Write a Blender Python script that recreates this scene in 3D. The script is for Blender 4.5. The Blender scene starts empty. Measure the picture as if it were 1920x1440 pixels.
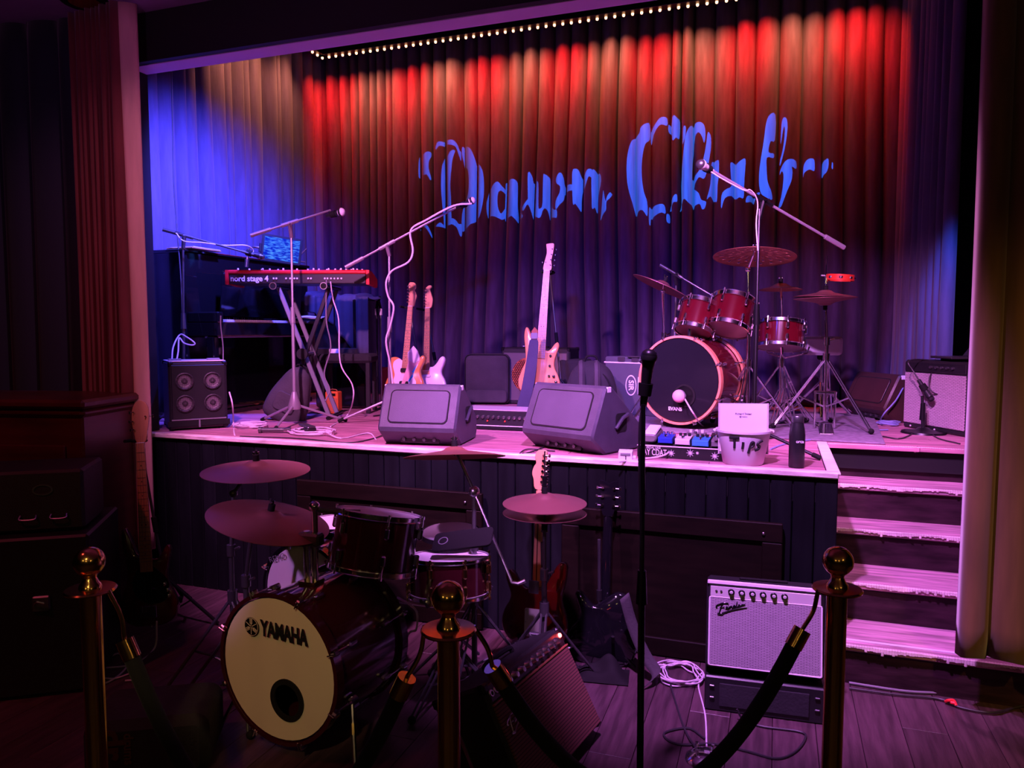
import bpy, bmesh, math, random
from mathutils import Matrix, Vector, Euler
from mathutils.geometry import delaunay_2d_cdt

# ------------------------------------------------------------ camera, world, lights, exposure
SC = bpy.context.scene
COL = SC.collection
SC.view_settings.view_transform = 'Standard'
SC.view_settings.look = 'None'
SC.view_settings.exposure = 0.0
SC.view_settings.gamma = 1.0
SC.view_settings.use_curve_mapping = False
SC.cycles.use_denoising = True
SC.cycles.sample_clamp_indirect = 3.0
SC.cycles.max_bounces = 5
SC.cycles.caustics_reflective = False
SC.cycles.caustics_refractive = False
PI = math.pi
R = math.radians

cd = bpy.data.cameras.new('camera')
cd.sensor_width = 36.0
cd.lens = 26.25
cd.clip_start = 0.05
cam = bpy.data.objects.new('camera', cd)
cam.location = (0, 0, 1.6)
cam.rotation_euler = (R(90 - 4.1), 0, R(19.5))
COL.objects.link(cam)
SC.camera = cam

w = bpy.data.worlds.new('hall_dark')
SC.world = w
w.use_nodes = True
w.node_tree.nodes['Background'].inputs[0].default_value = (0.10, 0.055, 0.13, 1)
w.node_tree.nodes['Background'].inputs[1].default_value = 0.006


def spot(name, loc, target, power, col, size, blend=0.5, radius=0.06):
    d = bpy.data.lights.new(name, 'SPOT')
    d.energy = power
    d.color = col
    d.spot_size = R(size)
    d.spot_blend = blend
    d.shadow_soft_size = radius
    o = bpy.data.objects.new(name, d)
    o.location = loc
    o.rotation_euler = (Vector(target) - Vector(loc)).to_track_quat('-Z', 'Y').to_euler()
    COL.objects.link(o)
    return o


def area(name, loc, target, power, col, sx, sy, spread=180):
    d = bpy.data.lights.new(name, 'AREA')
    d.energy = power
    d.color = col
    d.shape = 'RECTANGLE'
    d.size = sx
    d.size_y = sy
    d.spread = R(spread)
    o = bpy.data.objects.new(name, d)
    o.location = loc
    o.rotation_euler = (Vector(target) - Vector(loc)).to_track_quat('-Z', 'Y').to_euler()
    COL.objects.link(o)
    return o


# the hall's ceiling wash lights on the stage front (pink / violet), its blue curtain lights, warm house light, plus added fill spots
spot('stage_wash_pink', (-2.2, 1.9, 3.42), (-2.1, 4.5, 1.0), 860, (0.92, 0.27, 0.84), 63, 0.5)
spot('stage_wash_violet', (-0.45, 1.9, 3.42), (-0.55, 4.1, 0.85), 980, (0.72, 0.24, 1.0), 62, 0.5)
spot('added_kit_fill', (0.1, 2.3, 3.35), (0.12, 5.2, 1.4), 560, (0.92, 0.27, 0.88), 46, 0.6)  # added spot, lifts the drum kit that the two washes leave dim
spot('added_floor_kit_fill', (-2.7, 0.2, 2.7), (-2.05, 2.85, 0.42), 190, (0.72, 0.27, 1.0), 15, 0.5)  # added spot without a fixture, brightens the small white drum head
spot('added_floor_guitar_fill', (-1.6, 0.0, 2.6), (-0.98, 3.35, 0.42), 150, (0.80, 0.28, 0.95), 12, 0.6)  # added low spot from the front, brightens the guitars below the stage
spot('stairs_wash', (0.45, 3.72, 3.15), (0.95, 4.1, 0.3), 130, (0.95, 0.26, 0.85), 60, 0.6)
spot('added_curtain_edge_fill', (-1.2, 2.4, 3.42), (-3.60, 3.45, 2.1), 80, (0.95, 0.35, 0.60), 42, 0.8)  # added spot doing the stage wash's work on the red curtain's edge
spot('curtain_blue_side', (-3.1, 4.15, 3.3), (-4.6, 5.0, 1.9), 1100, (0.10, 0.085, 1.0), 100, 1.0)
spot('curtain_blue_back', (-1.2, 2.4, 2.95), (-1.6, 6.9, 1.1), 480, (0.02, 0.06, 1.0), 54, 1.0)
spot('curtain_blue_wing', (1.0, 4.9, 3.3), (1.08, 6.3, 1.2), 260, (0.04, 0.14, 1.0), 30, 0.8)
spot('house_red', (-2.9, 0.4, 3.42), (-3.2, 3.1, 0.8), 55, (1.0, 0.10, 0.16), 80, 0.8)
spot('house_warm_drums', (-0.5, -1.0, 2.9), (-1.72, 2.2, 0.42), 120, (1.0, 0.66, 0.30), 11, 0.5)
spot('house_warm_curtain', (1.6, -0.2, 3.3), (1.75, 3.4, 0.6), 260, (1.0, 0.55, 0.12), 46, 1.0)
spot('added_ceiling_fill', (-2.2, 1.0, 2.3), (-2.9, 2.9, 3.5), 34, (0.75, 0.18, 0.75), 110, 1.0)  # added unseen lamp, gives the ceiling its violet glow
for i, p in enumerate(((-1.6, -2.2, 2.5), (0.4, -2.6, 2.5), (2.4, -0.8, 2.6))):
    d = bpy.data.lights.new('hall_lamp', 'POINT')
    d.energy = 7
    d.color = (1.0, 0.66, 0.28)
    d.shadow_soft_size = 0.09
    o = bpy.data.objects.new('hall_lamp', d)
    o.location = p
    COL.objects.link(o)
for i in range(13):
    red = i % 2 == 0
    area('curtain_led_wash', (-4.28 + 0.4 * i, 6.52, 4.28), (-4.28 + 0.4 * i, 6.86, 3.86), 15 if red else 7.5,
         (1.0, 0.025, 0.012) if red else (1.0, 0.30, 0.08), 0.34, 0.03, 84)
for i in range(3):
    area('curtain_led_wash', (-4.25, 6.2 - 0.4 * i, 4.27), (-4.55, 6.2 - 0.4 * i, 3.86), 2.6,
         (1.0, 0.30, 0.12), 0.03, 0.34, 84)


# ------------------------------------------------------------ materials (all procedural)
MATS = {}


def mat(name, col, rough=0.5, metal=0.0, spec=0.5, var=0.0, vscale=8.0, stretch=(1, 1, 1), bump=0.0, bscale=60.0,
        coat=0.0, sheen=0.0, emit=None, estr=1.0, rnd=0.0, col2=None, trans=0.0, alpha=1.0):
    m = bpy.data.materials.new(name)
    m.use_nodes = True
    nt = m.node_tree
    b = nt.nodes['Principled BSDF']
    b.inputs['Base Color'].default_value = (*col, 1)
    b.inputs['Roughness'].default_value = rough
    b.inputs['Metallic'].default_value = metal
    b.inputs['Specular IOR Level'].default_value = spec
    b.inputs['Coat Weight'].default_value = coat
    b.inputs['Coat Roughness'].default_value = 0.08
    b.inputs['Sheen Weight'].default_value = sheen
    b.inputs['Transmission Weight'].default_value = trans
    b.inputs['Alpha'].default_value = alpha
    if emit:
        b.inputs['Emission Color'].default_value = (*emit, 1)
        b.inputs['Emission Strength'].default_value = estr
    if var or bump or rnd:
        tc = nt.nodes.new('ShaderNodeTexCoord')
        mp = nt.nodes.new('ShaderNodeMapping')
        mp.inputs['Scale'].default_value = stretch
        nt.links.new(tc.outputs['Object'], mp.inputs['Vector'])
        vec = mp.outputs['Vector']
        if rnd:
            oi = nt.nodes.new('ShaderNodeObjectInfo')
            ad = nt.nodes.new('ShaderNodeVectorMath')
            ad.operation = 'MULTIPLY_ADD'
            nt.links.new(oi.outputs['Random'], ad.inputs[0])
            ad.inputs[1].default_value = (17, 31, 23)
            nt.links.new(vec, ad.inputs[2])
            vec = ad.outputs[0]
        if var or rnd:
            n = nt.nodes.new('ShaderNodeTexNoise')
            n.inputs['Scale'].default_value = vscale
            n.inputs['Detail'].default_value = 5
            nt.links.new(vec, n.inputs['Vector'])
            mx = nt.nodes.new('ShaderNodeMixRGB')
            c2 = col2 or tuple(c * (1 - var) for c in col)
            mx.inputs[1].default_value = (*c2, 1)
            mx.inputs[2].default_value = (*(tuple(min(1, c * (1 + var)) for c in col) if not col2 else col), 1)
            rp = nt.nodes.new('ShaderNodeMapRange')
            rp.inputs['From Min'].default_value = 0.32
            rp.inputs['From Max'].default_value = 0.68
            nt.links.new(n.outputs['Fac'], rp.inputs['Value'])
            nt.links.new(rp.outputs[0], mx.inputs[0])
            out = mx.outputs[0]
            if rnd:
                hv = nt.nodes.new('ShaderNodeHueSaturation')
                mr = nt.nodes.new('ShaderNodeMapRange')
                mr.inputs['To Min'].default_value = 1 - rnd
                mr.inputs['To Max'].default_value = 1 + rnd
                nt.links.new(oi.outputs['Random'], mr.inputs['Value'])
                nt.links.new(mr.outputs[0], hv.inputs['Value'])
                nt.links.new(out, hv.inputs['Color'])
                out = hv.outputs[0]
            nt.links.new(out, b.inputs['Base Color'])
        if bump:
            n2 = nt.nodes.new('ShaderNodeTexNoise')
            n2.inputs['Scale'].default_value = bscale
            n2.inputs['Detail'].default_value = 4
            nt.links.new(vec, n2.inputs['Vector'])
            bp = nt.nodes.new('ShaderNodeBump')
            bp.inputs['Strength'].default_value = bump
            bp.inputs['Distance'].default_value = 0.01
            nt.links.new(n2.outputs['Fac'], bp.inputs['Height'])
            nt.links.new(bp.outputs[0], b.inputs['Normal'])
    MATS[name] = m
    return m


def cloth_weave(name, c1, c2, sx, sz, rough=0.8):
    """woven grille cloth: rows of short threads (brick pattern over the object's own X and Z)"""
    m = mat(name, c1, rough)
    nt = m.node_tree
    tc = nt.nodes.new('ShaderNodeTexCoord')
    sp = nt.nodes.new('ShaderNodeSeparateXYZ')
    cb = nt.nodes.new('ShaderNodeCombineXYZ')
    nt.links.new(tc.outputs['Object'], sp.inputs[0])
    nt.links.new(sp.outputs['X'], cb.inputs['X'])
    nt.links.new(sp.outputs['Z'], cb.inputs['Y'])
    br = nt.nodes.new('ShaderNodeTexBrick')
    br.inputs['Color1'].default_value = (*c1, 1)
    br.inputs['Color2'].default_value = (*[c * 0.85 for c in c1], 1)
    br.inputs['Mortar'].default_value = (*c2, 1)
    br.inputs['Scale'].default_value = 1
    br.inputs['Brick Width'].default_value = sx
    br.inputs['Row Height'].default_value = sz
    br.inputs['Mortar Size'].default_value = sz * 0.2
    br.inputs['Mortar Smooth'].default_value = 0.4
    nt.links.new(cb.outputs[0], br.inputs['Vector'])
    nt.links.new(br.outputs['Color'], nt.nodes['Principled BSDF'].inputs['Base Color'])
    return m


def perforated(name, c1, c2, s):
    m = mat(name, c1, 0.5, 0.3)
    nt = m.node_tree
    tc = nt.nodes.new('ShaderNodeTexCoord')
    vo = nt.nodes.new('ShaderNodeTexVoronoi')
    vo.inputs['Scale'].default_value = s
    vo.inputs['Randomness'].default_value = 0.0
    nt.links.new(tc.outputs['Object'], vo.inputs['Vector'])
    cr = nt.nodes.new('ShaderNodeValToRGB')
    cr.color_ramp.elements[0].position = 0.33
    cr.color_ramp.elements[0].color = (*c2, 1)
    cr.color_ramp.elements[1].position = 0.40
    cr.color_ramp.elements[1].color = (*c1, 1)
    nt.links.new(vo.outputs['Distance'], cr.inputs[0])
    nt.links.new(cr.outputs[0], nt.nodes['Principled BSDF'].inputs['Base Color'])
    return m


# ------------------------------------------------------------ mesh helpers
def TM(loc=(0, 0, 0), rx=0, ry=0, rz=0, s=1.0):
    return Matrix.Translation(loc) @ Euler((R(rx), R(ry), R(rz))).to_matrix().to_4x4() @ Matrix.Scale(s, 4)


def frame_to(p0, p1):
    """matrix whose +Z runs from p0 to p1"""
    p0, p1 = Vector(p0), Vector(p1)
    q = (p1 - p0).to_track_quat('Z', 'Y')
    return Matrix.Translation(p0) @ q.to_matrix().to_4x4()


def sm(pts, k=6, closed=False):
    """Catmull-Rom through the points"""
    P = [Vector(p) for p in pts]
    n = len(P)
    out = []
    rng = range(n) if closed else range(n - 1)
    for i in rng:
        p1, p2 = P[i], P[(i + 1) % n]
        p0 = P[i - 1] if (closed or i > 0) else p1 * 2 - p2
        p3 = P[(i + 2) % n] if (closed or i + 2 < n) else p2 * 2 - p1
        for j in range(k):
            t = j / k
            out.append(0.5 * ((2 * p1) + (p2 - p0) * t + (2 * p0 - 5 * p1 + 4 * p2 - p3) * t * t + (3 * p1 - p0 - 3 * p2 + p3) * t ** 3))
    if not closed:
        out.append(P[-1])
    return out


def offset_poly(poly, d):
    n = len(poly)
    a = sum(poly[i][0] * poly[(i + 1) % n][1] - poly[(i + 1) % n][0] * poly[i][1] for i in range(n))
    s = 1 if a > 0 else -1
    out = []
    for i in range(n):
        p0, p1, p2 = Vector(poly[i - 1][:2]), Vector(poly[i][:2]), Vector(poly[(i + 1) % n][:2])
        e1, e2 = (p1 - p0), (p2 - p1)
        n1 = Vector((e1.y, -e1.x)) * s
        n2 = Vector((e2.y, -e2.x)) * s
        if n1.length > 0:
            n1.normalize()
        if n2.length > 0:
            n2.normalize()
        nn = n1 + n2
        if nn.length < 1e-6:
            nn = n1
        nn.normalize()
        out.append((p1.x + nn.x * d, p1.y + nn.y * d))
    return out


class MB:
    def __init__(self):
        self.v = []
        self.f = []

    def add(self, vs, fs, m=None):
        o = len(self.v)
        self.v += [(m @ Vector(p)) if m else Vector(p) for p in vs]
        self.f += [[i + o for i in f] for f in fs]
        return self

    def box(self, c, s, b=0.0, m=None):
        h = [x / 2 for x in s]
        c = Vector(c)
        b = min(b, min(h) * 0.9)
        vs, fs = [], []
        if b <= 0:
            for x in (-1, 1):
                for y in (-1, 1):
                    for z in (-1, 1):
                        vs.append(c + Vector((x * h[0], y * h[1], z * h[2])))
            fs = [[0, 1, 3, 2], [4, 6, 7, 5], [0, 4, 5, 1], [2, 3, 7, 6], [0, 2, 6, 4], [1, 5, 7, 3]]
            return self.add(vs, fs, m)
        idx = {}
        for x in (-1, 1):
            for y in (-1, 1):
                for z in (-1, 1):
                    for a in range(3):
                        p = [sg * (hh if k == a else hh - b) for k, (sg, hh) in enumerate(zip((x, y, z), h))]
                        idx[(x, y, z, a)] = len(vs)
                        vs.append(c + Vector(p))
        for a in range(3):
            u, v = (a + 1) % 3, (a + 2) % 3
            for sg in (-1, 1):
                q = []
                for su, sv in ((-1, -1), (1, -1), (1, 1), (-1, 1)):
                    k = [0, 0, 0]
                    k[a], k[u], k[v] = sg, su, sv
                    q.append(idx[(*k, a)])
                fs.append(q)
            for su in (-1, 1):
                for sv in (-1, 1):
                    q = []
                    for sa, ax in ((-1, u), (1, u), (1, v), (-1, v)):
                        k = [0, 0, 0]
                        k[a], k[u], k[v] = sa, su, sv
                        q.append(idx[(*k, ax)])
                    fs.append(q)
        for x in (-1, 1):
            for y in (-1, 1):
                for z in (-1, 1):
                    fs.append([idx[(x, y, z, 0)], idx[(x, y, z, 1)], idx[(x, y, z, 2)]])
        return self.add(vs, fs, m)

    def lathe(self, prof, n=24, m=None, a0=0.0, a1=2 * PI):
        vs, fs = [], []
        full = abs(a1 - a0 - 2 * PI) < 1e-6
        k = n if full else n + 1
        for r, z in prof:
            for i in range(k):
                a = a0 + (a1 - a0) * i / n
                vs.append((r * math.cos(a), r * math.sin(a), z))
        for j in range(len(prof) - 1):
            for i in range(n):
                i2 = (i + 1) % k
                fs.append([j * k + i, j * k + i2, (j + 1) * k + i2, (j + 1) * k + i])
        if full:
            if prof[0][0] > 1e-6:
                fs.append(list(range(k))[::-1])
            if prof[-1][0] > 1e-6:
                fs.append([(len(prof) - 1) * k + i for i in range(k)])
        return self.add(vs, fs, m)

    def ring(self, prof, n=24, m=None):
        """closed profile swept round Z (no caps)"""
        vs, fs = [], []
        p = len(prof)
        for r, z in prof:
            for i in range(n):
                a = 2 * PI * i / n
                vs.append((r * math.cos(a), r * math.sin(a), z))
        for j in range(p):
            for i in range(n):
                i2 = (i + 1) % n
                fs.append([j * n + i, j * n + i2, ((j + 1) % p) * n + i2, ((j + 1) % p) * n + i])
        return self.add(vs, fs, m)

    def cyl(self, p0, p1, r0, r1=None, n=12, m=None):
        r1 = r0 if r1 is None else r1
        L = (Vector(p1) - Vector(p0)).length
        fm = frame_to(p0, p1)
        return self.lathe([(r0, 0), (r1, L)], n, (m @ fm) if m else fm)

    def ball(self, c, r, n=16, k=8, m=None, sz=1.0):
        pr = [(max(1e-7, r * math.sin(PI * i / k)), -r * sz * math.cos(PI * i / k)) for i in range(k + 1)]
        t = Matrix.Translation(c)
        return self.lathe(pr, n, (m @ t) if m else t)

    def tube(self, pts, r, n=8, m=None, closed=False):
        P = [Vector(p) for p in pts]
        k = len(P)
        rr = r if isinstance(r, (list, tuple)) else [r] * k
        tg = []
        for i in range(k):
            if closed:
                t = P[(i + 1) % k] - P[i - 1]
            else:
                t = P[min(i + 1, k - 1)] - P[max(i - 1, 0)]
            if t.length < 1e-9:
                t = Vector((0, 0, 1))
            tg.append(t.normalized())
        u = tg[0].orthogonal().normalized()
        vs, fs = [], []
        for i in range(k):
            u = u - tg[i] * u.dot(tg[i])
            if u.length < 1e-6:
                u = tg[i].orthogonal()
            u.normalize()
            v = tg[i].cross(u)
            for j in range(n):
                a = 2 * PI * j / n
                vs.append(P[i] + (u * math.cos(a) + v * math.sin(a)) * rr[i])
        last = k if closed else k - 1
        for i in range(last):
            i2 = (i + 1) % k
            for j in range(n):
                j2 = (j + 1) % n
                fs.append([i * n + j, i * n + j2, i2 * n + j2, i2 * n + j])
        if not closed:
            fs.append(list(range(n))[::-1])
            fs.append([(k - 1) * n + j for j in range(n)])
        return self.add(vs, fs, m)

    def prism(self, poly, y0, y1, b=0.0, m=None):
        """polygon in X,Z pushed along Y from y0 to y1, edges chamfered by b"""
        n = len(poly)
        pl = [(p[0], p[1]) for p in poly]
        if b > 0:
            ins = offset_poly(pl, -b)
            s = 1 if y1 > y0 else -1
            rings = [(ins, y0), (pl, y0 + s * b), (pl, y1 - s * b), (ins, y1)]
        else:
            rings = [(pl, y0), (pl, y1)]
        vs, fs = [], []
        for rg, y in rings:
            vs += [(p[0], y, p[1]) for p in rg]
        for j in range(len(rings) - 1):
            for i in range(n):
                i2 = (i + 1) % n
                fs.append([j * n + i, j * n + i2, (j + 1) * n + i2, (j + 1) * n + i])
        fs.append(list(range(n))[::-1])
        fs.append([(len(rings) - 1) * n + i for i in range(n)])
        return self.add(vs, fs, m)

    def grid(self, fn, nu, nv, m=None, thick=0.0):
        vs, fs = [], []
        for j in range(nv + 1):
            for i in range(nu + 1):
                vs.append(fn(i / nu, j / nv))
        for j in range(nv):
            for i in range(nu):
                a = j * (nu + 1) + i
                fs.append([a, a + 1, a + nu + 2, a + nu + 1])
        return self.add(vs, fs, m)

    def build(self, name, m, parent=None, world=False, angle=35, fix=True, smooth=True):
        me = bpy.data.meshes.new(name)
        vs = self.v
        if world and parent is not None:
            inv = WM[root_of(parent)].inverted()
            vs = [inv @ p for p in vs]
        me.from_pydata([tuple(p) for p in vs], [], self.f)
        if fix:
            bm = bmesh.new()
            bm.from_mesh(me)
            bmesh.ops.recalc_face_normals(bm, faces=bm.faces)
            bm.to_mesh(me)
            bm.free()
        if smooth:
            me.shade_smooth()
            me.set_sharp_from_angle(angle=R(angle))
        me.materials.append(MATS[m])
        o = bpy.data.objects.new(name, me)
        COL.objects.link(o)
        if parent is not None:
            o.parent = parent
        return o


WM = {}


def root_of(o):
    while o.parent is not None:
        o = o.parent
    return o


def thing(name, label, cat, loc=(0, 0, 0), rx=0, ry=0, rz=0, group=None):
    o = bpy.data.objects.new(name, None)
    o.empty_display_size = 0.1
    o.location = loc
    o.rotation_euler = (R(rx), R(ry), R(rz))
    COL.objects.link(o)
    WM[o] = TM(loc, rx, ry, rz)
    return tag(o, label, cat, group)


def tag(o, label, cat, group=None, kind=None):
    o['label'] = label
    o['category'] = cat
    if group:
        o['group'] = group
    if kind:
        o['kind'] = kind
    return o


def struct(name, label=None, loc=(0, 0, 0)):
    o = bpy.data.objects.new(name, None)
    o.location = loc
    o['kind'] = 'structure'
    if label:
        o['label'] = label
    COL.objects.link(o)
    WM[o] = TM(loc)
    return o


def link_copy(src, parent, loc=None, rot=None, m=None, name=None):
    """another piece that shares the mesh of src"""
    o = bpy.data.objects.new(name or src.name.split('.')[0], src.data)
    COL.objects.link(o)
    if parent is not None:
        o.parent = parent
    if m is not None:
        o.matrix_local = m
    else:
        if loc is not None:
            o.location = loc
        if rot is not None:
            o.rotation_euler = rot
    return o


def repeat(mb, name, m, parent, mats):
    """one shared mesh, one object per matrix"""
    out = []
    first = None
    for mm in mats:
        if first is None:
            first = mb.build(name, m, parent)
            first.matrix_local = mm
            out.append(first)
        else:
            out.append(link_copy(first, parent, m=mm))
    return out


def text(name, s, size, m, parent, mm, ext=0.0015, bold=0.0, xs=1.0, shear=0.0, world=False):
    cu = bpy.data.curves.new(name, 'FONT')
    cu.body = s
    cu.size = size
    cu.extrude = ext
    cu.offset = bold
    cu.shear = shear
    cu.align_x = 'CENTER'
    cu.align_y = 'CENTER'
    cu.resolution_u = 4
    tmp = bpy.data.objects.new(name, cu)
    me = bpy.data.meshes.new_from_object(tmp)
    bpy.data.objects.remove(tmp)
    bpy.data.curves.remove(cu)
    # font lies in X,Y: stand it up to X,Z facing -Y
    me.transform(Matrix.Rotation(PI / 2, 4, 'X') @ Matrix.Scale(xs, 4, (1, 0, 0)))
    t = mm
    if world:
        t = WM[root_of(parent)].inverted() @ mm
    me.transform(t)
    me.materials.clear()
    me.materials.append(MATS[m])
    o = bpy.data.objects.new(name, me)
    COL.objects.link(o)
    if parent is not None:
        o.parent = parent
    return o


def rect(w, h, r=0.0, k=4, cx=0.0, cz=0.0):
    """rounded rectangle outline in X,Z"""
    if r <= 0:
        return [(cx - w / 2, cz - h / 2), (cx + w / 2, cz - h / 2), (cx + w / 2, cz + h / 2), (cx - w / 2, cz + h / 2)]
    out = []
    for sx, sz, a0 in ((1, -1, -90), (1, 1, 0), (-1, 1, 90), (-1, -1, 180)):
        for i in range(k + 1):
            a = R(a0 + 90 * i / k)
            out.append((cx + sx * (w / 2 - r) + r * math.cos(a), cz + sz * (h / 2 - r) + r * math.sin(a)))
    return out


random.seed(7)

# ------------------------------------------------------------ the palette
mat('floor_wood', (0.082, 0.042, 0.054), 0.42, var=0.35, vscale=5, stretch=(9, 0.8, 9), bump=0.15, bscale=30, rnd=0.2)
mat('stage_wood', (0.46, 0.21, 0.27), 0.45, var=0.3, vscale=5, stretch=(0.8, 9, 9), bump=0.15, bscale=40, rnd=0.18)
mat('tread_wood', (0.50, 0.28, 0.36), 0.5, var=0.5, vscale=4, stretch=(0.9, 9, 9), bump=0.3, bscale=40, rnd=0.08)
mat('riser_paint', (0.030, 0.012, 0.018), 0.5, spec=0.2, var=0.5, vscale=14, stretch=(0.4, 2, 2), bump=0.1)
mat('worn_edge', (0.80, 0.66, 0.62), 0.6, var=0.3, vscale=20, stretch=(0.5, 3, 3))
mat('edge_tape', (0.85, 0.80, 0.72), 0.6, var=0.12, vscale=12)
mat('stage_board', (0.006, 0.007, 0.009), 0.5, spec=0.12, var=0.3, vscale=5, stretch=(3, 3, 0.5), rnd=0.25)
mat('panel_brown', (0.007, 0.004, 0.0025), 0.6, spec=0.12, var=0.3, vscale=6, stretch=(1, 1, 5))
mat('black_wall', (0.012, 0.011, 0.018), 0.85)
mat('navy_wall', (0.010, 0.010, 0.022), 0.9)
mat('ceiling_paint', (0.30, 0.18, 0.34), 0.8, var=0.1, vscale=2)
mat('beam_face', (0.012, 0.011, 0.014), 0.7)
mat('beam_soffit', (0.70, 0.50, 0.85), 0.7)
mat('wainscot', (0.075, 0.012, 0.012), 0.35, var=0.3, vscale=3, stretch=(1, 1, 6))
mat('velvet_back', (0.060, 0.040, 0.10), 0.9, var=0.2, vscale=6, stretch=(4, 4, 0.6), spec=0.1, sheen=0.05, bump=0.1, bscale=25)
mat('velvet_side', (0.12, 0.10, 0.20), 0.85, var=0.15, vscale=6, stretch=(4, 4, 0.6), sheen=0.2, bump=0.15, bscale=18)
mat('velvet_red', (0.15, 0.025, 0.028), 0.85, var=0.2, vscale=5, stretch=(4, 4, 0.5), sheen=0.3)
mat('velvet_lining', (0.75, 0.45, 0.42), 0.85, var=0.1, vscale=5, stretch=(4, 4, 0.5))
mat('velvet_olive', (0.17, 0.085, 0.035), 0.85, var=0.2, vscale=5, stretch=(4, 4, 0.5), sheen=0.3)
mat('drape_dark', (0.012, 0.014, 0.035), 0.9, sheen=0.1)
mat('led_glow', (1, 0.7, 0.5), 0.5, emit=(1.0, 0.45, 0.22), estr=5)
mat('black_metal', (0.015, 0.015, 0.017), 0.35, 0.6)
mat('black_satin', (0.014, 0.014, 0.016), 0.4)
mat('black_tolex', (0.013, 0.013, 0.015), 0.55, bump=0.3, bscale=220)
mat('black_cloth', (0.020, 0.019, 0.023), 0.9, var=0.2, vscale=10, bump=0.2, bscale=90)
mat('black_gloss', (0.006, 0.006, 0.008), 0.08, coat=0.6)
mat('black_rubber', (0.010, 0.010, 0.010), 0.8, spec=0.2)
mat('void_black', (0.003, 0.003, 0.003), 0.9)
mat('wedge_paint', (0.062, 0.058, 0.088), 0.5, var=0.15, vscale=14, bump=0.25, bscale=260)
mat('wedge_grille', (0.078, 0.072, 0.108), 0.55, var=0.12, vscale=4, bump=0.3, bscale=400)
mat('grey_plastic', (0.20, 0.20, 0.22), 0.5)
mat('case_grey', (0.075, 0.08, 0.10), 0.5, var=0.08, vscale=8)
mat('chrome', (0.85, 0.85, 0.87), 0.15, 1.0)
mat('steel', (0.55, 0.55, 0.57), 0.28, 1.0)
mat('dark_steel', (0.16, 0.16, 0.17), 0.35, 0.8)
mat('grey_pole', (0.42, 0.38, 0.44), 0.35, 0.5)
mat('brass', (0.80, 0.50, 0.16), 0.17, 1.0)
mat('gold_hw', (0.75, 0.55, 0.22), 0.2, 1.0)
mat('cymbal', (0.55, 0.22, 0.15), 0.38, 0.6, var=0.12, vscale=3, bump=0.05, bscale=40)
mat('cymbal_dull', (0.30, 0.12, 0.11), 0.42, 0.5, var=0.12, vscale=3)
mat('red_lacquer', (0.10, 0.004, 0.010), 0.16, coat=1.0, var=0.3, vscale=2)
mat('cherry_dark', (0.045, 0.006, 0.010), 0.14, coat=1.0)
mat('natural_hoop', (0.75, 0.30, 0.16), 0.4, var=0.1)
mat('drum_head', (0.80, 0.76, 0.78), 0.5)
mat('head_cream', (0.78, 0.70, 0.52), 0.42)
mat('head_black', (0.010, 0.010, 0.014), 0.22, coat=0.3)
mat('head_clear', (0.55, 0.40, 0.42), 0.35)
mat('white_print', (0.85, 0.83, 0.85), 0.5)
mat('black_print', (0.006, 0.006, 0.007), 0.6)
mat('paper', (0.82, 0.78, 0.84), 0.7)
mat('bucket_white', (0.80, 0.77, 0.80), 0.4, trans=0.0)
mat('white_plastic', (0.80, 0.78, 0.80), 0.4)
mat('seat_white', (0.72, 0.66, 0.70), 0.6)
mat('key_red', (0.62, 0.012, 0.018), 0.35)
mat('maple', (0.74, 0.38, 0.20), 0.35, var=0.1, vscale=4, stretch=(6, 6, 0.6), coat=0.4)
mat('maple_dark', (0.50, 0.26, 0.13), 0.35, var=0.15, vscale=4, stretch=(6, 6, 0.6), coat=0.3)
mat('natural_body', (0.72, 0.34, 0.14), 0.3, var=0.2, vscale=4, stretch=(6, 6, 0.7), coat=0.6)
mat('amber_body', (0.80, 0.33, 0.10), 0.25, coat=0.8, var=0.12, vscale=3)
mat('white_body', (0.86, 0.80, 0.82), 0.25, coat=0.6)
mat('pearl', (0.82, 0.80, 0.82), 0.3)
mat('pick_dark', (0.010, 0.010, 0.012), 0.25, coat=0.5)
mat('burst_red', (0.30, 0.016, 0.010), 0.2, coat=1.0, col2=(0.05, 0.004, 0.004), var=0.1, vscale=3)
mat('bass_burst', (0.16, 0.015, 0.014), 0.2, coat=1.0, col2=(0.02, 0.004, 0.004), var=0.1, vscale=4)
mat('rosewood', (0.09, 0.035, 0.028), 0.45)
mat('skunk', (0.10, 0.035, 0.02), 0.5)
mat('silver_panel', (0.75, 0.70, 0.72), 0.35, 0.4)
mat('amp_panel_dark', (0.03, 0.02, 0.02), 0.35, 0.2)
mat('trim_silver', (0.80, 0.74, 0.80), 0.4)
mat('orange_tolex', (0.80, 0.16, 0.03), 0.5, bump=0.2, bscale=200)
mat('cone_orange', (0.55, 0.14, 0.05), 0.6)
mat('jewel_red', (1, 0.1, 0.1), 0.3, emit=(1.0, 0.10, 0.10), estr=14)
mat('cable_light', (0.75, 0.66, 0.76), 0.5)
mat('cable_dark', (0.03, 0.025, 0.03), 0.5)
mat('cable_grey', (0.22, 0.19, 0.24), 0.5)
mat('cable_blue', (0.25, 0.28, 0.55), 0.5)
mat('rope_velvet', (0.006, 0.006, 0.008), 0.95, sheen=0.05)
mat('rug', (0.22, 0.18, 0.24), 0.95, var=0.25, vscale=30, bump=0.3, bscale=200)
mat('tamb_red', (0.85, 0.06, 0.03), 0.4)
mat('pedal_blue', (0.02, 0.05, 0.45), 0.35, coat=0.3)
mat('pedal_sky', (0.05, 0.30, 0.75), 0.35, coat=0.3)
mat('pedal_white', (0.80, 0.72, 0.74), 0.4)
mat('pedal_grey', (0.22, 0.20, 0.22), 0.4, 0.3)
mat('strap_navy', (0.045, 0.045, 0.085), 0.8, var=0.1, bump=0.2, bscale=150)
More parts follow.
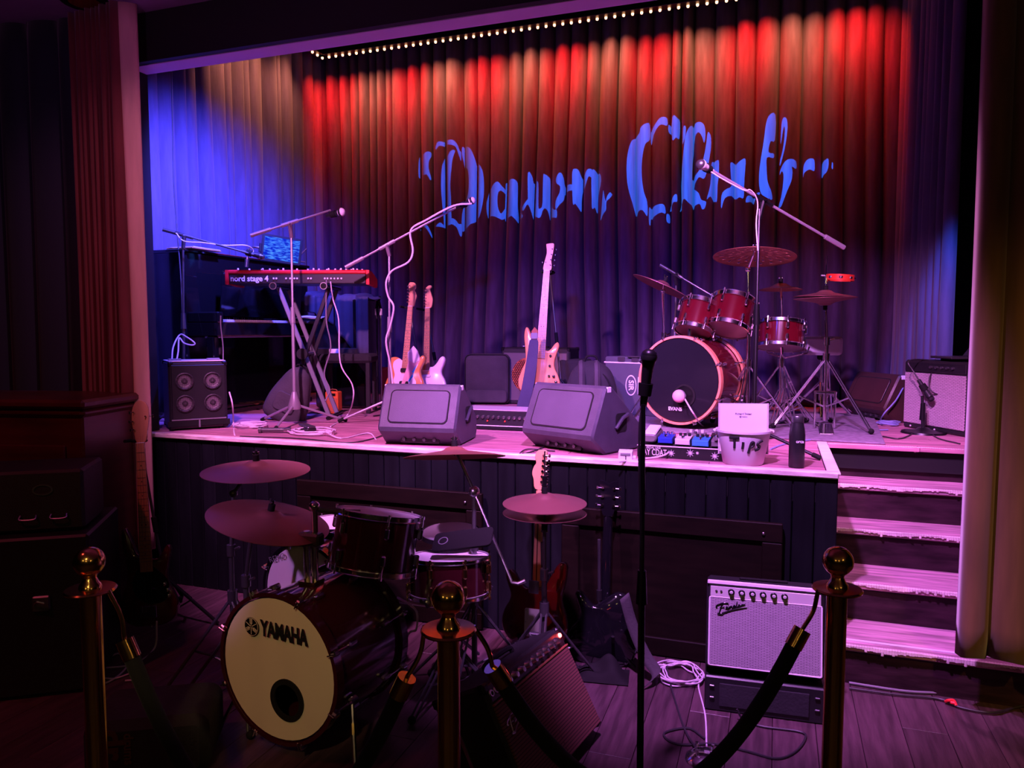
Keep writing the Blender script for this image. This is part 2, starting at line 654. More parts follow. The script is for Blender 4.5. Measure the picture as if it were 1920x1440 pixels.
mat('leather', (0.30, 0.10, 0.05), 0.5)
mat('lightning', (0.03, 0.40, 0.80), 0.5)
mat('strap_pink', (0.80, 0.45, 0.48), 0.6)
mat('gig_grey', (0.055, 0.048, 0.055), 0.85, var=0.15, vscale=9, bump=0.2, bscale=80)
mat('wedge_brown', (0.055, 0.022, 0.020), 0.45, var=0.2, vscale=4)
mat('red_box', (0.35, 0.03, 0.02), 0.5)
mat('twig_brown', (0.22, 0.09, 0.05), 0.5)
mat('tag_red', (0.9, 0.03, 0.04), 0.5)
mat('green_felt', (0.05, 0.35, 0.18), 0.8)
mat('yellow_badge', (0.55, 0.50, 0.06), 0.35, 0.5)
cloth_weave('grille_silver', (0.42, 0.36, 0.42), (0.10, 0.075, 0.10), 0.022, 0.0058)
cloth_weave('grille_ox', (0.20, 0.07, 0.06), (0.05, 0.016, 0.016), 6.0, 0.011)
cloth_weave('grille_wheat', (0.62, 0.50, 0.56), (0.22, 0.16, 0.20), 0.03, 0.009)
perforated('metal_mesh', (0.16, 0.14, 0.15), (0.010, 0.010, 0.012), 120)
perforated('cone_mesh_glints', (0.03, 0.026, 0.03), (0.30, 0.26, 0.28), 130)  # pale dots paint highlights onto the dark speaker mesh


def screen_material():
    m = mat('tablet_glow', (0.0, 0.01, 0.05), 0.2)
    nt = m.node_tree
    tc = nt.nodes.new('ShaderNodeTexCoord')
    mp = nt.nodes.new('ShaderNodeMapping')
    mp.inputs['Scale'].default_value = (22, 1, 90)
    n = nt.nodes.new('ShaderNodeTexNoise')
    n.inputs['Scale'].default_value = 1.0
    n.inputs['Detail'].default_value = 3
    cr = nt.nodes.new('ShaderNodeValToRGB')
    cr.color_ramp.elements[0].position = 0.42
    cr.color_ramp.elements[0].color = (0.001, 0.008, 0.22, 1)
    cr.color_ramp.elements[1].position = 0.75
    cr.color_ramp.elements[1].color = (0.10, 0.40, 1.0, 1)
    nt.links.new(tc.outputs['Object'], mp.inputs[0])
    nt.links.new(mp.outputs[0], n.inputs['Vector'])
    nt.links.new(n.outputs['Fac'], cr.inputs[0])
    b = nt.nodes['Principled BSDF']
    nt.links.new(cr.outputs[0], b.inputs['Emission Color'])
    b.inputs['Emission Strength'].default_value = 1.0


screen_material()

# ------------------------------------------------------------ the setting
STZ = 0.95       # stage height
SY = 3.64        # stage front
SXR = 0.28       # stage front corner beside the stairs
BY = 6.93        # back curtain
LX = -4.62       # side curtain


def planks(parent, name, m, x0, x1, y0, y1, wd, along, ztop, th, lens, cut=None, sub=0.002):
    """one object per plank, small open joints, a little uneven"""
    shared = {}
    k = 0
    a0, a1 = (y0, y1) if along == 'x' else (x0, x1)
    pos = a0
    while pos < a1 - 0.02:
        w_ = min(wd, a1 - pos)
        s0, s1 = (x0, x1) if along == 'x' else (y0, y1)
        if cut and along == 'x' and pos < cut[0]:
            s1 = cut[1]
        p = s0 - (k * 0.73 % lens)
        while p < s1:
            e = min(p + lens, s1)
            b = max(p, s0)
            if e - b > 0.05:
                ln = round(e - b, 3)
                key = (ln, round(w_, 3))
                if key not in shared:
                    mb = MB()
                    sz = (ln - sub, w_ - sub, th) if along == 'x' else (w_ - sub, ln - sub, th)
                    mb.box((0, 0, 0), sz, 0.0015)
                    me = mb.build(name, m, parent)
                    shared[key] = me
                    o = me
                else:
                    o = link_copy(shared[key], parent)
                z = ztop - th / 2 + random.uniform(-0.0012, 0.0)
                o.location = ((b + e) / 2, pos + w_ / 2, z) if along == 'x' else (pos + w_ / 2, (b + e) / 2, z)
            p += lens
        pos += wd
        k += 1


fl = struct('floor', 'dark wooden plank floor of the hall in front of the stage')
MB().box((-1, 0.0, -0.05), (13, 9.4, 0.06), 0).build('subfloor', 'void_black', fl)
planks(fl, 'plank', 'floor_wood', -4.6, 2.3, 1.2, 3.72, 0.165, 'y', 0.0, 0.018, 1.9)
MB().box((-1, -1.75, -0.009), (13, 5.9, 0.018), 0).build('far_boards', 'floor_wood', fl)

sf = struct('floor_stage', 'worn reddish plank deck of the raised stage')
MB().box((-1.2, 5.9, STZ - 0.08), (7.4, 2.5, 0.12), 0).build('deck_base', 'void_black', sf)
MB().box((-2.1, 4.15, STZ - 0.08), (4.72, 0.98, 0.12), 0).build('deck_base', 'void_black', sf)
planks(sf, 'plank', 'stage_wood', -4.9, 2.4, SY + 0.045, 7.15, 0.115, 'x', STZ, 0.02, 2.3, cut=(4.58, SXR - 0.05))
# edge strips of the stage
e = MB().box((-1.80, SY + 0.014, STZ - 0.006), (4.16, 0.052, 0.030), 0.006).build('trim_1', 'worn_edge')
e['kind'] = 'structure'
e['label'] = 'pale worn wooden edging along the stage front'
e = MB().box((SXR - 0.02, (SY + 4.66) / 2, STZ + 0.001), (0.055, 1.02, 0.012), 0.003).build('trim_2', 'edge_tape')
e['kind'] = 'structure'
e['label'] = 'white tape strip along the stage side above the stairs'

# board front of the stage
bf = struct('wall_stage_front', 'dark tongue and groove boards below the stage edge')
MB().box((-1.83, SY + 0.05, 0.45), (4.2, 0.03, 0.9), 0).build('backing', 'void_black', bf)
nb = 43
bw = (SXR + 3.9) / nb
repeat(MB().box((0, 0, 0), (bw - 0.004, 0.022, 0.93), 0.004), 'board', 'stage_board', bf,
       [Matrix.Translation((-3.9 + bw * (i + 0.5), SY + 0.02, 0.465)) for i in range(nb)])
bs = struct('wall_stage_side', 'dark boards of the stage side beside the stairs')
repeat(MB().box((0, 0, 0), (0.022, bw - 0.004, 0.93), 0.004), 'board', 'stage_board', bs,
       [Matrix.Translation((SXR - 0.012, SY + 0.03 + bw * (i + 0.5), 0.465)) for i in range(11)])


def hatch(name, x0, x1, z1, label):
    d = struct(name, label)
    y = SY - 0.012
    MB().box(((x0 + x1) / 2, y, z1 / 2), (x1 - x0 - 0.16, 0.02, z1 - 0.1), 0.003).build('panel', 'panel_brown', d)
    MB().box(((x0 + x1) / 2, y - 0.012, z1 - 0.045), (x1 - x0, 0.03, 0.09), 0.004).build('rail', 'panel_brown', d)
    MB().box(((x0 + x1) / 2, y - 0.012, 0.05), (x1 - x0, 0.03, 0.09), 0.004).build('rail', 'panel_brown', d)
    for xx in (x0 + 0.045, x1 - 0.045):
        MB().box((xx, y - 0.012, z1 / 2), (0.09, 0.03, z1 - 0.185), 0.004).build('stile', 'panel_brown', d)
    MB().ball(((x0 + x1) / 2 + (x1 - x0) * 0.42, y - 0.03, z1 - 0.05), 0.008).build('screw', 'steel', d)


hatch('door_1', -1.008, 0.047, 0.710, 'brown framed access hatch in the stage front behind the black guitar')
hatch('door_2', -2.596, -1.446, 0.741, 'brown framed access hatch in the stage front behind the near drums')

# stairs
stx = 1.95
tY = [4.65, 4.43, 4.20, 3.90, 3.59]
sts = struct('floor_stairs', 'stage stairs with worn pink lit treads and dark risers')
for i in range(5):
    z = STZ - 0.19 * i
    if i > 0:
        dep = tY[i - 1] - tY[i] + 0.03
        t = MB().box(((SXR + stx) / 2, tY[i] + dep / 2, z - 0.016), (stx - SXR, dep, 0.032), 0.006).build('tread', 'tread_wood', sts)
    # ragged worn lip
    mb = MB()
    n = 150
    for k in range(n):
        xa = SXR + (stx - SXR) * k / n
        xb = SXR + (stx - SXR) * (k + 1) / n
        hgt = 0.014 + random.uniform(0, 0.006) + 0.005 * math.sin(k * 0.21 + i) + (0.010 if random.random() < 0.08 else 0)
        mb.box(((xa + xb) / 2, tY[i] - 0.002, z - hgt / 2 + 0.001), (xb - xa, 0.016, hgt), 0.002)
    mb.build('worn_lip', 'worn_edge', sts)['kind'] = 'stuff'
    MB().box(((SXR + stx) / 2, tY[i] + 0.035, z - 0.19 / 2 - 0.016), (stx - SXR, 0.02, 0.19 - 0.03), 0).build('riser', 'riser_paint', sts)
MB().box(((SXR + stx) / 2, 3.64, 0.193), (stx - SXR, 0.016, 0.004), 0).build('metal_strip', 'trim_silver', sts)
MB().box((SXR + 0.006, 4.64, STZ - 0.1), (0.012, 0.07, 0.2), 0).build('stringer', 'riser_paint', sts)

# proscenium beam, ceiling, walls
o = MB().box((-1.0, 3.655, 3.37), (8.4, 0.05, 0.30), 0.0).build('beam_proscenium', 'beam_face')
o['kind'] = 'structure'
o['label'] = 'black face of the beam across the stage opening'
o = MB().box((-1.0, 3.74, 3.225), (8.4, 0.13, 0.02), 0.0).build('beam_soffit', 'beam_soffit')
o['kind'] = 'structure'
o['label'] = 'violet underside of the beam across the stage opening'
o = MB().box((-1.0, -0.6, 3.53), (13, 8.5, 0.05), 0.0).build('ceiling', 'ceiling_paint')
o['kind'] = 'structure'
o['label'] = 'dark violet ceiling of the hall'
o = MB().box((-1.2, 5.4, 4.75), (8.4, 3.9, 0.05), 0.0).build('ceiling_stage', 'black_wall')
o['kind'] = 'structure'
o = MB().box((-1.2, 3.82, 4.1), (8.4, 0.03, 1.3), 0.0).build('wall_proscenium_upper', 'black_wall')
o['kind'] = 'structure'
o = MB().box((-5.9, 3.75, 1.75), (4.2, 0.12, 3.5), 0.0).build('wall_proscenium', 'navy_wall')
o['kind'] = 'structure'
o['label'] = 'dark navy wall beside the stage opening'
o = MB().box((2.05, 5.3, 2.35), (0.06, 3.9, 4.8), 0.0).build('wall_wing', 'black_wall')
o['kind'] = 'structure'
o['label'] = 'black wall of the wing beside the stage'
o = MB().box((-1.2, 7.3, 2.35), (7.4, 0.06, 4.8), 0.0).build('wall_back', 'black_wall')
o['kind'] = 'structure'
o = MB().box((-4.95, 5.5, 2.35), (0.06, 3.6, 4.8), 0.0).build('wall_stage_left', 'black_wall')
o['kind'] = 'structure'
o = MB().box((-6.4, -0.6, 1.75), (0.06, 8.6, 3.5), 0.0).build('wall_left', 'navy_wall')
o['kind'] = 'structure'
o = MB().box((4.4, -0.6, 1.75), (0.06, 8.6, 3.5), 0.0).build('wall_right', 'navy_wall')
o['kind'] = 'structure'
o = MB().box((-1.0, -4.6, 1.75), (10.8, 0.06, 3.5), 0.0).build('wall_rear', 'navy_wall')
o['kind'] = 'structure'
MB().box((3.2, 3.75, 1.75), (2.3, 0.12, 3.5), 0.0).build('wall_proscenium_side', 'navy_wall')['kind'] = 'structure'


# ------------------------------------------------------------ curtains
def curtain(name, label, path, z0, z1, m, amp=0.09, rows=30, sway=0.02, hem=0.0, samples=9, valleys=None, npleat=20, seed=1, flare=0.3):
    """heavy pleated drape: rounded pleats with tight valleys along a floor path of (x, y) points; bulges to the left of the path"""
    rg = random.Random(seed)
    P = [Vector((p[0], p[1])) for p in path]
    L = [0]
    for i in range(len(P) - 1):
        L.append(L[-1] + (P[i + 1] - P[i]).length)
    tot = L[-1]
    if valleys is None:
        valleys = [0.0]
        for i in range(npleat):
            valleys.append(valleys[-1] + rg.uniform(0.65, 1.35))
        valleys = [v / valleys[-1] * tot for v in valleys]
    ss = []
    for a, b in zip(valleys[:-1], valleys[1:]):
        A = amp * rg.uniform(0.7, 1.25)
        sk = rg.uniform(0.35, 0.65)
        ph = rg.uniform(0, 6.28)
        for j in range(samples):
            t = j / samples
            ss.append((a + (b - a) * t, A, t, sk, ph))
    ss.append((valleys[-1], amp, 0.0, 0.5, 0.0))

    def at(s):
        s = max(0, min(tot, s))
        for i in range(len(P) - 1):
            if s <= L[i + 1] or i == len(P) - 2:
                d = (P[i + 1] - P[i]).normalized()
                return P[i] + d * (s - L[i]), Vector((d.y, -d.x))

    nu = len(ss) - 1

    def fn(u, v):
        i = int(round(u * nu))
        s, A, t, sk, ph = ss[i]
        tt = t ** (math.log(0.5) / math.log(sk)) if 0 < t < 1 else t
        prof = abs(math.sin(PI * tt)) ** 0.5
        dz = (1 - v)
        Aa = A * (0.75 + flare * dz + 0.08 * math.sin(3.1 * dz + ph))
        sh = sway * dz * (math.sin(2.3 * dz + s * 1.3) + 0.5 * math.sin(5 * dz + s * 3.1))
        p, nn = at(s + sh)
        p = p + nn * (prof * Aa)
        z = z0 + (z1 - z0) * v
        if v == 0:
            z += hem * math.sin(ph + t * 3)
        return (p.x, p.y, z)

    mb = MB().grid(fn, nu, rows)
    o = mb.build(name, m, None, fix=False, angle=80)
    md = o.modifiers.new('thickness', 'SOLIDIFY')
    md.thickness = 0.006
    tag(o, label, 'curtain')
    return o


VALS = [-4.506, -4.364, -4.242, -4.115, -4.003, -3.916, -3.817, -3.731, -3.568, -3.424, -3.271, -3.120, -2.954, -2.795, -2.672, -2.485, -2.339, -2.168, -2.021, -1.860, -1.696, -1.575, -1.401, -1.240, -1.100, -0.929, -0.844, -0.742, -0.568, -0.392, -0.228, -0.037, 0.142, 0.310, 0.470, 0.628, 0.764, 0.921]
VALS.insert(0, VALS[0] - 0.16)
V0 = VALS[0]
curtain('stage_curtain', 'tall pleated velvet curtain across the back of the stage, red at the top', [(V0, BY), (VALS[-1] + 0.1, BY)], STZ + 0.01, 4.62,
        'velvet_back', 0.13, 36, 0.05, valleys=[v - V0 for v in VALS], seed=3)
curtain('side_curtain', 'pleated curtain lit bright blue along the side of the stage', [(LX, 3.9), (LX, BY + 0.02)], STZ + 0.01, 4.62,
        'velvet_side', 0.105, 26, 0.03, npleat=20, seed=11)
curtain('wing_curtain', 'narrow bluish curtain gathered at the wing behind the small amplifier', [(VALS[-1], BY - 0.02), (1.03, 6.35), (1.16, 5.95)], STZ + 0.01, 4.62,
        'velvet_side', 0.06, 26, 0.04, npleat=9, seed=5)
curtain('house_curtain', 'dark red house curtain with a pale pink edge beside the stage opening', [(-4.040, 3.50), (-3.62, 3.46)], 0.26, 3.49,
        'velvet_red', 0.075, 24, 0.015, npleat=9, seed=8, hem=0.01)
curtain('curtain_edge', 'pale pink turned edge of the dark red house curtain', [(-3.64, 3.44), (-3.55, 3.50)], 0.27, 3.49,
        'velvet_lining', 0.02, 24, 0.02, npleat=1, seed=2)
curtain('house_curtain', 'olive brown house curtain hanging in front of the stairs', [(0.721, 3.44), (1.95, 3.40)], 0.27, 3.49,
        'velvet_olive', 0.07, 24, 0.012, npleat=8, seed=21, hem=0.015)
curtain('dark_drape', 'black drape hanging in front of the navy wall, farthest from the stairs', [(-6.2, 3.3), (-4.053, 3.55)], 0.05, 3.49,
        'drape_dark', 0.07, 16, 0.012, npleat=12, seed=31)

# panelled half wall beside the house curtain
hw = struct('wall_panelled_low', 'dark red panelled half wall with a moulded cap beside the house curtain')
c0 = (-3.518, 3.000, 0.791)
for nm, sz, off, bb in (('body', (1.9, 0.5, 1.18), (-0.95, 0.25, 0.59), 0.01), ('cap', (1.98, 0.6, 0.05), (-0.95, 0.25, 1.205), 0.015), ('cap_moulding', (1.94, 0.55, 0.05), (-0.95, 0.25, 1.155), 0.02)):
    MB().box(off, sz, bb, TM((c0[0], c0[1], 0), rz=14)).build(nm, 'wainscot', hw)
for k in range(3):
    MB().box((-0.32 - 0.6 * k, -0.008, 0.58), (0.44, 0.02, 0.8), 0.006, TM((c0[0], c0[1], 0), rz=14)).build('raised_panel', 'wainscot', hw)

# recessed ceiling lamp
cl = thing('ceiling_lamp', 'dark recessed ceiling lamp with a brass glint near the curtain', 'ceiling lamp', (-3.816, 3.385, 3.500))
MB().ring([(0.13, 0.0), (0.10, 0.0), (0.09, 0.03), (0.13, 0.03)], 28, Matrix.Translation((0, 0, -0.012))).build('ring', 'black_metal', cl)
MB().lathe([(0.001, 0.02), (0.05, 0.015), (0.09, 0.0)], 24, Matrix.Translation((0, 0, -0.012))).build('reflector', 'brass', cl)

# ------------------------------------------------------------ curtain LED strip and lettering projector
lr = thing('led_strip', 'string of small warm lamps along the top of the stage curtain', 'light strip', (0, 6.62, 4.32))
MB().box((-1.65, -0.02, 0.06), (5.5, 0.10, 0.10), 0.004).box((-4.36, -0.9, 0.06), (0.10, 1.9, 0.10), 0.004).build('rail', 'black_metal', lr)
bulb = MB().lathe([(0.0, -0.010), (0.009, -0.007), (0.012, 0.0), (0.012, 0.010)], 10)
mats_ = [Matrix.Translation((-4.36 + 0.078 * i, 0, 0.0)) for i in range(69)]
mats_ += [Matrix.Translation((-4.36, -0.085 * (i + 1), 0.0)) for i in range(14)]
repeat(bulb, 'bulb', 'led_glow', lr, mats_)


# ------------------------------------------------------------ builders
def thing_m(name, label, cat, m, group=None):
    l, q, s = m.decompose()
    e = q.to_euler()
    return thing(name, label, cat, tuple(l), math.degrees(e.x), math.degrees(e.y), math.degrees(e.z), group)


def axis_m(loc, d, spin=0.0):
    """matrix at loc whose +Z points along d"""
    q = Vector(d).to_track_quat('Z', 'Y')
    return Matrix.Translation(loc) @ q.to_matrix().to_4x4() @ Matrix.Rotation(R(spin), 4, 'Z')


OUTL = {
    'strat': [(0, 0), (.08, .005), (.14, .04), (.163, .10), (.15, .16), (.125, .205), (.122, .24), (.14, .285), (.15, .325), (.135, .347), (.11, .335),
              (.085, .30), (.06, .275), (.035, .268), (-.035, .28), (-.06, .30), (-.085, .345), (-.115, .395), (-.14, .405), (-.155, .385), (-.15, .32),
              (-.135, .25), (-.137, .21), (-.155, .16), (-.165, .10), (-.145, .04), (-.08, .005)],
    'tele': [(0, 0), (.08, .004), (.14, .04), (.163, .10), (.15, .16), (.125, .21), (.12, .25), (.14, .30), (.15, .34), (.13, .357), (.10, .33), (.06, .285),
             (.035, .272), (-.035, .31), (-.08, .335), (-.13, .33), (-.155, .295), (-.14, .24), (-.135, .2), (-.155, .15), (-.165, .09), (-.14, .035), (-.08, .004)],
    'bass': [(0, 0), (.08, .003), (.14, .04), (.158, .10), (.138, .16), (.112, .21), (.105, .26), (.118, .32), (.132, .375), (.12, .405), (.098, .39),
             (.07, .35), (.04, .338), (-.04, .36), (-.062, .385), (-.085, .45), (-.11, .50), (-.13, .495), (-.135, .43), (-.118, .33), (-.112, .25),
             (-.135, .18), (-.155, .11), (-.14, .04), (-.08, .003)],
    'single': [(0, 0), (.08, .005), (.14, .04), (.165, .10), (.15, .165), (.115, .21), (.108, .25), (.125, .30), (.135, .335), (.118, .35), (.09, .325),
               (.06, .295), (.035, .29), (-.035, .345), (-.07, .36), (-.115, .345), (-.135, .30), (-.118, .25), (-.115, .21), (-.15, .165), (-.165, .10),
               (-.14, .04), (-.08, .005)],
}
HEADS = {
    'six_left': ([(-.021, 0), (.021, 0), (.030, .045), (.038, .075), (.030, .105), (.018, .125), (.026, .15), (.018, .178), (-.008, .188), (-.036, .178), (-.030, .12), (-.026, .05)],
                 [(-.027 - .0016 * i, .035 + .025 * i, -1) for i in range(6)]),
    'scoop': ([(-.021, 0), (.021, 0), (.034, .03), (.036, .07), (.020, .12), (.012, .15), (.026, .165), (.020, .18), (-.004, .178), (-.026, .155), (-.03, .10), (-.027, .05)],
              [(-.028, .03 + .024 * i, -1) for i in range(6)]),
    'three_three': ([(-.021, 0), (.021, 0), (.034, .04), (.040, .10), (.046, .165), (.025, .170), (0, .158), (-.025, .170), (-.046, .165), (-.040, .10), (-.034, .04)],
                    [(s * .04, .05 + .042 * i, s) for s in (-1, 1) for i in range(3)]),
    'three_one': ([(-.022, 0), (.022, 0), (.036, .06), (.046, .13), (.044, .19), (.02, .225), (-.01, .225), (-.036, .19), (-.044, .12), (-.034, .05)],
                  [(-.042, .07, -1), (-.046, .115, -1), (-.042, .165, -1), (.046, .14, 1)]),
    'five': ([(-.025, 0), (.025, 0), (.034, .03), (.028, .08), (.036, .13), (.040, .19), (.028, .205), (-.012, .20), (-.020, .19), (-.012, .13), (-.028, .04)],
             [(.034, .04, 1), (.034, .08, 1), (.037, .12, 1), (.04, .16, 1), (-.026, .06, -1)]),
}


def guitar(name, label, loc, rx, ry, rz, shape, head, bodymat, neckmat, boardmat, scale=0.648, bz=0.085, nut=0.042, heel=0.056, nfret=22, thick=0.045,
           pickups=(), guard=None, guardmat='pearl', knobs=(), hw='chrome', tuner='chrome', headmat=None, nstr=6, back=None, bridge=(0.08, 0.03), hs=1.0,
           group=None, dots='black_print', fholes=None, bw=1.0):
    g = thing(name, label, 'guitar', loc, rx, ry, rz, group)
    out = [(p.x * bw, p.y) for p in sm([(a, b, 0) for a, b in OUTL[shape]], 4, True)]
    MB().prism(out, -thick / 2, thick / 2, 0.008).build('body', bodymat, g, angle=50)
    top = max(z for x, z in OUTL[shape] if abs(x) < 0.05)
    jz = min(z for x, z in OUTL[shape] if abs(x) < 0.045 and z > 0.1) - 0.06
    zn = bz + scale
    yf = -thick / 2
    # neck: half-round back, tapering
    mb = MB()
    ns = 8
    rings = []
    for z, wd in ((jz, heel), (zn, nut)):
        ring = [(wd / 2 * math.cos(PI * i / ns), yf - 0.004 + 0.022 * math.sin(PI * i / ns), z) for i in range(ns + 1)]
        rings.append(ring)
    vs = rings[0] + rings[1]
    k = ns + 1
    fs = [[i, i + 1, k + i + 1, k + i] for i in range(ns)] + [[0, k, 2 * k - 1, k - 1], list(range(k)), list(range(k, 2 * k))]
    mb.add(vs, fs)
    nk = mb.build('neck', neckmat, g)
    zb = zn - scale * (1 - 2 ** (-nfret / 12)) - 0.008
    wb = nut + (heel - nut) * (zn - zb) / (zn - jz)
    MB().prism([(-wb / 2, zb), (wb / 2, zb), (nut / 2, zn), (-nut / 2, zn)], yf - 0.0095, yf - 0.0035, 0.0008).build('fretboard', boardmat, g)
    mb = MB()
    for i in range(1, nfret + 1):
        z = zn - scale * (1 - 2 ** (-i / 12))
        wf = nut + (heel - nut) * (zn - z) / (zn - jz)
        mb.box((0, yf - 0.0098, z), (wf - 0.001, 0.0016, 0.0022))
    mb.build('frets', 'dark_steel' if boardmat.startswith('maple') else 'steel', g)['kind'] = 'stuff'
    mb = MB()
    for i in (3, 5, 7, 9, 12, 15, 17, 19):
        z = zn - scale * (1 - (2 ** (-i / 12) + 2 ** (-(i - 1) / 12)) / 2)
        for dx in ((-0.01, 0.01) if i == 12 else (0,)):
            mb.cyl((dx, yf - 0.0093, z), (dx, yf - 0.0101, z), 0.0032, n=8)
    mb.build('fret_markers', dots, g)['kind'] = 'stuff'
    MB().box((0, yf - 0.006, zn + 0.002), (nut, 0.009, 0.005), 0.001).build('nut', 'white_plastic', g)
    hp, tn = HEADS[head]
    hp = [(x * hs, zn + 0.004 + z * hs) for x, z in hp]
    hp = [(p.x, p.y) for p in sm([(a, b, 0) for a, b in hp], 3, True)]
    ho = MB().prism(hp, yf + 0.004, yf + 0.018, 0.002).build('headstock', headmat or neckmat, g)
    tp = MB()
    tp.cyl((0, -0.022, 0), (0, 0.004, 0), 0.0035, n=8).cyl((0, 0.0, 0), (0, 0.012, 0), 0.007, n=10)
    tp.cyl((0, 0.006, 0), (0.022, 0.006, 0), 0.003, n=6).box((0.027, 0.006, 0), (0.012, 0.006, 0.016), 0.0025)
    repeat(tp, 'tuner', tuner, g, [Matrix.Translation((x * hs - s * 0.012, yf + 0.014, zn + 0.004 + z * hs)) @ Matrix.Rotation(0 if s > 0 else PI, 4, 'Y') for x, z, s in tn])
    mb = MB()
    for i in range(nstr):
        t = i / (nstr - 1) - 0.5
        mb.tube([(t * 0.052 * (1 + 0.25 * (nstr == 5)), yf - 0.014, bz), (t * (nut - 0.007), yf - 0.0125, zn + 0.002), (t * 0.025, yf - 0.004, zn + 0.05 * hs)], 0.00045, 4)
    mb.build('strings', 'steel', g)['kind'] = 'stuff'
    MB().box((0, yf - 0.006, bz), (bridge[0], 0.012, bridge[1]), 0.002).build('bridge', hw, g)
    if guard:
        gp = [(p.x, p.y) for p in sm([(a, b, 0) for a, b in guard], 4, True)]
        MB().prism(gp, yf - 0.0025, yf - 0.0003, 0.0006).build('pickguard', guardmat, g)
    for (z, wd, hh, pm) in pickups:
        MB().prism(rect(wd, hh, hh * 0.3, 3, 0, z), yf - 0.009, yf - 0.001, 0.002).build('pickup', pm, g)
    for (x, z, r, km) in knobs:
        MB().lathe([(r, 0), (r * 0.9, 0.014), (r * 0.6, 0.016), (0.0001, 0.016)], 14, TM((x, yf - 0.001, z), rx=90)).build('knob', km, g)
    for s, z in ((-1, OUTL[shape][len(OUTL[shape]) // 2 + 4][1]), (0, 0.0)):
        pass
    MB().cyl((0, 0, 0.003), (0, 0, -0.010), 0.004, 0.006, 8).build('strap_button', hw, g)
    if fholes:
        for x, z, a in fholes:
            pts = sm([(x - 0.012, yf - 0.0006, z + 0.05), (x - 0.004, yf - 0.0006, z + 0.055), (x, yf - 0.0006, z), (x + 0.006, yf - 0.0006, z - 0.055), (x + 0.014, yf - 0.0006, z - 0.05)], 5)
            MB().tube(pts, [0.006, 0.004] + [0.005] * (len(pts) - 4) + [0.004, 0.006], 6).build('sound_hole', 'void_black', g)
    if back == 'strat':
        yb = thick / 2
        MB().prism(rect(0.085, 0.13, 0.008, 3, 0.0, 0.115), yb, yb + 0.002, 0.0005).build('tremolo_cover', 'pearl', g)
        for x in (-0.036, 0.036):
            for z in (0.06, 0.115, 0.17):
                MB().cyl((x, yb + 0.001, z), (x, yb + 0.003, z), 0.003, n=8).build('screw', 'steel', g)
        MB().prism(rect(0.05, 0.06, 0.004, 2, 0.0, 0.28), yb, yb + 0.003, 0.0006).build('neck_plate', 'chrome', g)
        MB().box((0, yf + 0.0155, (jz + zn) / 2 + 0.03), (0.006, 0.006, zn - jz - 0.12), 0.001).build('skunk_stripe', 'skunk', g)
    return g


def guitar_stand(label, base, h, lean=(0, 0), yoke=True, spread=0.24, name='guitar_stand', rz=0, hold=0.14):
    """tripod stand: legs, pole, yoke at the neck, padded cradle"""
    s = thing(name, label, 'guitar stand', base, rz=rz)
    top = Vector((lean[0], lean[1], h))
    if yoke is not True and yoke:
        top = WM[s].inverted() @ Vector(yoke)
        h = top.z
    hub = top * 0.25
    for a in (200, 340, 90):
        MB().tube([tuple(hub), (spread * math.cos(R(a)), spread * math.sin(R(a)), 0.012)], 0.009, 8).build('leg', 'black_metal', s)
    mb = MB()
    mb.tube([tuple(hub * 0.9), tuple(top)], 0.008, 8)
    mb.build('pole', 'dark_steel', s)
    MB().cyl(tuple(top * 0.5), tuple(top * 0.58), 0.014, n=10).build('collar', 'black_rubber', s)
    if yoke:
        yk = MB().tube([(top.x - 0.045, top.y - 0.075, h + 0.004), (top.x - 0.04, top.y - 0.02, h), (top.x, top.y, h - 0.01), (top.x + 0.04, top.y - 0.02, h), (top.x + 0.045, top.y - 0.075, h + 0.004)], 0.009, 8)
        yk.build('yoke', 'black_rubber', s)
    c = MB()
    for sx in (-1, 1):
        c.tube([(0, hub.y, hub.z), (sx * 0.07, -0.03, hold), (sx * 0.09, -0.11, hold), (sx * 0.09, -0.12, hold + 0.03)], 0.008, 8)
    c.build('cradle', 'black_rubber', s)
    return s


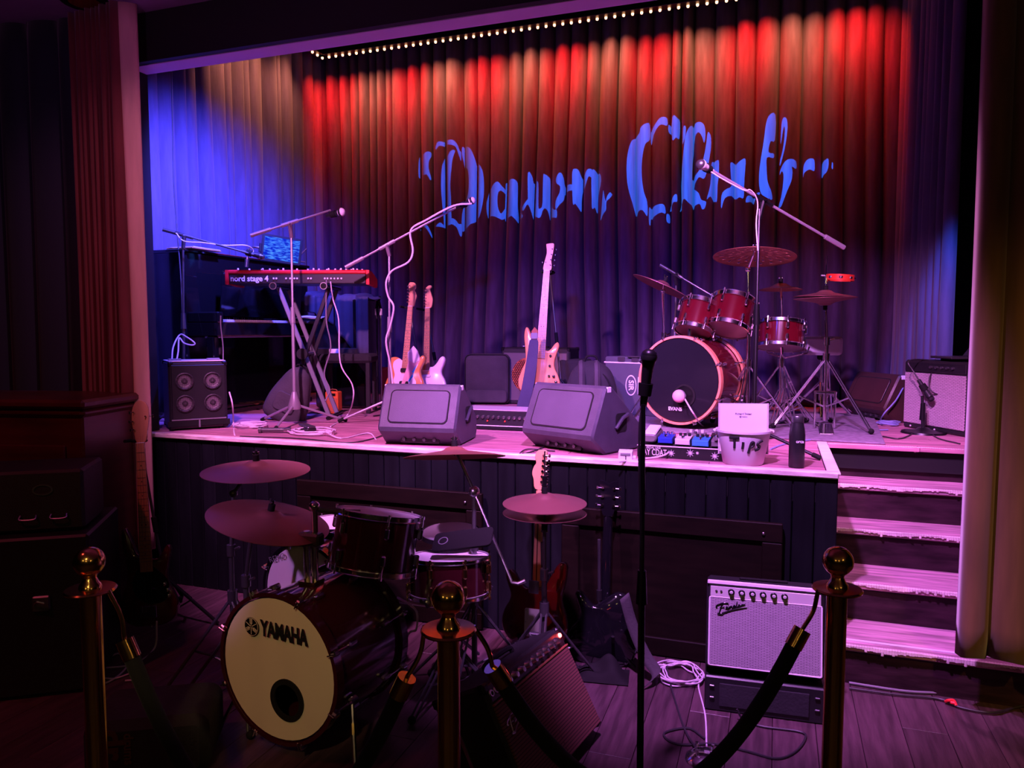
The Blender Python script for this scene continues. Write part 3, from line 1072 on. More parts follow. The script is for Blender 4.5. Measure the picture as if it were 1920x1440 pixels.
def drum(name, label, m, r, dep, shell, hoopmat, front, rear, nlug=8, lugmat='chrome', cat='drum', bass=False, hoopw=0.016, group=None, badge=None, hole=None, twolug=True):
    """drum along local Z: front head at +Z"""
    d = thing_m(name, label, cat, m, group)
    h = dep / 2
    MB().ring([(r, -h), (r, h), (r - 0.007, h), (r - 0.007, -h)], 48).build('shell', shell, d)
    hw = 0.038 if bass else hoopw
    for sg, hm, nm in ((1, front, 'front_head'), (-1, rear, 'rear_head')):
        z0 = sg * (h + 0.004)
        if hole and sg == 1:
            hx, hy, hr = hole
            mb = MB()
            n = 48
            vs = [((r - 0.002) * math.cos(2 * PI * i / n), (r - 0.002) * math.sin(2 * PI * i / n), z0) for i in range(n)]
            vs += [(hx + hr * math.cos(2 * PI * i / n), hy + hr * math.sin(2 * PI * i / n), z0) for i in range(n)]
            mb.add(vs, [[i, (i + 1) % n, n + (i + 1) % n, n + i] for i in range(n)])
            hd = mb.build(nm, hm, d, fix=False)
            MB().ring([(hr - 0.012, 0.004), (hr + 0.008, 0.004), (hr + 0.008, -0.004), (hr - 0.012, -0.004)], 36, Matrix.Translation((hx, hy, z0 + 0.002))).build('port_ring', 'black_rubber', d)
        else:
            MB().lathe([(0.0001, z0), (r - 0.002, z0), (r + 0.003, z0 - sg * 0.012)], 48).build(nm, hm, d)
        zc = z0 + sg * 0.006
        if bass:
            MB().ring([(r + 0.004, zc - sg * hw), (r + 0.019, zc - sg * hw), (r + 0.019, zc), (r + 0.004, zc)], 56).build('hoop', hoopmat, d)
        else:
            MB().ring([(r + 0.003, zc - sg * hw), (r + 0.010, zc - sg * hw), (r + 0.006, zc - sg * (hw - 0.004)), (r + 0.006, zc - sg * 0.003), (r + 0.011, zc), (r + 0.003, zc)], 48).build('hoop', hoopmat, d)
    lug = MB().box((0.012, 0, 0), (0.024, 0.018, 0.045), 0.006).cyl((0.018, 0, 0), (0.018, 0, 0.03), 0.006, n=8)
    lms, rms, cms = [], [], []
    for i in range(nlug):
        a = 2 * PI * (i + 0.5) / nlug
        ra = Matrix.Rotation(a, 4, 'Z')
        for sg in (1, -1):
            zl = h - min(0.11, dep * 0.26)
            lms.append(ra @ Matrix.Translation((r, 0, sg * zl)) @ (Matrix.Identity(4) if sg > 0 else Matrix.Rotation(PI, 4, 'X')))
            rms.append(ra @ Matrix.Translation((r + 0.018, 0, sg * (h + 0.004))) @ (Matrix.Identity(4) if sg > 0 else Matrix.Rotation(PI, 4, 'X')))
    repeat(lug, 'lug', lugmat, d, lms)
    L = min(0.11, dep * 0.26)
    rod = MB().cyl((0, 0, 0.012), (0, 0, -L), 0.0035, n=6)
    if bass:
        rod.box((0.006, 0, -0.004), (0.022, 0.02, 0.028), 0.004).box((0, 0, 0.016), (0.03, 0.006, 0.008), 0.002)
    else:
        rod.cyl((0, 0, 0.012), (0, 0, 0.0), 0.006, n=6)
    repeat(rod, 'tension_rod', lugmat, d, rms)
    return d


def cymbal(label, c, r, nrm=(0, 0, 1), m='cymbal', group=None, holes=0, name='cymbal'):
    t = thing_m(name, label, 'cymbal', axis_m(c, nrm), group)
    pr = [(0.006, 0.0), (0.02, 0.001), (0.035, -0.003), (0.048, -0.012), (0.058, -0.017), (r * 0.5, -0.025), (r * 0.8, -0.035), (r, -0.044)]
    un = [(a, b - 0.0022) for a, b in reversed(pr)]
    if holes:
        # plate with drilled holes: flat ring sectors between hole rows
        mb = MB()
        n = 72
        rows = [(0.006, 0.0), (0.035, -0.003), (0.058, -0.017)]
        q = 0.058
        k = 7
        for i in range(1, k + 1):
            q2 = 0.058 + (r - 0.012 - 0.058) * i / k
            rows.append((q2, -0.017 - 0.024 * (q2 - 0.058) / (r - 0.058)))
        rows.append((r, -0.044))
        vs = []
        for a, b in rows:
            for i in range(n):
                vs.append((a * math.cos(2 * PI * i / n), a * math.sin(2 * PI * i / n), b))
        fs = []
        for j in range(len(rows) - 1):
            for i in range(n):
                if j in (3, 5, 7) and (i + j) % 4 == 0:
                    continue
                fs.append([j * n + i, j * n + (i + 1) % n, (j + 1) * n + (i + 1) % n, (j + 1) * n + i])
        mb.add(vs, fs)
        o = mb.build('plate', m, t, fix=False, angle=60)
        o.modifiers.new('thickness', 'SOLIDIFY').thickness = 0.002
    else:
        MB().ring(pr + un, 56).build('plate', m, t, angle=60)
    MB().lathe([(0.0001, 0.045), (0.006, 0.045), (0.006, 0.03), (0.014, 0.028), (0.014, 0.002), (0.003, 0.0)], 14).build('felt_and_nut', 'black_rubber', t)
    MB().box((0, 0, 0.036), (0.03, 0.006, 0.012), 0.003).build('wing_nut', 'chrome', t)
    return t


def cymbal_stand(label, base, top, tilt_to=None, m='chrome', spread=0.28, legh=0.42, a0=30, name='cymbal_stand', group=None, pedal=False):
    """double braced tripod, two tube stages, rod up to the cymbal"""
    s = thing(name, label, 'stand', base, group=group)
    top = Vector(top) - Vector(base)
    h = top.z
    for i in range(3):
        a = R(a0 + 120 * i)
        d = Vector((math.cos(a), math.sin(a), 0))
        n = Vector((-d.y, d.x, 0)) * 0.011
        mb = MB()
        for sg in (-1, 1):
            mb.tube([tuple(n * sg + Vector((0, 0, legh))), tuple(d * spread * 0.5 + n * sg + Vector((0, 0, legh * 0.52))), tuple(d * spread + n * sg + Vector((0, 0, 0.02)))], 0.0055, 6)
        lg = mb.build('leg', m, s)
        MB().ball(tuple(d * (spread + 0.004) + Vector((0, 0, 0.018))), 0.018, 10, 6).build('rubber_foot', 'black_rubber', lg)
        MB().tube([tuple(d * spread * 0.55 + Vector((0, 0, legh * 0.47))), (0, 0, legh * 0.30)], 0.006, 6).build('brace', m, s)
    j = Vector((0, 0, h * 0.62))
    if pedal:
        j = Vector((0, 0, h * 0.7))
    MB().cyl((0, 0, 0.05), tuple(j), 0.0125, n=12).build('lower_tube', m, s)
    MB().cyl((0, 0, legh - 0.03), (0, 0, legh + 0.03), 0.022, n=12).build('leg_collar', m, s)
    cl = MB().cyl(tuple(j - Vector((0, 0, 0.03))), tuple(j + Vector((0, 0, 0.02))), 0.02, n=12)
    cl.build('height_collar', m, s)
    MB().tube([tuple(j + Vector((0.015, 0, 0))), tuple(j + Vector((0.045, 0, 0.012)))], 0.006, 6).build('wing_screw', m, s)
    if tilt_to is None:
        MB().cyl(tuple(j), tuple(top), 0.0085, n=10).build('upper_tube', m, s)
        MB().cyl(tuple(top - Vector((0, 0, 0.06))), tuple(top + Vector((0, 0, 0.05))), 0.004, n=8).build('rod', m, s)
    else:
        k = Vector(tilt_to) - Vector(base)
        MB().cyl(tuple(j), tuple(k), 0.0095, n=10).build('upper_tube', m, s)
        kn = MB().ball(tuple(k), 0.019, 12, 8)
        kn.build('tilter', m, s)
        MB().tube([tuple(k), tuple(top)], 0.0075, 8).build('arm', m, s)
        MB().cyl(tuple(top - Vector((0, 0, 0.04))), tuple(top + Vector((0, 0, 0.05))), 0.004, n=8).build('rod', m, s)
    if pedal:
        MB().box((0, -0.16, 0.035), (0.085, 0.26, 0.012), 0.004, TM(rx=8)).build('foot_plate', m, s)
        for sx in (-1, 1):
            MB().box((sx * 0.06, 0, 0.12), (0.014, 0.03, 0.24), 0.004).build('pedal_post', m, s)
        MB().box((0, 0, 0.235), (0.14, 0.025, 0.02), 0.004).build('pedal_bridge', m, s)
    return s


def mic_stand(label, base, joint, b0=None, b1=None, m='grey_pole', kind='tripod', spread=0.30, a0=20, hubz=0.16, group=None, hubmat=None, boommat=None):
    """microphone stand: tripod or round base, telescopic pole, boom from b0 (tail) to b1 (tip), in world coordinates"""
    s = thing('microphone_stand', label, 'microphone stand', base, group=group)
    B = Vector(base)
    J = Vector(joint) - B
    if kind == 'tripod':
        MB().lathe([(0.016, hubz + 0.09), (0.024, hubz + 0.06), (0.045, hubz - 0.01), (0.040, hubz - 0.03), (0.0001, hubz - 0.03)], 16).build('hub', hubmat or m, s)
        for i in range(3):
            a = R(a0 + 120 * i)
            d = Vector((math.cos(a), math.sin(a), 0))
            e = d * spread + Vector((0, 0, 0.012))
            st = d * 0.025 + Vector((0, 0, hubz - 0.005))
            lg = MB().tube([tuple(st), tuple(e)], 0.0085, 8).build('leg', m, s)
            MB().tube([tuple(st.lerp(e, 0.88)), tuple(e)], 0.0125, 8).build('foot', 'black_rubber', lg)
    else:
        MB().lathe([(0.0001, 0.04), (0.03, 0.035), (0.05, 0.022), (0.125, 0.012), (0.13, 0.0), (0.0001, 0.0)], 32).build('base', m, s)
    mid = Vector((J.x * 0.5, J.y * 0.5, J.z * 0.56))
    z0 = hubz if kind == 'tripod' else 0.03
    MB().cyl((0, 0, z0 - 0.02), tuple(mid), 0.0115, n=10).build('pole', m, s)
    MB().cyl(tuple(mid - Vector((0, 0, 0.05))), tuple(mid + Vector((0, 0, 0.06))), 0.019, 0.014, 12).build('clutch', hubmat or m, s)
    MB().cyl(tuple(mid), tuple(J), 0.008, n=10).build('inner_pole', m, s)
    if b0 is not None:
        p0, p1 = Vector(b0) - B, Vector(b1) - B
        MB().cyl(tuple(p0), tuple(p1), 0.0075, n=10).build('boom', boommat or m, s)
        dd = (p1 - p0).normalized()
        MB().cyl(tuple(p0 - dd * 0.01), tuple(p0 + dd * 0.13), 0.0135, n=10).build('counterweight', boommat or hubmat or m, s)
        q = p0 + dd * dd.dot(J - p0)
        MB().cyl(tuple(q - dd * 0.06), tuple(q + dd * 0.06), 0.0135, n=10).build('boom_clamp', m, s)
        MB().cyl(tuple(J + Vector((0, 0, -0.05))), tuple(q), 0.013, 0.016, 10).build('swivel', m, s)
        MB().tube([tuple(q), tuple(q + Vector((0.03, -0.05, -0.005)))], 0.006, 6).build('tee_handle', m, s)
    return s


def microphone(label, tail, head, r=0.026, ball='steel', body='black_satin', clip=True, group=None):
    """hand-held microphone: tapered body from tail to head with a wire ball"""
    T, Hd = Vector(tail), Vector(head)
    L = (Hd - T).length
    t = thing_m('microphone', label, 'microphone', axis_m(tail, Hd - T), group)
    MB().lathe([(0.0001, 0), (0.011, 0.0), (0.012, 0.01), (0.019, L - 0.035), (0.022, L - 0.02), (0.0001, L - 0.018)], 18).build('body', body, t)
    MB().ring([(r + 0.0005, L - 0.012), (r + 0.0015, L - 0.003), (r + 0.0005, L + 0.004), (r - 0.004, L)], 20).build('band', body, t)
    MB().lathe([(0.021, L - 0.022), (r, L - 0.006), (r, L + 0.006), (r * 0.86, L + r * 0.55), (r * 0.5, L + r * 0.86), (0.0001, L + r * 0.92)], 20).build('grille_ball', ball, t)
    if clip:
        MB().ring([(0.016, 0.035), (0.021, 0.035), (0.024, 0.075), (0.019, 0.075)], 16).build('clip', 'black_rubber', t)
    return t


def cable(label, pts, r=0.0035, m='cable_dark', k=6, group=None, name='cable', n=6):
    p = sm(pts, k)
    b = Vector(pts[0])
    o = MB().tube([q - b for q in p], r, n).build(name, m)
    o.location = b
    tag(o, label, 'cable', group)
    return o


def coil(label, c, rad, loops, r=0.0035, m='cable_light', tails=(), seed=1, sq=1.0, group=None, rz=0):
    rg = random.Random(seed)
    pts = []
    per = 12
    if tails:
        pts += [Vector(p) - Vector(c) for p in tails[0]]
    for i in range(loops * per):
        a = 2 * PI * i / per + R(rz)
        lp = i // per
        rr = rad * (0.72 + 0.28 * rg.random()) + 0.05 * rad * math.sin(a * 0.37 + seed)
        ox = rad * 0.12 * math.sin(lp * 2.1 + seed)
        oy = rad * 0.12 * math.cos(lp * 1.7 + seed)
        pts.append(Vector((ox + rr * math.cos(a), oy + rr * sq * math.sin(a), r + 0.5 * r * (lp % 4) + 0.004 * rg.random() + 0.003 * lp)))
    if len(tails) > 1:
        pts += [Vector(p) - Vector(c) for p in tails[1]]
    o = MB().tube(sm(pts, 4), r, 6).build('cable_coil', m)
    o.location = c
    tag(o, label, 'cable', group)
    return o


def script_logo(parent, mm, m, s=1.0, name='logo'):
    """slanted script lettering drawn as a raised wire, with an underline swash"""
    strokes = [
        [(0.012, -0.018), (0.016, -0.004), (0.024, 0.018), (0.030, 0.026), (0.022, 0.026), (0.006, 0.020), (0.000, 0.012), (0.006, 0.010)],
        [(0.022, 0.027), (0.036, 0.030), (0.050, 0.029), (0.054, 0.024)],
        [(0.016, 0.006), (0.028, 0.010), (0.036, 0.009)],
        [(0.040, 0.002), (0.048, 0.008), (0.050, 0.012), (0.045, 0.011), (0.044, 0.004), (0.050, 0.003), (0.056, 0.008), (0.058, 0.013), (0.058, 0.006), (0.064, 0.014), (0.068, 0.012), (0.068, 0.005),
         (0.074, 0.008), (0.082, 0.016), (0.078, 0.018), (0.074, 0.011), (0.080, 0.007), (0.087, 0.016), (0.093, 0.034), (0.086, 0.010), (0.092, 0.010), (0.098, 0.017), (0.103, 0.020), (0.098, 0.021), (0.097, 0.014),
         (0.103, 0.012), (0.110, 0.018), (0.113, 0.023), (0.114, 0.017), (0.119, 0.022), (0.126, 0.022)],
        [(0.012, -0.018), (0.022, -0.020), (0.060, -0.006), (0.100, 0.004), (0.132, 0.010)],
        [(0.012, -0.018), (0.004, -0.021), (0.020, -0.025), (0.028, -0.020)],
    ]
    mb = MB()
    for i, st in enumerate(strokes):
        pts = sm([(x * s, -0.003, z * s) for x, z in st], 4)
        mb.tube(pts, 0.0022 * s if i < 4 else 0.0028 * s, 5, mm)
    return mb.build(name, m, parent)


# ------------------------------------------------------------ on stage: speakers, keyboard corner
def cabinet(name, label, cat, fl, fr, h, dep, z, m='black_tolex', bev=0.012):
    """box whose front bottom edge runs between two floor points; returns (root, width, y of the front face)"""
    a, b = Vector((fl[0], fl[1], z)), Vector((fr[0], fr[1], z))
    ang = math.degrees(math.atan2(b.y - a.y, b.x - a.x))
    wd = (b - a).length
    mid = (a + b) / 2
    d = Vector((-math.sin(R(ang)), math.cos(R(ang)), 0))
    t = thing(name, label, cat, tuple(mid + d * dep / 2), rz=ang)
    MB().box((0, 0, h / 2), (wd, dep, h), bev).build('cabinet', m, t)
    return t, wd, -dep / 2


def corners(t, wd, dep, h, m='black_metal', s=0.035):
    mb = MB().box((0, 0, 0), (s, s, s), 0.008)
    repeat(mb, 'corner_guard', m, t, [Matrix.Translation((sx * (wd / 2 - s / 2 + 0.003), sy * (dep / 2 - s / 2 + 0.003), zz))
                                      for sx in (-1, 1) for sy in (-1, 1) for zz in (s / 2 - 0.003, h - s / 2 + 0.003)])


t, W_, yf = cabinet('bass_cabinet', 'black bass speaker cabinet with four round cones at the stage edge', 'speaker', (-3.676, 3.773, 0.950), (-3.451, 4.050, 0.950), 0.435, 0.30, STZ + 0.012)
MB().box((0, yf - 0.002, 0.235), (W_ - 0.03, 0.012, 0.36), 0.004).build('grille', 'black_satin', t)
cone = MB().lathe([(0.052, 0.0), (0.056, 0.010), (0.050, 0.012), (0.046, 0.004), (0.02, -0.004), (0.017, 0.004), (0.0001, 0.006)], 28, TM(rx=90))
repeat(cone, 'cone', 'cone_mesh_glints', t, [Matrix.Translation((x, yf - 0.009, z)) for x in (-0.085, 0.085) for z in (0.165, 0.31)])
MB().box((0, yf - 0.004, 0.058), (W_ - 0.02, 0.012, 0.010), 0.003).box((0, yf - 0.004, 0.03), (0.010, 0.012, 0.05), 0.002).build('port_frame', 'grey_plastic', t)
for x in (-0.1, 0.1):
    MB().box((x, yf - 0.002, 0.032), (0.18, 0.008, 0.036), 0.002).build('port', 'void_black', t)
MB().box((0, 0, 0.438), (W_ - 0.01, 0.29, 0.006), 0.002).build('top_edge', 'trim_silver', t)
for x in (-0.12, 0.12):
    MB().box((x, 0, 0.446), (0.08, 0.05, 0.012), 0.004).build('jack_cup', 'grey_plastic', t)
corners(t, W_, 0.30, 0.435)
for sx in (-1, 1):
    for sy in (-1, 1):
        MB().cyl((sx * (W_ / 2 - 0.04), sy * 0.11, -0.012), (sx * (W_ / 2 - 0.04), sy * 0.11, 0.0), 0.015, n=10).build('foot', 'black_rubber', t)

# piano along the side curtain
pn = thing('upright_piano', 'black glossy upright piano standing along the blue curtain', 'piano', (-4.24, 5.08, STZ))
MB().box((0.0, 0, 0.62), (0.40, 1.50, 1.20), 0.008).build('case', 'black_gloss', pn)
MB().box((0.0, 0, 1.225), (0.44, 1.53, 0.022), 0.006).build('lid', 'black_gloss', pn)
MB().box((0.32, 0, 0.66), (0.30, 1.48, 0.10), 0.006).build('key_bed', 'black_gloss', pn)
for y in (-0.71, 0.71):
    MB().box((0.34, y, 0.745), (0.28, 0.06, 0.08), 0.01).build('key_block', 'black_gloss', pn)
    MB().box((0.40, y, 0.305), (0.07, 0.06, 0.61), 0.01).build('leg', 'black_gloss', pn)
repeat(MB().box((0, 0, 0), (0.145, 0.0225, 0.02), 0.002), 'white_key', 'white_plastic', pn, [Matrix.Translation((0.375, -0.598 + 0.0235 * i, 0.72)) for i in range(52)])
repeat(MB().box((0, 0, 0), (0.09, 0.011, 0.022), 0.002), 'black_key', 'black_gloss', pn,
       [Matrix.Translation((0.345, -0.586 + 0.0235 * i, 0.735)) for i in range(51) if i % 7 not in (1, 4)])
MB().box((0.205, 0, 0.95), (0.012, 1.0, 0.34), 0.004, TM(ry=6)).build('music_desk', 'black_gloss', pn)
MB().box((0.33, 0, 0.602), (0.02, 1.40, 0.012), 0.002).build('key_slip', 'trim_silver', pn)
for k in range(3):
    MB().box((0.24, -0.09 + 0.09 * k, 0.06), (0.10, 0.03, 0.012), 0.004).build('pedal', 'brass', pn)
MB().box((0.02, 0, 0.02), (0.42, 1.5, 0.04), 0.006).build('plinth', 'black_gloss', pn)

sh = thing('sheet_music', 'bright white sheet lying on the piano keys', 'paper', (-3.504, 5.094, 1.692), rz=12, rx=0)
MB().grid(lambda u, v: (-0.11 + 0.22 * u, -0.055 + 0.11 * v, 0.004 + 0.02 * v + 0.004 * math.sin(u * 6)), 8, 4).build('page', 'paper', sh, fix=False).modifiers.new('t', 'SOLIDIFY').thickness = 0.001

tb = thing('tablet_screen', 'tablet glowing blue in a clamp above the piano', 'tablet', (-3.612, 4.884, 2.221), rz=40, ry=7)
MB().prism(rect(0.30, 0.205, 0.012, 3), -0.006, 0.010, 0.002).build('case', 'black_satin', tb)
MB().prism(rect(0.262, 0.17, 0.002, 2), -0.0075, -0.0062, 0.0).build('screen', 'tablet_glow', tb)
MB().tube([(-0.15, 0.0, -0.01), (-0.20, 0.01, -0.01), (-0.235, 0.02, -0.03), (-0.24, 0.02, -0.13)], 0.009, 8).build('clamp_arm', 'steel', tb)
MB().box((-0.155, 0, -0.01), (0.02, 0.03, 0.07), 0.004).build('clamp', 'black_satin', tb)
MB().cyl((-0.24, 0.02, -0.17), (-0.24, 0.02, -0.11), 0.016, n=12).build('clamp_base', 'steel', tb)

fm = thing('folded_music_stand', 'folded brown wire music stand lying on the piano lid', 'music stand', (-4.22, 5.60, 2.197))
for i, (a, b) in enumerate((((-.1, -.16, .01), (.14, .1, .1)), ((-.12, .12, .02), (.16, -.04, .06)), ((0, -.2, .015), (.1, .18, .12)), ((-.05, -.08, .05), (.18, .2, .02)), ((.05, -.14, .02), (.12, 0, .16)), ((-.14, -.04, .01), (.05, .16, .05)), ((.1, .12, .01), (.2, .2, .14)))):
    MB().tube([a, b], 0.007, 6).build('rod', 'twig_brown', fm)
MB().box((0.03, 0.02, 0.05), (0.10, 0.12, 0.05), 0.01, TM(rx=20, rz=30)).build('clamp', 'black_satin', fm)
pp = thing('paper_folder', 'thin brown folder lying at the near end of the piano lid', 'folder', (-4.1, 4.50, 2.19))
MB().box((0, 0, 0.006), (0.24, 0.30, 0.010), 0.003).build('cover', 'maple_dark', pp)
MB().box((0.01, 0, 0.014), (0.22, 0.28, 0.005), 0.001).build('pages', 'paper', pp)

# red keyboard on its stand: the rear panel faces the hall
KB = (-3.282, 4.611, 1.987)
kb = thing('stage_keyboard', 'red stage keyboard with white lettering on its rear panel', 'keyboard', KB, rz=19.5)
L = 1.045
MB().box((0, 0.155, -0.012), (L - 0.05, 0.30, 0.075), 0.006).build('chassis', 'black_satin', kb)
MB().box((0, 0.06, 0.036), (L - 0.04, 0.125, 0.028), 0.008).build('red_panel', 'key_red', kb)
for sx in (-1, 1):
    MB().prism([(0, -0.055), (0.32, -0.062), (0.335, -0.04), (0.33, 0.005), (0.12, 0.046), (0.0, 0.050)], -0.0125, 0.0125, 0.003,
               TM((sx * (L / 2 - 0.0125), 0, 0), rz=90)).build('cheek', 'key_red', kb)
repeat(MB().box((0, 0, 0), (0.0225, 0.14, 0.018), 0.002), 'white_key', 'white_plastic', kb, [Matrix.Translation((-0.482 + 0.0238 * i, 0.25, 0.022)) for i in range(41)])
repeat(MB().box((0, 0, 0), (0.012, 0.09, 0.016), 0.002), 'black_key', 'black_gloss', kb, [Matrix.Translation((-0.470 + 0.0238 * i, 0.225, 0.036)) for i in range(40) if i % 7 not in (2, 6)])
kn = MB().lathe([(0.007, 0), (0.0065, 0.016), (0.0001, 0.017)], 10)
repeat(kn, 'knob', 'white_plastic', kb, [Matrix.Translation((x, 0.04 + 0.035 * (i % 3), 0.049)) for i, x in enumerate([-0.44, -0.37, -0.29, -0.26, -0.22, -0.17, -0.11, -0.02, 0.05, 0.11, 0.14, 0.19, 0.22, 0.26, 0.29, 0.31, 0.34, 0.37, 0.40, 0.42, 0.45])])
text('lettering', 'nord stage 4', 0.056, 'white_print', kb, TM((-0.345, -0.0005, -0.014)), 0.001, 0.0012, 0.97)
pm = MB().box((0, -0.002, 0), (0.012, 0.006, 0.012), 0.002)
repeat(pm, 'socket', 'white_print', kb, [Matrix.Translation((x, 0.002, -0.012)) for x in (-0.17, -0.15, -0.08, -0.05, -0.02, 0.0, 0.08, 0.10, 0.20, 0.22, 0.245, 0.27, 0.295, 0.32)])

ks = thing('keyboard_stand', 'black folding cross stand under the red keyboard', 'keyboard stand', (KB[0], KB[1], STZ), rz=19.5)
hk = KB[2] - STZ - 0.075
for y in (0.03, 0.27):
    MB().box((0, 0, 0), (0.03, 0.025, math.hypot(0.36, hk)), 0.004, TM((0.035, y, hk / 2), ry=-math.degrees(math.atan2(0.36, hk)))).build('leg', 'grey_plastic', ks)
    MB().box((0, 0, 0), (0.03, 0.025, math.hypot(0.36, hk)), 0.004, TM((0.035, y + 0.03, hk / 2), ry=math.degrees(math.atan2(0.36, hk)))).build('leg', 'black_satin', ks)
for x in (-0.145, 0.215):
    MB().cyl((x, -0.08, hk + 0.004), (x, 0.40, hk + 0.004), 0.014, n=12).build('top_bar', 'black_metal', ks)
    MB().cyl((x, -0.10, hk + 0.004), (x, -0.075, hk + 0.004), 0.024, n=20).build('end_cap', 'black_rubber', ks)
    MB().ring([(0.021, 0), (0.026, 0), (0.026, 0.006), (0.021, 0.006)], 20, TM((x, -0.102, hk + 0.004), rx=-90)).build('cap_ring', 'steel', ks)
for x in (-0.145, 0.215):
    MB().cyl((x, -0.05, 0.014), (x, 0.40, 0.014), 0.013, n=12).build('foot_bar', 'black_metal', ks)
MB().cyl((0.035, -0.02, hk / 2), (0.035, 0.34, hk / 2), 0.012, n=12).build('pivot', 'steel', ks)
MB().cyl((0.035, -0.04, hk / 2), (0.035, -0.01, hk / 2), 0.04, n=20).build('lock_disc', 'black_satin', ks)

# stands and microphones of the keyboard corner
mic_stand('dark boom microphone stand behind the four-cone cabinet', (-3.944, 4.184, 0.950), (-3.915, 4.191, 2.221), (-4.001, 4.113, 2.292), (-3.540, 4.478, 2.140), 'dark_steel', a0=60, spread=0.24)
microphone('small dark microphone hanging over the piano near end', (-3.627, 4.438, 2.169), (-3.502, 4.511, 2.127), 0.018, 'dark_steel')
mic_stand('boom microphone stand in front of the red keyboard', (-3.116, 4.318, 0.950), (-3.176, 4.405, 2.289), (-3.331, 4.187, 2.236), (-2.951, 4.549, 2.436), 'grey_pole', a0=-75, spread=0.36, hubz=0.14)
microphone('vocal microphone with a pale ball above the red keyboard', (-2.966, 4.519, 2.392), (-2.847, 4.520, 2.412), 0.029, 'trim_silver')
mic_stand('tall grey boom microphone stand beside the tele-shaped guitar', (-2.572, 4.670, 0.950), (-2.584, 4.712, 2.175), (-2.836, 4.560, 2.043), (-2.083, 4.860, 2.480), 'grey_pole', a0=205, spread=0.36, hubmat='grey_pole')
microphone('small vocal microphone at the tip of the tall grey boom', (-2.125, 4.843, 2.451), (-2.002, 4.837, 2.494), 0.024, 'trim_silver')
cable('pale cable looping from the tall grey boom down its pole', [(-1.997, 4.815, 2.469), (-2.125, 4.790, 2.457), (-2.310, 4.750, 2.366), (-2.422, 4.726, 2.295), (-2.395, 4.703, 2.152), (-2.425, 4.686, 2.071), (-2.538, 4.663, 2.014), (-2.574, 4.644, 1.932), (-2.568, 4.660, 1.837), (-2.521, 4.650, 1.765), (-2.549, 4.652, 1.636), (-2.575, 4.634, 1.524), (-2.548, 4.651, 1.337), (-2.507, 4.609, 1.154)], 0.007, 'cable_light')
s_ = thing('straight_microphone_stand', 'thin straight microphone stand with a white clip against the curtain', 'microphone stand', (-3.237, 5.734, 1.172))
bz_ = 1.172
MB().lathe([(0.0001, 0.02), (0.02, 0.018), (0.11, 0.008), (0.115, 0.0)], 28, TM((0, 0, STZ - bz_ + 0.0))).build('base', 'black_metal', s_)
MB().cyl((0, 0, STZ - bz_ + 0.01), (0, 0, 0.62), 0.007, n=10).build('pole', 'steel', s_)
MB().cyl((0, 0, 0.56), (0, 0, 0.615), 0.015, n=12).build('clip_sleeve', 'white_plastic', s_)
MB().tube([(0, 0, 0.62), (-0.01, -0.01, 0.68), (0.012, -0.03, 0.72)], 0.012, 8).build('clip', 'black_rubber', s_)

# dark shapes between the keyboard and the guitars
bx = thing('equipment_box', 'black trunk with a dark cloth thrown over it behind the keyboard', 'equipment box', (-3.447, 5.558, 1.234), rz=10)
z0 = STZ - 1.234
MB().box((0, 0, z0 + 0.46), (0.44, 0.40, 0.92 - 0.02), 0.01).build('body', 'black_gloss', bx)
MB().box((0, -0.205, z0 + 0.47), (0.46, 0.03, 0.07), 0.006).build('shelf', 'black_satin', bx)
MB().box((-0.04, -0.222, z0 + 0.47), (0.085, 0.02, 0.055), 0.004).build('latch', 'trim_silver', bx)
cl_ = thing('draped_cloth', 'dark purple cloth hanging over the black trunk', 'cloth', (-3.447, 5.558, 1.234), rz=10)


def drape(u, v):
    x = -0.30 + 0.56 * u
    fold = 0.018 * math.sin(u * 19) + 0.012 * math.sin(u * 41 + 1)
    t = v * 0.62
    if t < 0.36:
        return (x, 0.18 - t * 1.08 + fold, z0 + 0.93 + 0.02 * math.sin(u * 9 + v * 5) + fold * 0.6 + 0.05 * max(0, 0.45 - u))
    return (x, -0.215 + fold, z0 + 0.93 - (t - 0.36) * (0.5 + 2.2 * u * u) + fold * 0.4)


MB().grid(drape, 40, 24).build('cloth_sheet', 'strap_navy', cl_, fix=False, angle=90).modifiers.new('t', 'SOLIDIFY').thickness = 0.004

bk = thing('piano_bench', 'low black bench in front of the black trunk', 'bench', (-3.227, 5.196, 1.034), rz=19)
zb_ = STZ - 1.034
MB().box((0, 0, zb_ + 0.43), (0.42, 0.32, 0.07), 0.02).build('seat', 'black_cloth', bk)
for sx in (-1, 1):
    for sy in (-1, 1):
        MB().box((sx * 0.18, sy * 0.13, zb_ + 0.2), (0.035, 0.035, 0.40), 0.004).build('leg', 'black_satin', bk)
rb_ = thing('red_crate', 'dull red crate on the stage floor behind the bench', 'crate', (-3.472, 5.905, 1.012), rz=12)
MB().box((0, 0, 0.12), (0.34, 0.26, 0.24), 0.008).build('body', 'red_box', rb_)
MB().box((0, 0, 0.245), (0.35, 0.27, 0.02), 0.006).build('lid', 'red_box', rb_)
oc = thing('practice_amplifier', 'small orange box amplifier on the stage floor', 'amplifier', (-3.270, 5.038, 0.950), rz=10)
MB().box((0, 0, 0.088), (0.105, 0.085, 0.172), 0.006).build('cabinet', 'orange_tolex', oc)
MB().box((0, -0.044, 0.07), (0.085, 0.006, 0.11), 0.003).build('grille', 'cone_orange', oc)
MB().box((0.02, -0.044, 0.15), (0.03, 0.006, 0.02), 0.002).build('badge', 'gold_hw', oc)
MB().tube(sm([(-0.03, 0, 0.174), (-0.02, 0, 0.188), (0.02, 0, 0.188), (0.03, 0, 0.174)], 4), 0.004, 6).build('handle', 'leather', oc)
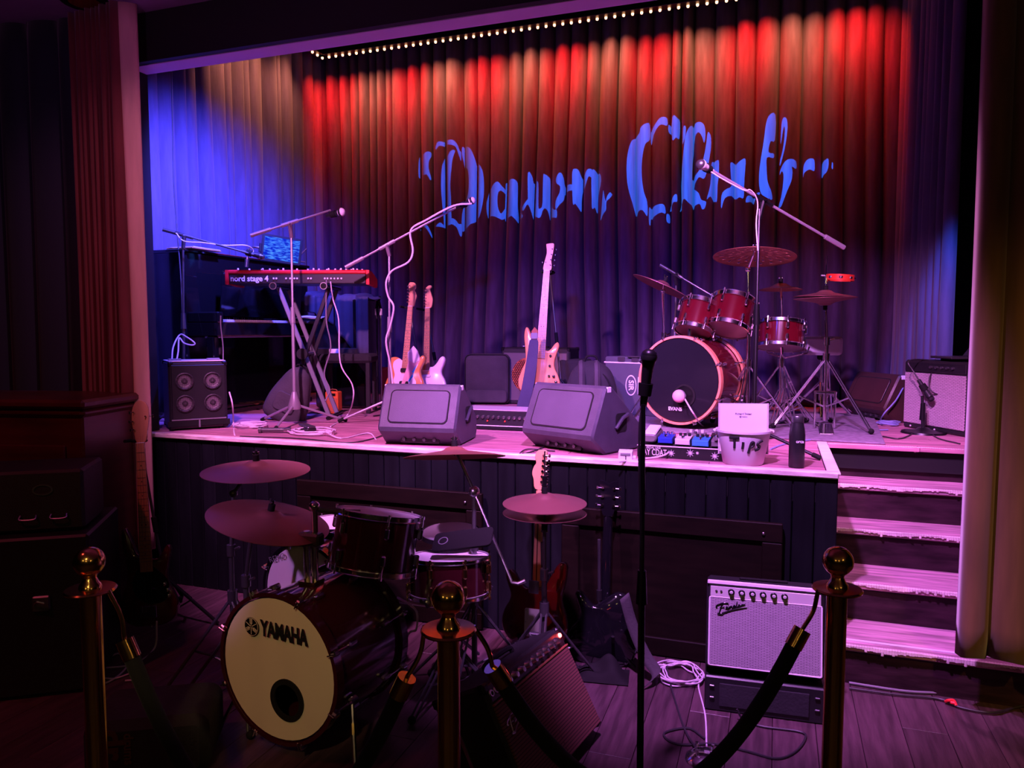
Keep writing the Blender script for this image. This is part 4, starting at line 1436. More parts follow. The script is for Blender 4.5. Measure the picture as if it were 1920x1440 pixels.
gb = thing('gig_bag', 'black gig bag leaning back below the red keyboard', 'bag', (-3.363, 4.456, 0.950), rx=-0, ry=24, rz=14)
MB().prism([(p.x, p.y) for p in sm([(-.12, 0.004, 0), (.12, 0.004, 0), (.15, .12, 0), (.11, .28, 0), (.05, .40, 0), (-.05, .40, 0), (-.11, .28, 0), (-.15, .12, 0)], 4, True)], 0.0, 0.13, 0.03).build('shell', 'gig_grey', gb, angle=60)
MB().prism(rect(0.16, 0.14, 0.03, 3, 0, 0.15), -0.015, 0.01, 0.006).build('pocket', 'gig_grey', gb)
MB().tube(sm([(-0.05, 0.06, 0.40), (-0.03, 0.05, 0.43), (0.03, 0.05, 0.43), (0.05, 0.06, 0.40)], 4), 0.008, 6).build('handle', 'black_rubber', gb)
tr = thing('torch', 'short dark cylinder lying on the stage in front of the keyboard', 'torch', (-2.995, 3.938, 0.970), rz=20)
MB().cyl((-0.09, 0, 0), (0.06, 0, 0), 0.014, n=14).cyl((-0.10, 0, 0), (-0.08, 0, 0), 0.02, n=14).build('barrel', 'dark_steel', tr)
MB().cyl((0.06, 0, 0), (0.10, 0, 0), 0.014, 0.020, 14).build('head', 'steel', tr)
pd = thing('foot_pedal', 'small dark foot pedal lying in the cable loops', 'pedal', (-2.839, 4.058, 0.955), rz=-20)
MB().box((0, 0, 0.012), (0.12, 0.07, 0.024), 0.006).build('base', 'black_satin', pd)
MB().box((0.0, 0, 0.034), (0.11, 0.06, 0.012), 0.004, TM(ry=8)).build('treadle', 'dark_steel', pd)

# ------------------------------------------------------------ stage wedges
def wedge(label, c, rz, wd=0.46, hh=0.345, m='wedge_paint', gm='wedge_grille', name='stage_monitor', sc=1.0):
    t = thing(name, label, 'monitor speaker', c, rz=rz)
    P = [(0.06, 0.0), (-0.045, 0.085), (-0.05, 0.11), (0.055, hh - 0.012), (0.075, hh), (0.13, hh - 0.01), (0.40, 0.13), (0.40, 0.04), (0.37, 0.0)]
    P = [(a * sc, b * sc) for a, b in P]
    # profile lies in local Y,Z and is pushed along X
    MB().prism(P, -wd / 2, wd / 2, 0.012, Matrix.Rotation(R(90), 4, 'Z') @ Matrix.Scale(-1, 4, (0, 1, 0))).build('cabinet', m, t)
    ang = math.degrees(math.atan2(0.105, hh - 0.122))
    fm_ = TM((0, 0.0025 * sc, (hh + 0.098) / 2 * sc), rx=-ang)
    MB().prism(rect(wd * 0.74, (hh - 0.14) * 0.92 * sc, 0.025, 4), -0.006, 0.01, 0.002, fm_).build('inset_panel', gm, t)
    MB().prism(rect(wd * 0.77, (hh - 0.14) * 0.98 * sc, 0.03, 4), -0.003, 0.01, 0.0005, fm_).build('panel_gap', 'void_black', t)
    for sx in (-1, 1):
        MB().prism(rect(0.10, 0.10, 0.02, 3, 0.20, 0.16), 0, 0.004, 0.001, TM((sx * (wd / 2 - 0.001), 0, 0), rz=90) @ Matrix.Scale(1 if sx < 0 else -1, 4, (0, 1, 0))).build('handle_recess', 'void_black', t)
        MB().tube([(sx * (wd / 2 + 0.006), 0.145, 0.13), (sx * (wd / 2 + 0.012), 0.20, 0.185), (sx * (wd / 2 + 0.006), 0.255, 0.20)], 0.010, 8).build('handle', m, t)
        MB().box((sx * (wd / 2 - 0.004), 0.09, hh * sc - 0.02), (0.012, 0.035, 0.03), 0.003).build('label_tag', 'white_print', t)
    MB().box((0, 0.02, 0.035), (wd * 0.5, 0.02, 0.04), 0.004, TM(rx=-0)).build('connector_panel', 'black_satin', t)
    for k in range(4):
        MB().cyl((-0.09 + 0.06 * k, 0.012, 0.036), (-0.09 + 0.06 * k, -0.004, 0.036), 0.010, n=10).build('socket', 'dark_steel', t)
    return t


wedge('grey floor monitor wedge nearer the keyboard', (-1.890, 3.766, 0.950), 7, 0.46)
wedge('grey floor monitor wedge nearer the tip bucket', (-1.084, 3.854, 0.950), -24, 0.50, 0.36)

# amp head between the wedges
ah = thing('amplifier_head', 'low amplifier head with a row of knobs between the two floor monitors', 'amplifier', (-1.715, 4.550, 0.950), rz=2)
MB().box((0, 0.11, 0.012), (0.52, 0.26, 0.018), 0.003).build('feet_rail', 'black_rubber', ah)
MB().box((0, 0.11, 0.075), (0.50, 0.25, 0.105), 0.006).build('case', 'black_satin', ah)
MB().box((0, 0.11, 0.130), (0.50, 0.25, 0.006), 0.002).build('top_plate', 'silver_panel', ah)
MB().box((0, -0.016, 0.028), (0.50, 0.004, 0.006), 0.001).build('trim_line', 'trim_silver', ah)
repeat(MB().lathe([(0.011, 0), (0.010, 0.014), (0.0001, 0.015)], 12, TM(rx=90)), 'knob', 'steel', ah, [Matrix.Translation((-0.2 + 0.036 * i, -0.014, 0.085)) for i in range(12)])
repeat(MB().lathe([(0.006, 0), (0.005, 0.008), (0.0001, 0.009)], 10, TM(rx=90)), 'button', 'tamb_red', ah, [Matrix.Translation((-0.18 + 0.12 * i, -0.014, 0.06)) for i in range(3)])

# ------------------------------------------------------------ guitars at the back
gx = (-2.697, 5.119, 1.058)
TELE_G = [(.045, .075), (.09, .10), (.10, .15), (.075, .19), (.08, .23), (.105, .285), (.09, .30), (.055, .272), (.03, .285), (-.03, .31), (-.06, .325), (-.10, .30), (-.105, .26), (-.085, .2), (-.09, .15), (-.06, .10), (-.03, .075)]
guitar('electric_guitar', 'amber thinline electric guitar with a pearl pickguard on stage', gx, -9, 1.8, 2, 'tele', 'six_left', 'amber_body', 'maple', 'maple', guard=TELE_G,
       pickups=((.235, .075, .036, 'chrome'), (.135, .075, .036, 'chrome')), knobs=((.09, .12, .011, 'chrome'), (.10, .08, .011, 'chrome')), fholes=((-.115, .17, 0),))
guitar_stand('black tripod stand holding the amber thinline guitar', (gx[0] + 0.08, gx[1] + 0.24, STZ), 0.80, yoke=(-2.751, 5.336, 1.784))
gx = (-2.571, 5.270, 1.048)
guitar('electric_guitar', 'white double-cutaway electric guitar with a pale maple neck on stage', gx, -9, -2.6, 0, 'strat', 'scoop', 'white_body', 'maple', 'maple_dark', nfret=24,
       pickups=((.245, .07, .018, 'white_plastic'), (.195, .07, .018, 'white_plastic'), (.125, .075, .034, 'white_plastic')), knobs=((.085, .10, .011, 'white_plastic'), (.10, .06, .011, 'white_plastic')))
guitar_stand('black tripod stand holding the white guitar', (gx[0] + 0.03, gx[1] + 0.24, STZ), 0.80, yoke=(-2.671, 5.470, 1.770))
# strap with the lightning bolt
st = thing('guitar_strap', 'pale pink guitar strap with a blue lightning bolt', 'strap', (-2.631, 5.130, 1.313), rz=19)
MB().prism([(p.x, p.y) for p in sm([(.012, .16, 0), (.045, .13, 0), (.065, .06, 0), (.025, .0, 0), (-.02, -.12, 0), (-.05, -.19, 0), (-.10, -.19, 0), (-.06, -.06, 0), (-.03, .04, 0), (-.03, .11, 0)], 3, True)], -0.003, 0.003, 0.001).build('band', 'strap_pink', st)
MB().prism([(.015, .17), (.05, .13), (.062, .06), (.02, .035), (-.025, .06), (-.03, .12)], -0.008, 0.008, 0.003).build('end_tab', 'white_body', st)
MB().prism([(.035, .02), (.0, -.03), (.012, -.035), (-.03, -.10), (-.018, -.105), (-.085, -.185), (-.05, -.185), (-.02, -.125), (-.03, -.12), (.015, -.06), (.004, -.055)], -0.0065, -0.003, 0).build('lightning_bolt', 'lightning', st)

gx = (-1.663, 5.277, 1.116)
guitar('bass_guitar', 'natural wood bass guitar with long neck standing at the back of the stage', gx, -7, 3.0, 8, 'bass', 'five', 'natural_body', 'maple', 'maple_dark', scale=0.864, bz=0.07, nut=0.046, heel=0.072, nfret=24, nstr=5,
       pickups=(), knobs=((.075, .30, .009, 'pick_dark'), (.075, .225, .009, 'pick_dark'), (.11, .15, .011, 'pick_dark'), (.13, .11, .011, 'pick_dark'), (.09, .07, .011, 'pick_dark'), (.075, .15, .009, 'pick_dark')), tuner='black_metal', hw='black_metal', hs=1.0)
b_ = guitar_stand('tall stand with a thin pole holding the natural wood bass', (gx[0] + 0.13, gx[1] + 0.26, STZ), 1.10, yoke=(-1.663, 5.571, 2.042))
pad = thing('felt_pad', 'small green felt pad at the nut of the natural bass', 'pad', (-1.639, 5.475, 2.066), rz=10)
MB().box((0, 0, 0), (0.055, 0.045, 0.016), 0.005).build('felt', 'green_felt', pad)
sp = thing('bass_strap', 'wide dark blue strap hanging beside the natural bass', 'strap', (-1.657, 5.142, 1.406), rz=19)
MB().prism([(p.x, p.y) for p in sm([(.028, .13, 0), (.035, .06, 0), (.018, -.12, 0), (-.01, -.27, 0), (-.055, -.395, 0), (-.125, -.395, 0), (-.085, -.22, 0), (-.05, -.02, 0), (-.032, .10, 0), (-.02, .13, 0)], 4, True)], -0.006, 0.006, 0.002).build('band', 'strap_navy', sp)
MB().prism([(-.016, .13), (.030, .13), (.036, .19), (.008, .22), (-.014, .19)], -0.010, 0.010, 0.004).build('leather_end', 'leather', sp)
MB().prism(rect(.05, .045, .008, 2, .006, .155), -0.013, 0.013, 0.003).build('buckle', 'grey_plastic', sp)
MB().prism(rect(.07, .06, .01, 2, -.09, -.40), -0.010, 0.010, 0.003).build('tail_end', 'grey_plastic', sp)

# amplifier, soft cases and road case along the curtain
t, W_, yf = cabinet('combo_amplifier', 'black combo amplifier with an orange speaker cone behind a metal grille', 'amplifier', (-2.297, 6.202, 0.950), (-1.663, 6.178, 0.950), 0.50, 0.28, STZ, 'black_tolex')
MB().box((0, yf - 0.002, 0.245), (W_ - 0.05, 0.008, 0.42), 0.003).build('grille', 'metal_mesh', t)
MB().lathe([(0.155, 0), (0.15, 0.006), (0.05, 0.004), (0.045, 0.010), (0.0001, 0.012)], 36, TM((-0.06, yf - 0.005, 0.26), rx=90)).build('cone', 'cone_orange', t)
repeat(MB().tube([(math.cos(PI * k / 3) * 0.010, 0, math.sin(PI * k / 3) * 0.010) for k in range(6)], 0.0014, 4, closed=True), 'mesh_cell', 'black_metal', t,
       [Matrix.Translation((-0.06 + 0.0175 * i + (0.00875 if j % 2 else 0), yf - 0.018, 0.26 + 0.0155 * j)) for j in range(-8, 9) for i in range(-8, 9) if math.hypot(0.0175 * i, 0.0155 * j) < 0.145])
MB().box((0, 0, 0.505), (0.16, 0.03, 0.012), 0.004).build('handle', 'black_rubber', t)
corners(t, W_, 0.28, 0.50)
pt = thing('paper_tag', 'small pale paper tag lying on the black combo amplifier', 'tag', tuple(WM[t] @ Vector((-0.08, -0.07, 0.512))), rz=20)
MB().box((0, 0, 0), (0.11, 0.05, 0.004), 0.001).build('card', 'paper', pt)
sb = thing('soft_amp_case', 'dark grey padded soft case standing left of the combo amplifier', 'case', (-2.409, 6.162, 0.950), rz=14)
MB().prism(rect(0.40, 0.44, 0.05, 4, 0, 0.225), -0.09, 0.16, 0.03).build('shell', 'gig_grey', sb, angle=60)
MB().prism(rect(0.36, 0.11, 0.03, 4, 0.0, 0.075), -0.112, -0.08, 0.008).build('front_pocket', 'gig_grey', sb)
MB().tube([(p.x, -0.075, p.y) for p in sm([(a, b, 0) for a, b in rect(0.385, 0.425, 0.05, 3, 0, 0.225)], 1, True)], 0.004, 5, closed=True).build('zip', 'black_rubber', sb)
sb = thing('soft_amp_case', 'black soft case standing right of the combo amplifier behind the backpack', 'case', (-1.629, 6.190, 0.950), rz=6)
MB().prism(rect(0.27, 0.40, 0.04, 4, 0, 0.205), -0.02, 0.20, 0.02).build('shell', 'black_cloth', sb, angle=60)
MB().prism(rect(0.22, 0.16, 0.03, 3, 0.0, 0.12), -0.035, -0.01, 0.006).build('front_pocket', 'black_cloth', sb)
bp = thing('backpack', 'dark grey backpack with two broad bands beside the road case', 'backpack', (-1.273, 5.333, 0.950), rz=16)
out = [(p.x, p.y) for p in sm([(-.15, .005, 0), (.15, .005, 0), (.185, .12, 0), (.175, .26, 0), (.12, .38, 0), (0, .43, 0), (-.12, .38, 0), (-.175, .26, 0), (-.185, .12, 0)], 5, True)]
MB().prism(out, -0.10, 0.12, 0.05).build('body', 'black_cloth', bp, angle=70)
for x in (-0.075, 0.035):
    MB().tube(sm([(x, -0.112, 0.02), (x, -0.125, 0.16), (x, -0.115, 0.30), (x, -0.08, 0.385), (x, -0.02, 0.415)], 5), 0.024, 6).build('band', 'gig_grey', bp)
MB().tube(sm([(0.135, -0.115, 0.04), (0.145, -0.12, 0.16), (0.12, -0.11, 0.28), (0.06, -0.09, 0.36)], 5), 0.005, 6).build('zip', 'black_rubber', bp)
MB().tube(sm([(-0.05, 0.05, 0.42), (-0.03, 0.04, 0.46), (0.03, 0.04, 0.46), (0.05, 0.05, 0.42)], 4), 0.008, 6).build('handle', 'black_rubber', bp)
MB().box((0.155, -0.115, 0.14), (0.012, 0.01, 0.035), 0.003).build('zip_pull', 'trim_silver', bp)
t, W_, yf = cabinet('road_case', 'grey plastic road case with an oval logo sticker', 'case', (-1.261, 5.710, 0.950), (-0.742, 5.521, 0.950), 0.45, 0.22, STZ, 'case_grey', 0.014)
MB().box((0, 0, 0.405), (W_ + 0.006, 0.225, 0.012), 0.003).build('lid_seam', 'trim_silver', t)
for x in (-0.12, 0.0, 0.16):
    MB().box((x, yf - 0.004, 0.43), (0.06, 0.014, 0.035), 0.004).build('latch', 'dark_steel', t)
MB().box((-0.01, yf - 0.012, 0.452), (0.10, 0.02, 0.012), 0.004).build('handle', 'dark_steel', t)
MB().ring([(0.046, 0), (0.052, 0), (0.052, 0.002), (0.046, 0.002)], 28, TM((-0.035, yf - 0.001, 0.235), rx=90) @ Matrix.Scale(1.5, 4, (0, 1, 0)) @ Matrix.Scale(0.9, 4, (1, 0, 0))).build('logo_oval', 'white_print', t)
text('logo_lettering', 'SIR', 0.06, 'white_print', t, TM((-0.035, yf - 0.0015, 0.235), ry=90), 0.001, 0.0012)
MB().box((0.05, yf - 0.001, 0.235), (0.052, 0.003, 0.13), 0.001).build('sticker', 'white_print', t)
mb = MB()
for k in range(5):
    mb.box((0.038 + 0.006 * k, yf - 0.003, 0.235 - 0.01 * (k % 2)), (0.0022, 0.001, 0.07 - 0.018 * (k % 3)), 0)
mb.build('sticker_print', 'grey_plastic', t)

# ------------------------------------------------------------ red drum kit on stage
rg_ = thing('rug', 'grey rug under the red drum kit', 'rug', (-0.22, 5.55, STZ))
MB().box((0, 0, 0.005), (1.75, 1.6, 0.010), 0.003, TM(rz=-4)).build('pile', 'rug', rg_)
BD = Vector((-0.597, 4.923, 1.277))
bdir = Vector((-math.sin(R(19)), -math.cos(R(19)), 0.0))
m_ = axis_m(BD + Vector((0, 0, 0.0)) - bdir * 0.21, bdir)
bd = drum('bass_drum', 'large red bass drum with a black head and natural wood hoop on stage', m_, 0.272, 0.40, 'red_lacquer', 'natural_hoop', 'head_black', 'drum_head', 8, bass=True)
inv = m_.inverted()


def on_head(px, m):
    p = m.inverted() @ Vector(px)
    return p


hp_ = on_head((-0.556, 4.908, 1.179), m_)
MB().ring([(0.062, 0.0), (0.075, 0.0), (0.075, 0.006), (0.062, 0.006)], 32, Matrix.Translation((hp_.x, hp_.y, 0.206))).build('port_ring', 'black_rubber', bd)
MB().lathe([(0.0001, 0.0), (0.062, 0.0)], 32, Matrix.Translation((hp_.x, hp_.y, 0.207))).build('port_hole', 'void_black', bd)
# upright axes of the head for print: local frame whose -Y is the head normal
hf = Matrix.Identity(4)
z_ = Vector((0, 0, 1))
xr = Vector((-bdir.y, bdir.x, 0))
pm_ = Matrix(((xr.x, -bdir.x, 0, 0), (xr.y, -bdir.y, 0, 0), (0, 0, 1, 0), (0, 0, 0, 1)))
pp_ = Vector((-0.632, 4.874, 1.089))
pp_ = pp_ - bdir * (bdir.dot(pp_ - (BD + bdir * 0.006)))
text('head_print', 'EVANS', 0.032, 'white_print', bd, Matrix.Translation(pp_) @ pm_, 0.001, 0.001, world=True)
mc = microphone('pink lit round microphone in the port of the red bass drum', tuple(Vector((-0.556, 4.908, 1.179)) - bdir * 0.05), tuple(Vector((-0.569, 4.904, 1.179)) + bdir * 0.045), 0.042, 'strap_pink', 'grey_plastic', clip=False)
for sx in (-1, 1):
    a = m_ @ Vector((0, 0, 0.12))
    s0 = Vector((a.x + xr.x * sx * 0.25, a.y + xr.y * sx * 0.25, BD.z - 0.10))
    s1 = Vector((s0.x + xr.x * sx * 0.09 + bdir.x * 0.10, s0.y + xr.y * sx * 0.09 + bdir.y * 0.10, STZ + 0.015))
    sp_ = MB().tube([tuple(s0), tuple(s1)], 0.008, 8).build('spur', 'chrome', bd, world=True)
    MB().ball(tuple(s1), 0.012, 8, 6).build('spur_tip', 'black_rubber', sp_, world=True)

up1 = Vector((0.20, 0.42, 1.0)).normalized()
t1 = drum('rack_tom', 'smaller red rack tom with chrome hoops above the stage bass drum', axis_m((-0.510, 5.143, 1.684), up1), 0.118, 0.20, 'red_lacquer', 'chrome', 'drum_head', 'head_clear', 6, hoopw=0.032)
t2 = drum('rack_tom', 'larger red rack tom with a round badge above the stage bass drum', axis_m((-0.288, 5.139, 1.704), up1), 0.135, 0.21, 'red_lacquer', 'chrome', 'drum_head', 'head_clear', 6, hoopw=0.032)
MB().lathe([(0.0001, 0.002), (0.024, 0.002), (0.024, 0.0)], 20, TM((0.06, -0.122, 0.02), rx=90, rz=22)).build('badge', 'black_gloss', t2)
hd = thing('tom_holder', 'chrome double tom holder on top of the stage bass drum', 'tom holder', tuple(BD - bdir * 0.16 + Vector((0, 0, 0.28))))
o0 = BD - bdir * 0.16 + Vector((0, 0, 0.28))
MB().cyl((0, 0, -0.01), (0, 0, 0.16), 0.014, n=12).build('post', 'chrome', hd)
MB().box((0, 0, 0.0), (0.07, 0.07, 0.012), 0.004).build('base_plate', 'chrome', hd)
MB().tube([(0, 0, 0.14), tuple(Vector((-0.515, 5.193, 1.653)) - o0 + Vector((0.06, 0.05, 0)))], 0.011, 8).build('arm', 'chrome', hd)
MB().tube([(0, 0, 0.15), tuple(Vector((-0.291, 5.220, 1.670)) - o0 + Vector((-0.07, 0.03, 0)))], 0.011, 8).build('arm', 'chrome', hd)
MB().box((0, 0, 0.145), (0.05, 0.045, 0.05), 0.008).build('clamp', 'chrome', hd)
sn = drum('snare_drum', 'red snare drum with chrome hoops beside the white drum stool', axis_m((0.024, 5.377, 1.570), Vector((0.03, 0.20, 1)).normalized()), 0.150, 0.165, 'red_lacquer', 'chrome', 'drum_head', 'head_clear', 8, hoopw=0.026)
MB().box((0.158, -0.02, 0.0), (0.02, 0.03, 0.11), 0.005).build('strainer', 'chrome', sn)
ss = cymbal_stand('chrome stand carrying the red snare drum', (0.053, 5.372, 0.947), (0.028, 5.400, 1.425), None, spread=0.22, legh=0.30, a0=10, name='snare_stand')
for a in (20, 140, 260):
    MB().tube([(0, 0, 1.425 - 0.947 - 0.01), (0.15 * math.cos(R(a)), 0.15 * math.sin(R(a)), 1.447 - 0.947), (0.165 * math.cos(R(a)), 0.165 * math.sin(R(a)), 1.490 - 0.947)], 0.006, 6).build('basket_arm', 'chrome', ss)

C1 = (-0.147, 5.039, 2.106)
cymbal('large cymbal with rings of drilled holes above the red toms', C1, 0.255, (0.02, 0.16, 1), 'cymbal', holes=1)
cymbal_stand('tall chrome stand under the drilled cymbal', (-0.172, 5.096, STZ + 0.012), C1, (-0.188, 5.090, 1.994), spread=0.30, a0=-100)
C2 = (-0.740, 5.241, 1.936)
cymbal('crash cymbal tilted steeply above the stage bass drum', C2, 0.215, (0.40, 0.12, 0.9), 'cymbal_dull')
cymbal_stand('chrome stand behind the bass drum under the tilted crash', (-0.771, 5.476, STZ + 0.012), C2, (-0.756, 5.284, 1.877), spread=0.24, a0=60)
C3 = (0.016, 5.454, 1.922)
cymbal('small flat splash cymbal beside the hi-hat', C3, 0.142, (0.0, 0.03, 1), 'cymbal')
cymbal_stand('chrome stand under the small splash cymbal', (0.032, 5.342, STZ + 0.012), C3, None, spread=0.27, a0=-70)
C4 = Vector((0.291, 5.280, 1.841))
cymbal('upper hi-hat cymbal below the red tambourine', tuple(C4 + Vector((0, 0, 0.02))), 0.195, (0.02, 0.0, 1), 'cymbal_dull')
cymbal('lower hi-hat cymbal facing upward below the tambourine', tuple(C4 + Vector((0, 0, -0.078))), 0.195, (0.02, 0.0, -1), 'cymbal_dull')
hs_ = cymbal_stand('chrome hi-hat stand with foot pedal beside the stage stairs', (0.306, 5.266, STZ + 0.012), tuple(C4 + Vector((0, 0, -0.06))), None, spread=0.33, legh=0.46, a0=-40, name='hi_hat_stand', pedal=True)
MB().cyl(tuple(C4 + Vector((0, 0, -0.1))), tuple(C4 + Vector((0, 0, 0.24))), 0.004, n=8).build('pull_rod', 'chrome', hs_, world=True)
MB().cyl(tuple(C4 + Vector((0, 0, 0.06))), tuple(C4 + Vector((0, 0, 0.10))), 0.012, n=10).build('clutch', 'chrome', hs_, world=True)
tm = thing('tambourine', 'bright red tambourine clamped on the hi-hat rod', 'tambourine', tuple(C4 + Vector((0.085, 0.03, 0.10))), ry=4)
MB().ring([(0.075, -0.019), (0.088, -0.019), (0.088, 0.019), (0.075, 0.019)], 32).build('frame', 'tamb_red', tm)
repeat(MB().cyl((0, 0, -0.006), (0, 0, 0.006), 0.013, n=12), 'jingle', 'steel', tm, [Matrix.Rotation(PI * i / 4, 4, 'Z') @ Matrix.Translation((0.081, 0, 0.0)) for i in range(8)])
MB().box((-0.092, 0, 0.01), (0.05, 0.02, 0.016), 0.004).build('clamp', 'steel', tm)
th = thing('drum_stool', 'drum stool with a pale seat behind the hi-hat', 'stool', (0.314, 5.978, STZ + 0.012))
zs = 1.488 - STZ - 0.012
MB().prism(rect(0.27, 0.135, 0.03, 4), -0.13, 0.13, 0.02, TM((0, 0, zs))).build('seat', 'seat_white', th)
MB().cyl((0, 0, 0.12), (0, 0, zs - 0.06), 0.014, n=12).build('post', 'chrome', th)
MB().box((0, 0, zs - 0.08), (0.06, 0.06, 0.05), 0.01).build('seat_clamp', 'black_metal', th)
for a in (30, 150, 270):
    MB().tube([(0, 0, 0.26), (0.25 * math.cos(R(a)), 0.25 * math.sin(R(a)), 0.015)], 0.010, 8).build('leg', 'chrome', th)

# boom stands at the kit
mic_stand('tall black boom microphone stand behind the tip bucket', (-0.106, 4.162, 0.950), (-0.106, 4.320, 2.257), (0.337, 4.622, 2.069), (-0.364, 4.137, 2.455), 'black_metal', a0=-25, spread=0.36, hubz=0.13, boommat='grey_pole')
microphone('microphone with a pale ring pointing at the hall from the tall black boom', (-0.341, 4.166, 2.442), (-0.394, 4.053, 2.461), 0.026, 'dark_steel', 'trim_silver')
cable('pale cable wound along the tall black boom', [(-0.356, 4.117, 2.439), (-0.303, 4.144, 2.405), (-0.240, 4.186, 2.372), (-0.181, 4.215, 2.343), (-0.155, 4.235, 2.348), (-0.128, 4.264, 2.323), (-0.114, 4.287, 2.275), (-0.120, 4.287, 2.173), (-0.108, 4.281, 2.030)], 0.0035, 'cable_light')
mic_stand('black boom stand reaching over the red rack toms', (-0.720, 5.652, STZ), (-0.709, 5.628, 1.990), (-0.808, 5.546, 2.072), (-0.431, 5.503, 1.840), 'dark_steel', a0=40, spread=0.22)

# tip bucket, sign, bottle
BK = (-0.143, 3.807, 0.950)
bk_ = thing('tip_bucket', 'white plastic tip bucket with black hand lettering at the stage edge', 'bucket', BK, rz=8)
MB().lathe([(0.0001, 0.0), (0.092, 0.0), (0.096, 0.004), (0.126, 0.158), (0.134, 0.158), (0.134, 0.168), (0.124, 0.168), (0.092, 0.008), (0.0001, 0.008)], 40).build('body', 'bucket_white', bk_)
MB().ball((-0.136, 0, 0.158), 0.010, 8, 6).ball((0.136, 0, 0.158), 0.010, 8, 6).build('handle_lugs', 'bucket_white', bk_)
BR = lambda z: 0.0965 + (0.126 - 0.0965) * z / 0.158 + 0.0016


def on_bucket(pts, wd):
    """brush stroke hugging the bucket wall: (across, up) in metres"""
    mb = MB()
    q = sm([(a, b, 0) for a, b in pts], 5)
    p3 = []
    for p in q:
        a = p.x / 0.11
        r = BR(p.y)
        p3.append((r * math.sin(a), -r * math.cos(a), p.y))
    mb.tube(p3, wd, 6)
    return mb


for st_, wd in (([(-0.070, 0.138), (-0.05, 0.139), (-0.028, 0.141)], 0.0075), ([(-0.050, 0.138), (-0.049, 0.115), (-0.051, 0.088)], 0.006), ([(-0.012, 0.120), (-0.013, 0.102), (-0.015, 0.087)], 0.006),
                ([(0.012, 0.066), (0.018, 0.095), (0.024, 0.118), (0.034, 0.118), (0.032, 0.102), (0.020, 0.094)], 0.006), ([(0.075, 0.125), (0.058, 0.118), (0.052, 0.108), (0.064, 0.098), (0.060, 0.086), (0.042, 0.080)], 0.0065)):
    on_bucket(st_, wd).build('brush_stroke', 'black_print', bk_)
sg = thing('tip_sign', 'clear sign holder with a white sheet standing in the tip bucket', 'sign', (BK[0], BK[1] - 0.005, STZ + 0.05), rz=14, rx=-4)
MB().box((0, 0, 0.125), (0.228, 0.0015, 0.235), 0).build('sheet', 'paper', sg)
MB().box((0, 0.004, 0.12), (0.24, 0.003, 0.25), 0.001).build('holder_back', 'grey_plastic', sg)
for sx in (-1, 1):
    MB().box((sx * 0.118, -0.001, 0.12), (0.004, 0.008, 0.25), 0.001).build('holder_edge', 'trim_silver', sg)
text('printed_name', 'Richard Sweet', 0.0135, 'black_print', sg, TM((0.0, -0.0015, 0.192)), 0.0004)
text('printed_line', '@Venmo', 0.010, 'black_print', sg, TM((0.0, -0.0015, 0.178)), 0.0004)
bo = thing('water_bottle', 'black water bottle with small white lettering at the stage edge', 'bottle', (0.102, 3.772, 0.950), rz=0)
MB().lathe([(0.0001, 0.0), (0.034, 0.0), (0.036, 0.004), (0.0365, 0.155), (0.033, 0.185), (0.027, 0.215), (0.0001, 0.216)], 28).build('body', 'black_satin', bo)
MB().lathe([(0.0275, 0.216), (0.0285, 0.220), (0.0285, 0.243), (0.026, 0.247), (0.0001, 0.247)], 28).build('cap', 'dark_steel', bo)
text('lettering', 'orca', 0.020, 'white_print', bo, TM((0.012, -0.0355, 0.128), rz=16), 0.0008, 0.0005)

# pedalboard and small box at the stage edge
PB = (-0.663, 3.804, 0.950)
pb = thing('pedal_board', 'long pedal board with star decorated front and effect pedals', 'pedal board', (PB[0] + 0.29, PB[1] + 0.14, STZ), rz=-2)
MB().prism([(-0.13, 0.0), (0.14, 0.0), (0.14, 0.075), (-0.13, 0.058)], -0.29, 0.29, 0.003, Matrix.Rotation(R(90), 4, 'Z') @ Matrix.Scale(-1, 4, (0, 1, 0))).build('frame', 'black_satin', pb)
MB().box((0, -0.128, 0.060), (0.58, 0.012, 0.005), 0.001).build('front_lip', 'trim_silver', pb)
text('front_lettering', 'LAY CDAT', 0.045, 'white_print', pb, TM((-0.205, -0.132, 0.026)), 0.0008, 0.0002, 0.62)
text('small_lettering', 'PEDAL LINE', 0.014, 'white_print', pb, TM((-0.205, -0.132, 0.050)), 0.0008, 0.0, 1.0)


def star(x, z, r):
    mb = MB()
    for k in range(8):
        a = PI * k / 8
        rr = r if k % 2 == 0 else r * 0.6
        mb.box((x, -0.1325, z), (2 * rr, 0.001, 0.0016), 0, Matrix.Translation((x, -0.1325, z)) @ Matrix.Rotation(a, 4, 'Y') @ Matrix.Translation((-x, 0.1325, -z)))
    mb.build('star', 'white_print', pb)


for x, z, r in ((-0.115, 0.028, 0.018), (-0.02, 0.034, 0.02), (0.10, 0.026, 0.02), (0.015, 0.036, 0.008), (0.2, 0.03, 0.018)):
    star(x, z, r)


def fx_pedal(label, x, y, wd, dp, m, km, parts=True, rz=0):
    zt = 0.066 + (y + 0.13) / 0.27 * 0.017
    loc = WM[pb] @ Vector((x, y, zt))
    t = thing('effect_pedal', label, 'effect pedal', tuple(loc), rx=3.5, rz=-2 + rz, group='effect pedals on the board')
    MB().prism([(-wd / 2, 0), (wd / 2, 0), (wd / 2, 0.03), (-wd / 2, 0.03)], -dp / 2, dp / 2, 0.005).build('housing', m, t)
    for k in range(3):
        MB().cyl((-wd * 0.3 + wd * 0.3 * k, dp * 0.3, 0.03), (-wd * 0.3 + wd * 0.3 * k, dp * 0.3, 0.044), 0.008, n=10).build('knob', km, t)
    MB().cyl((0, -dp * 0.28, 0.03), (0, -dp * 0.28, 0.042), 0.009, n=10).build('foot_switch', 'chrome', t)
    return t


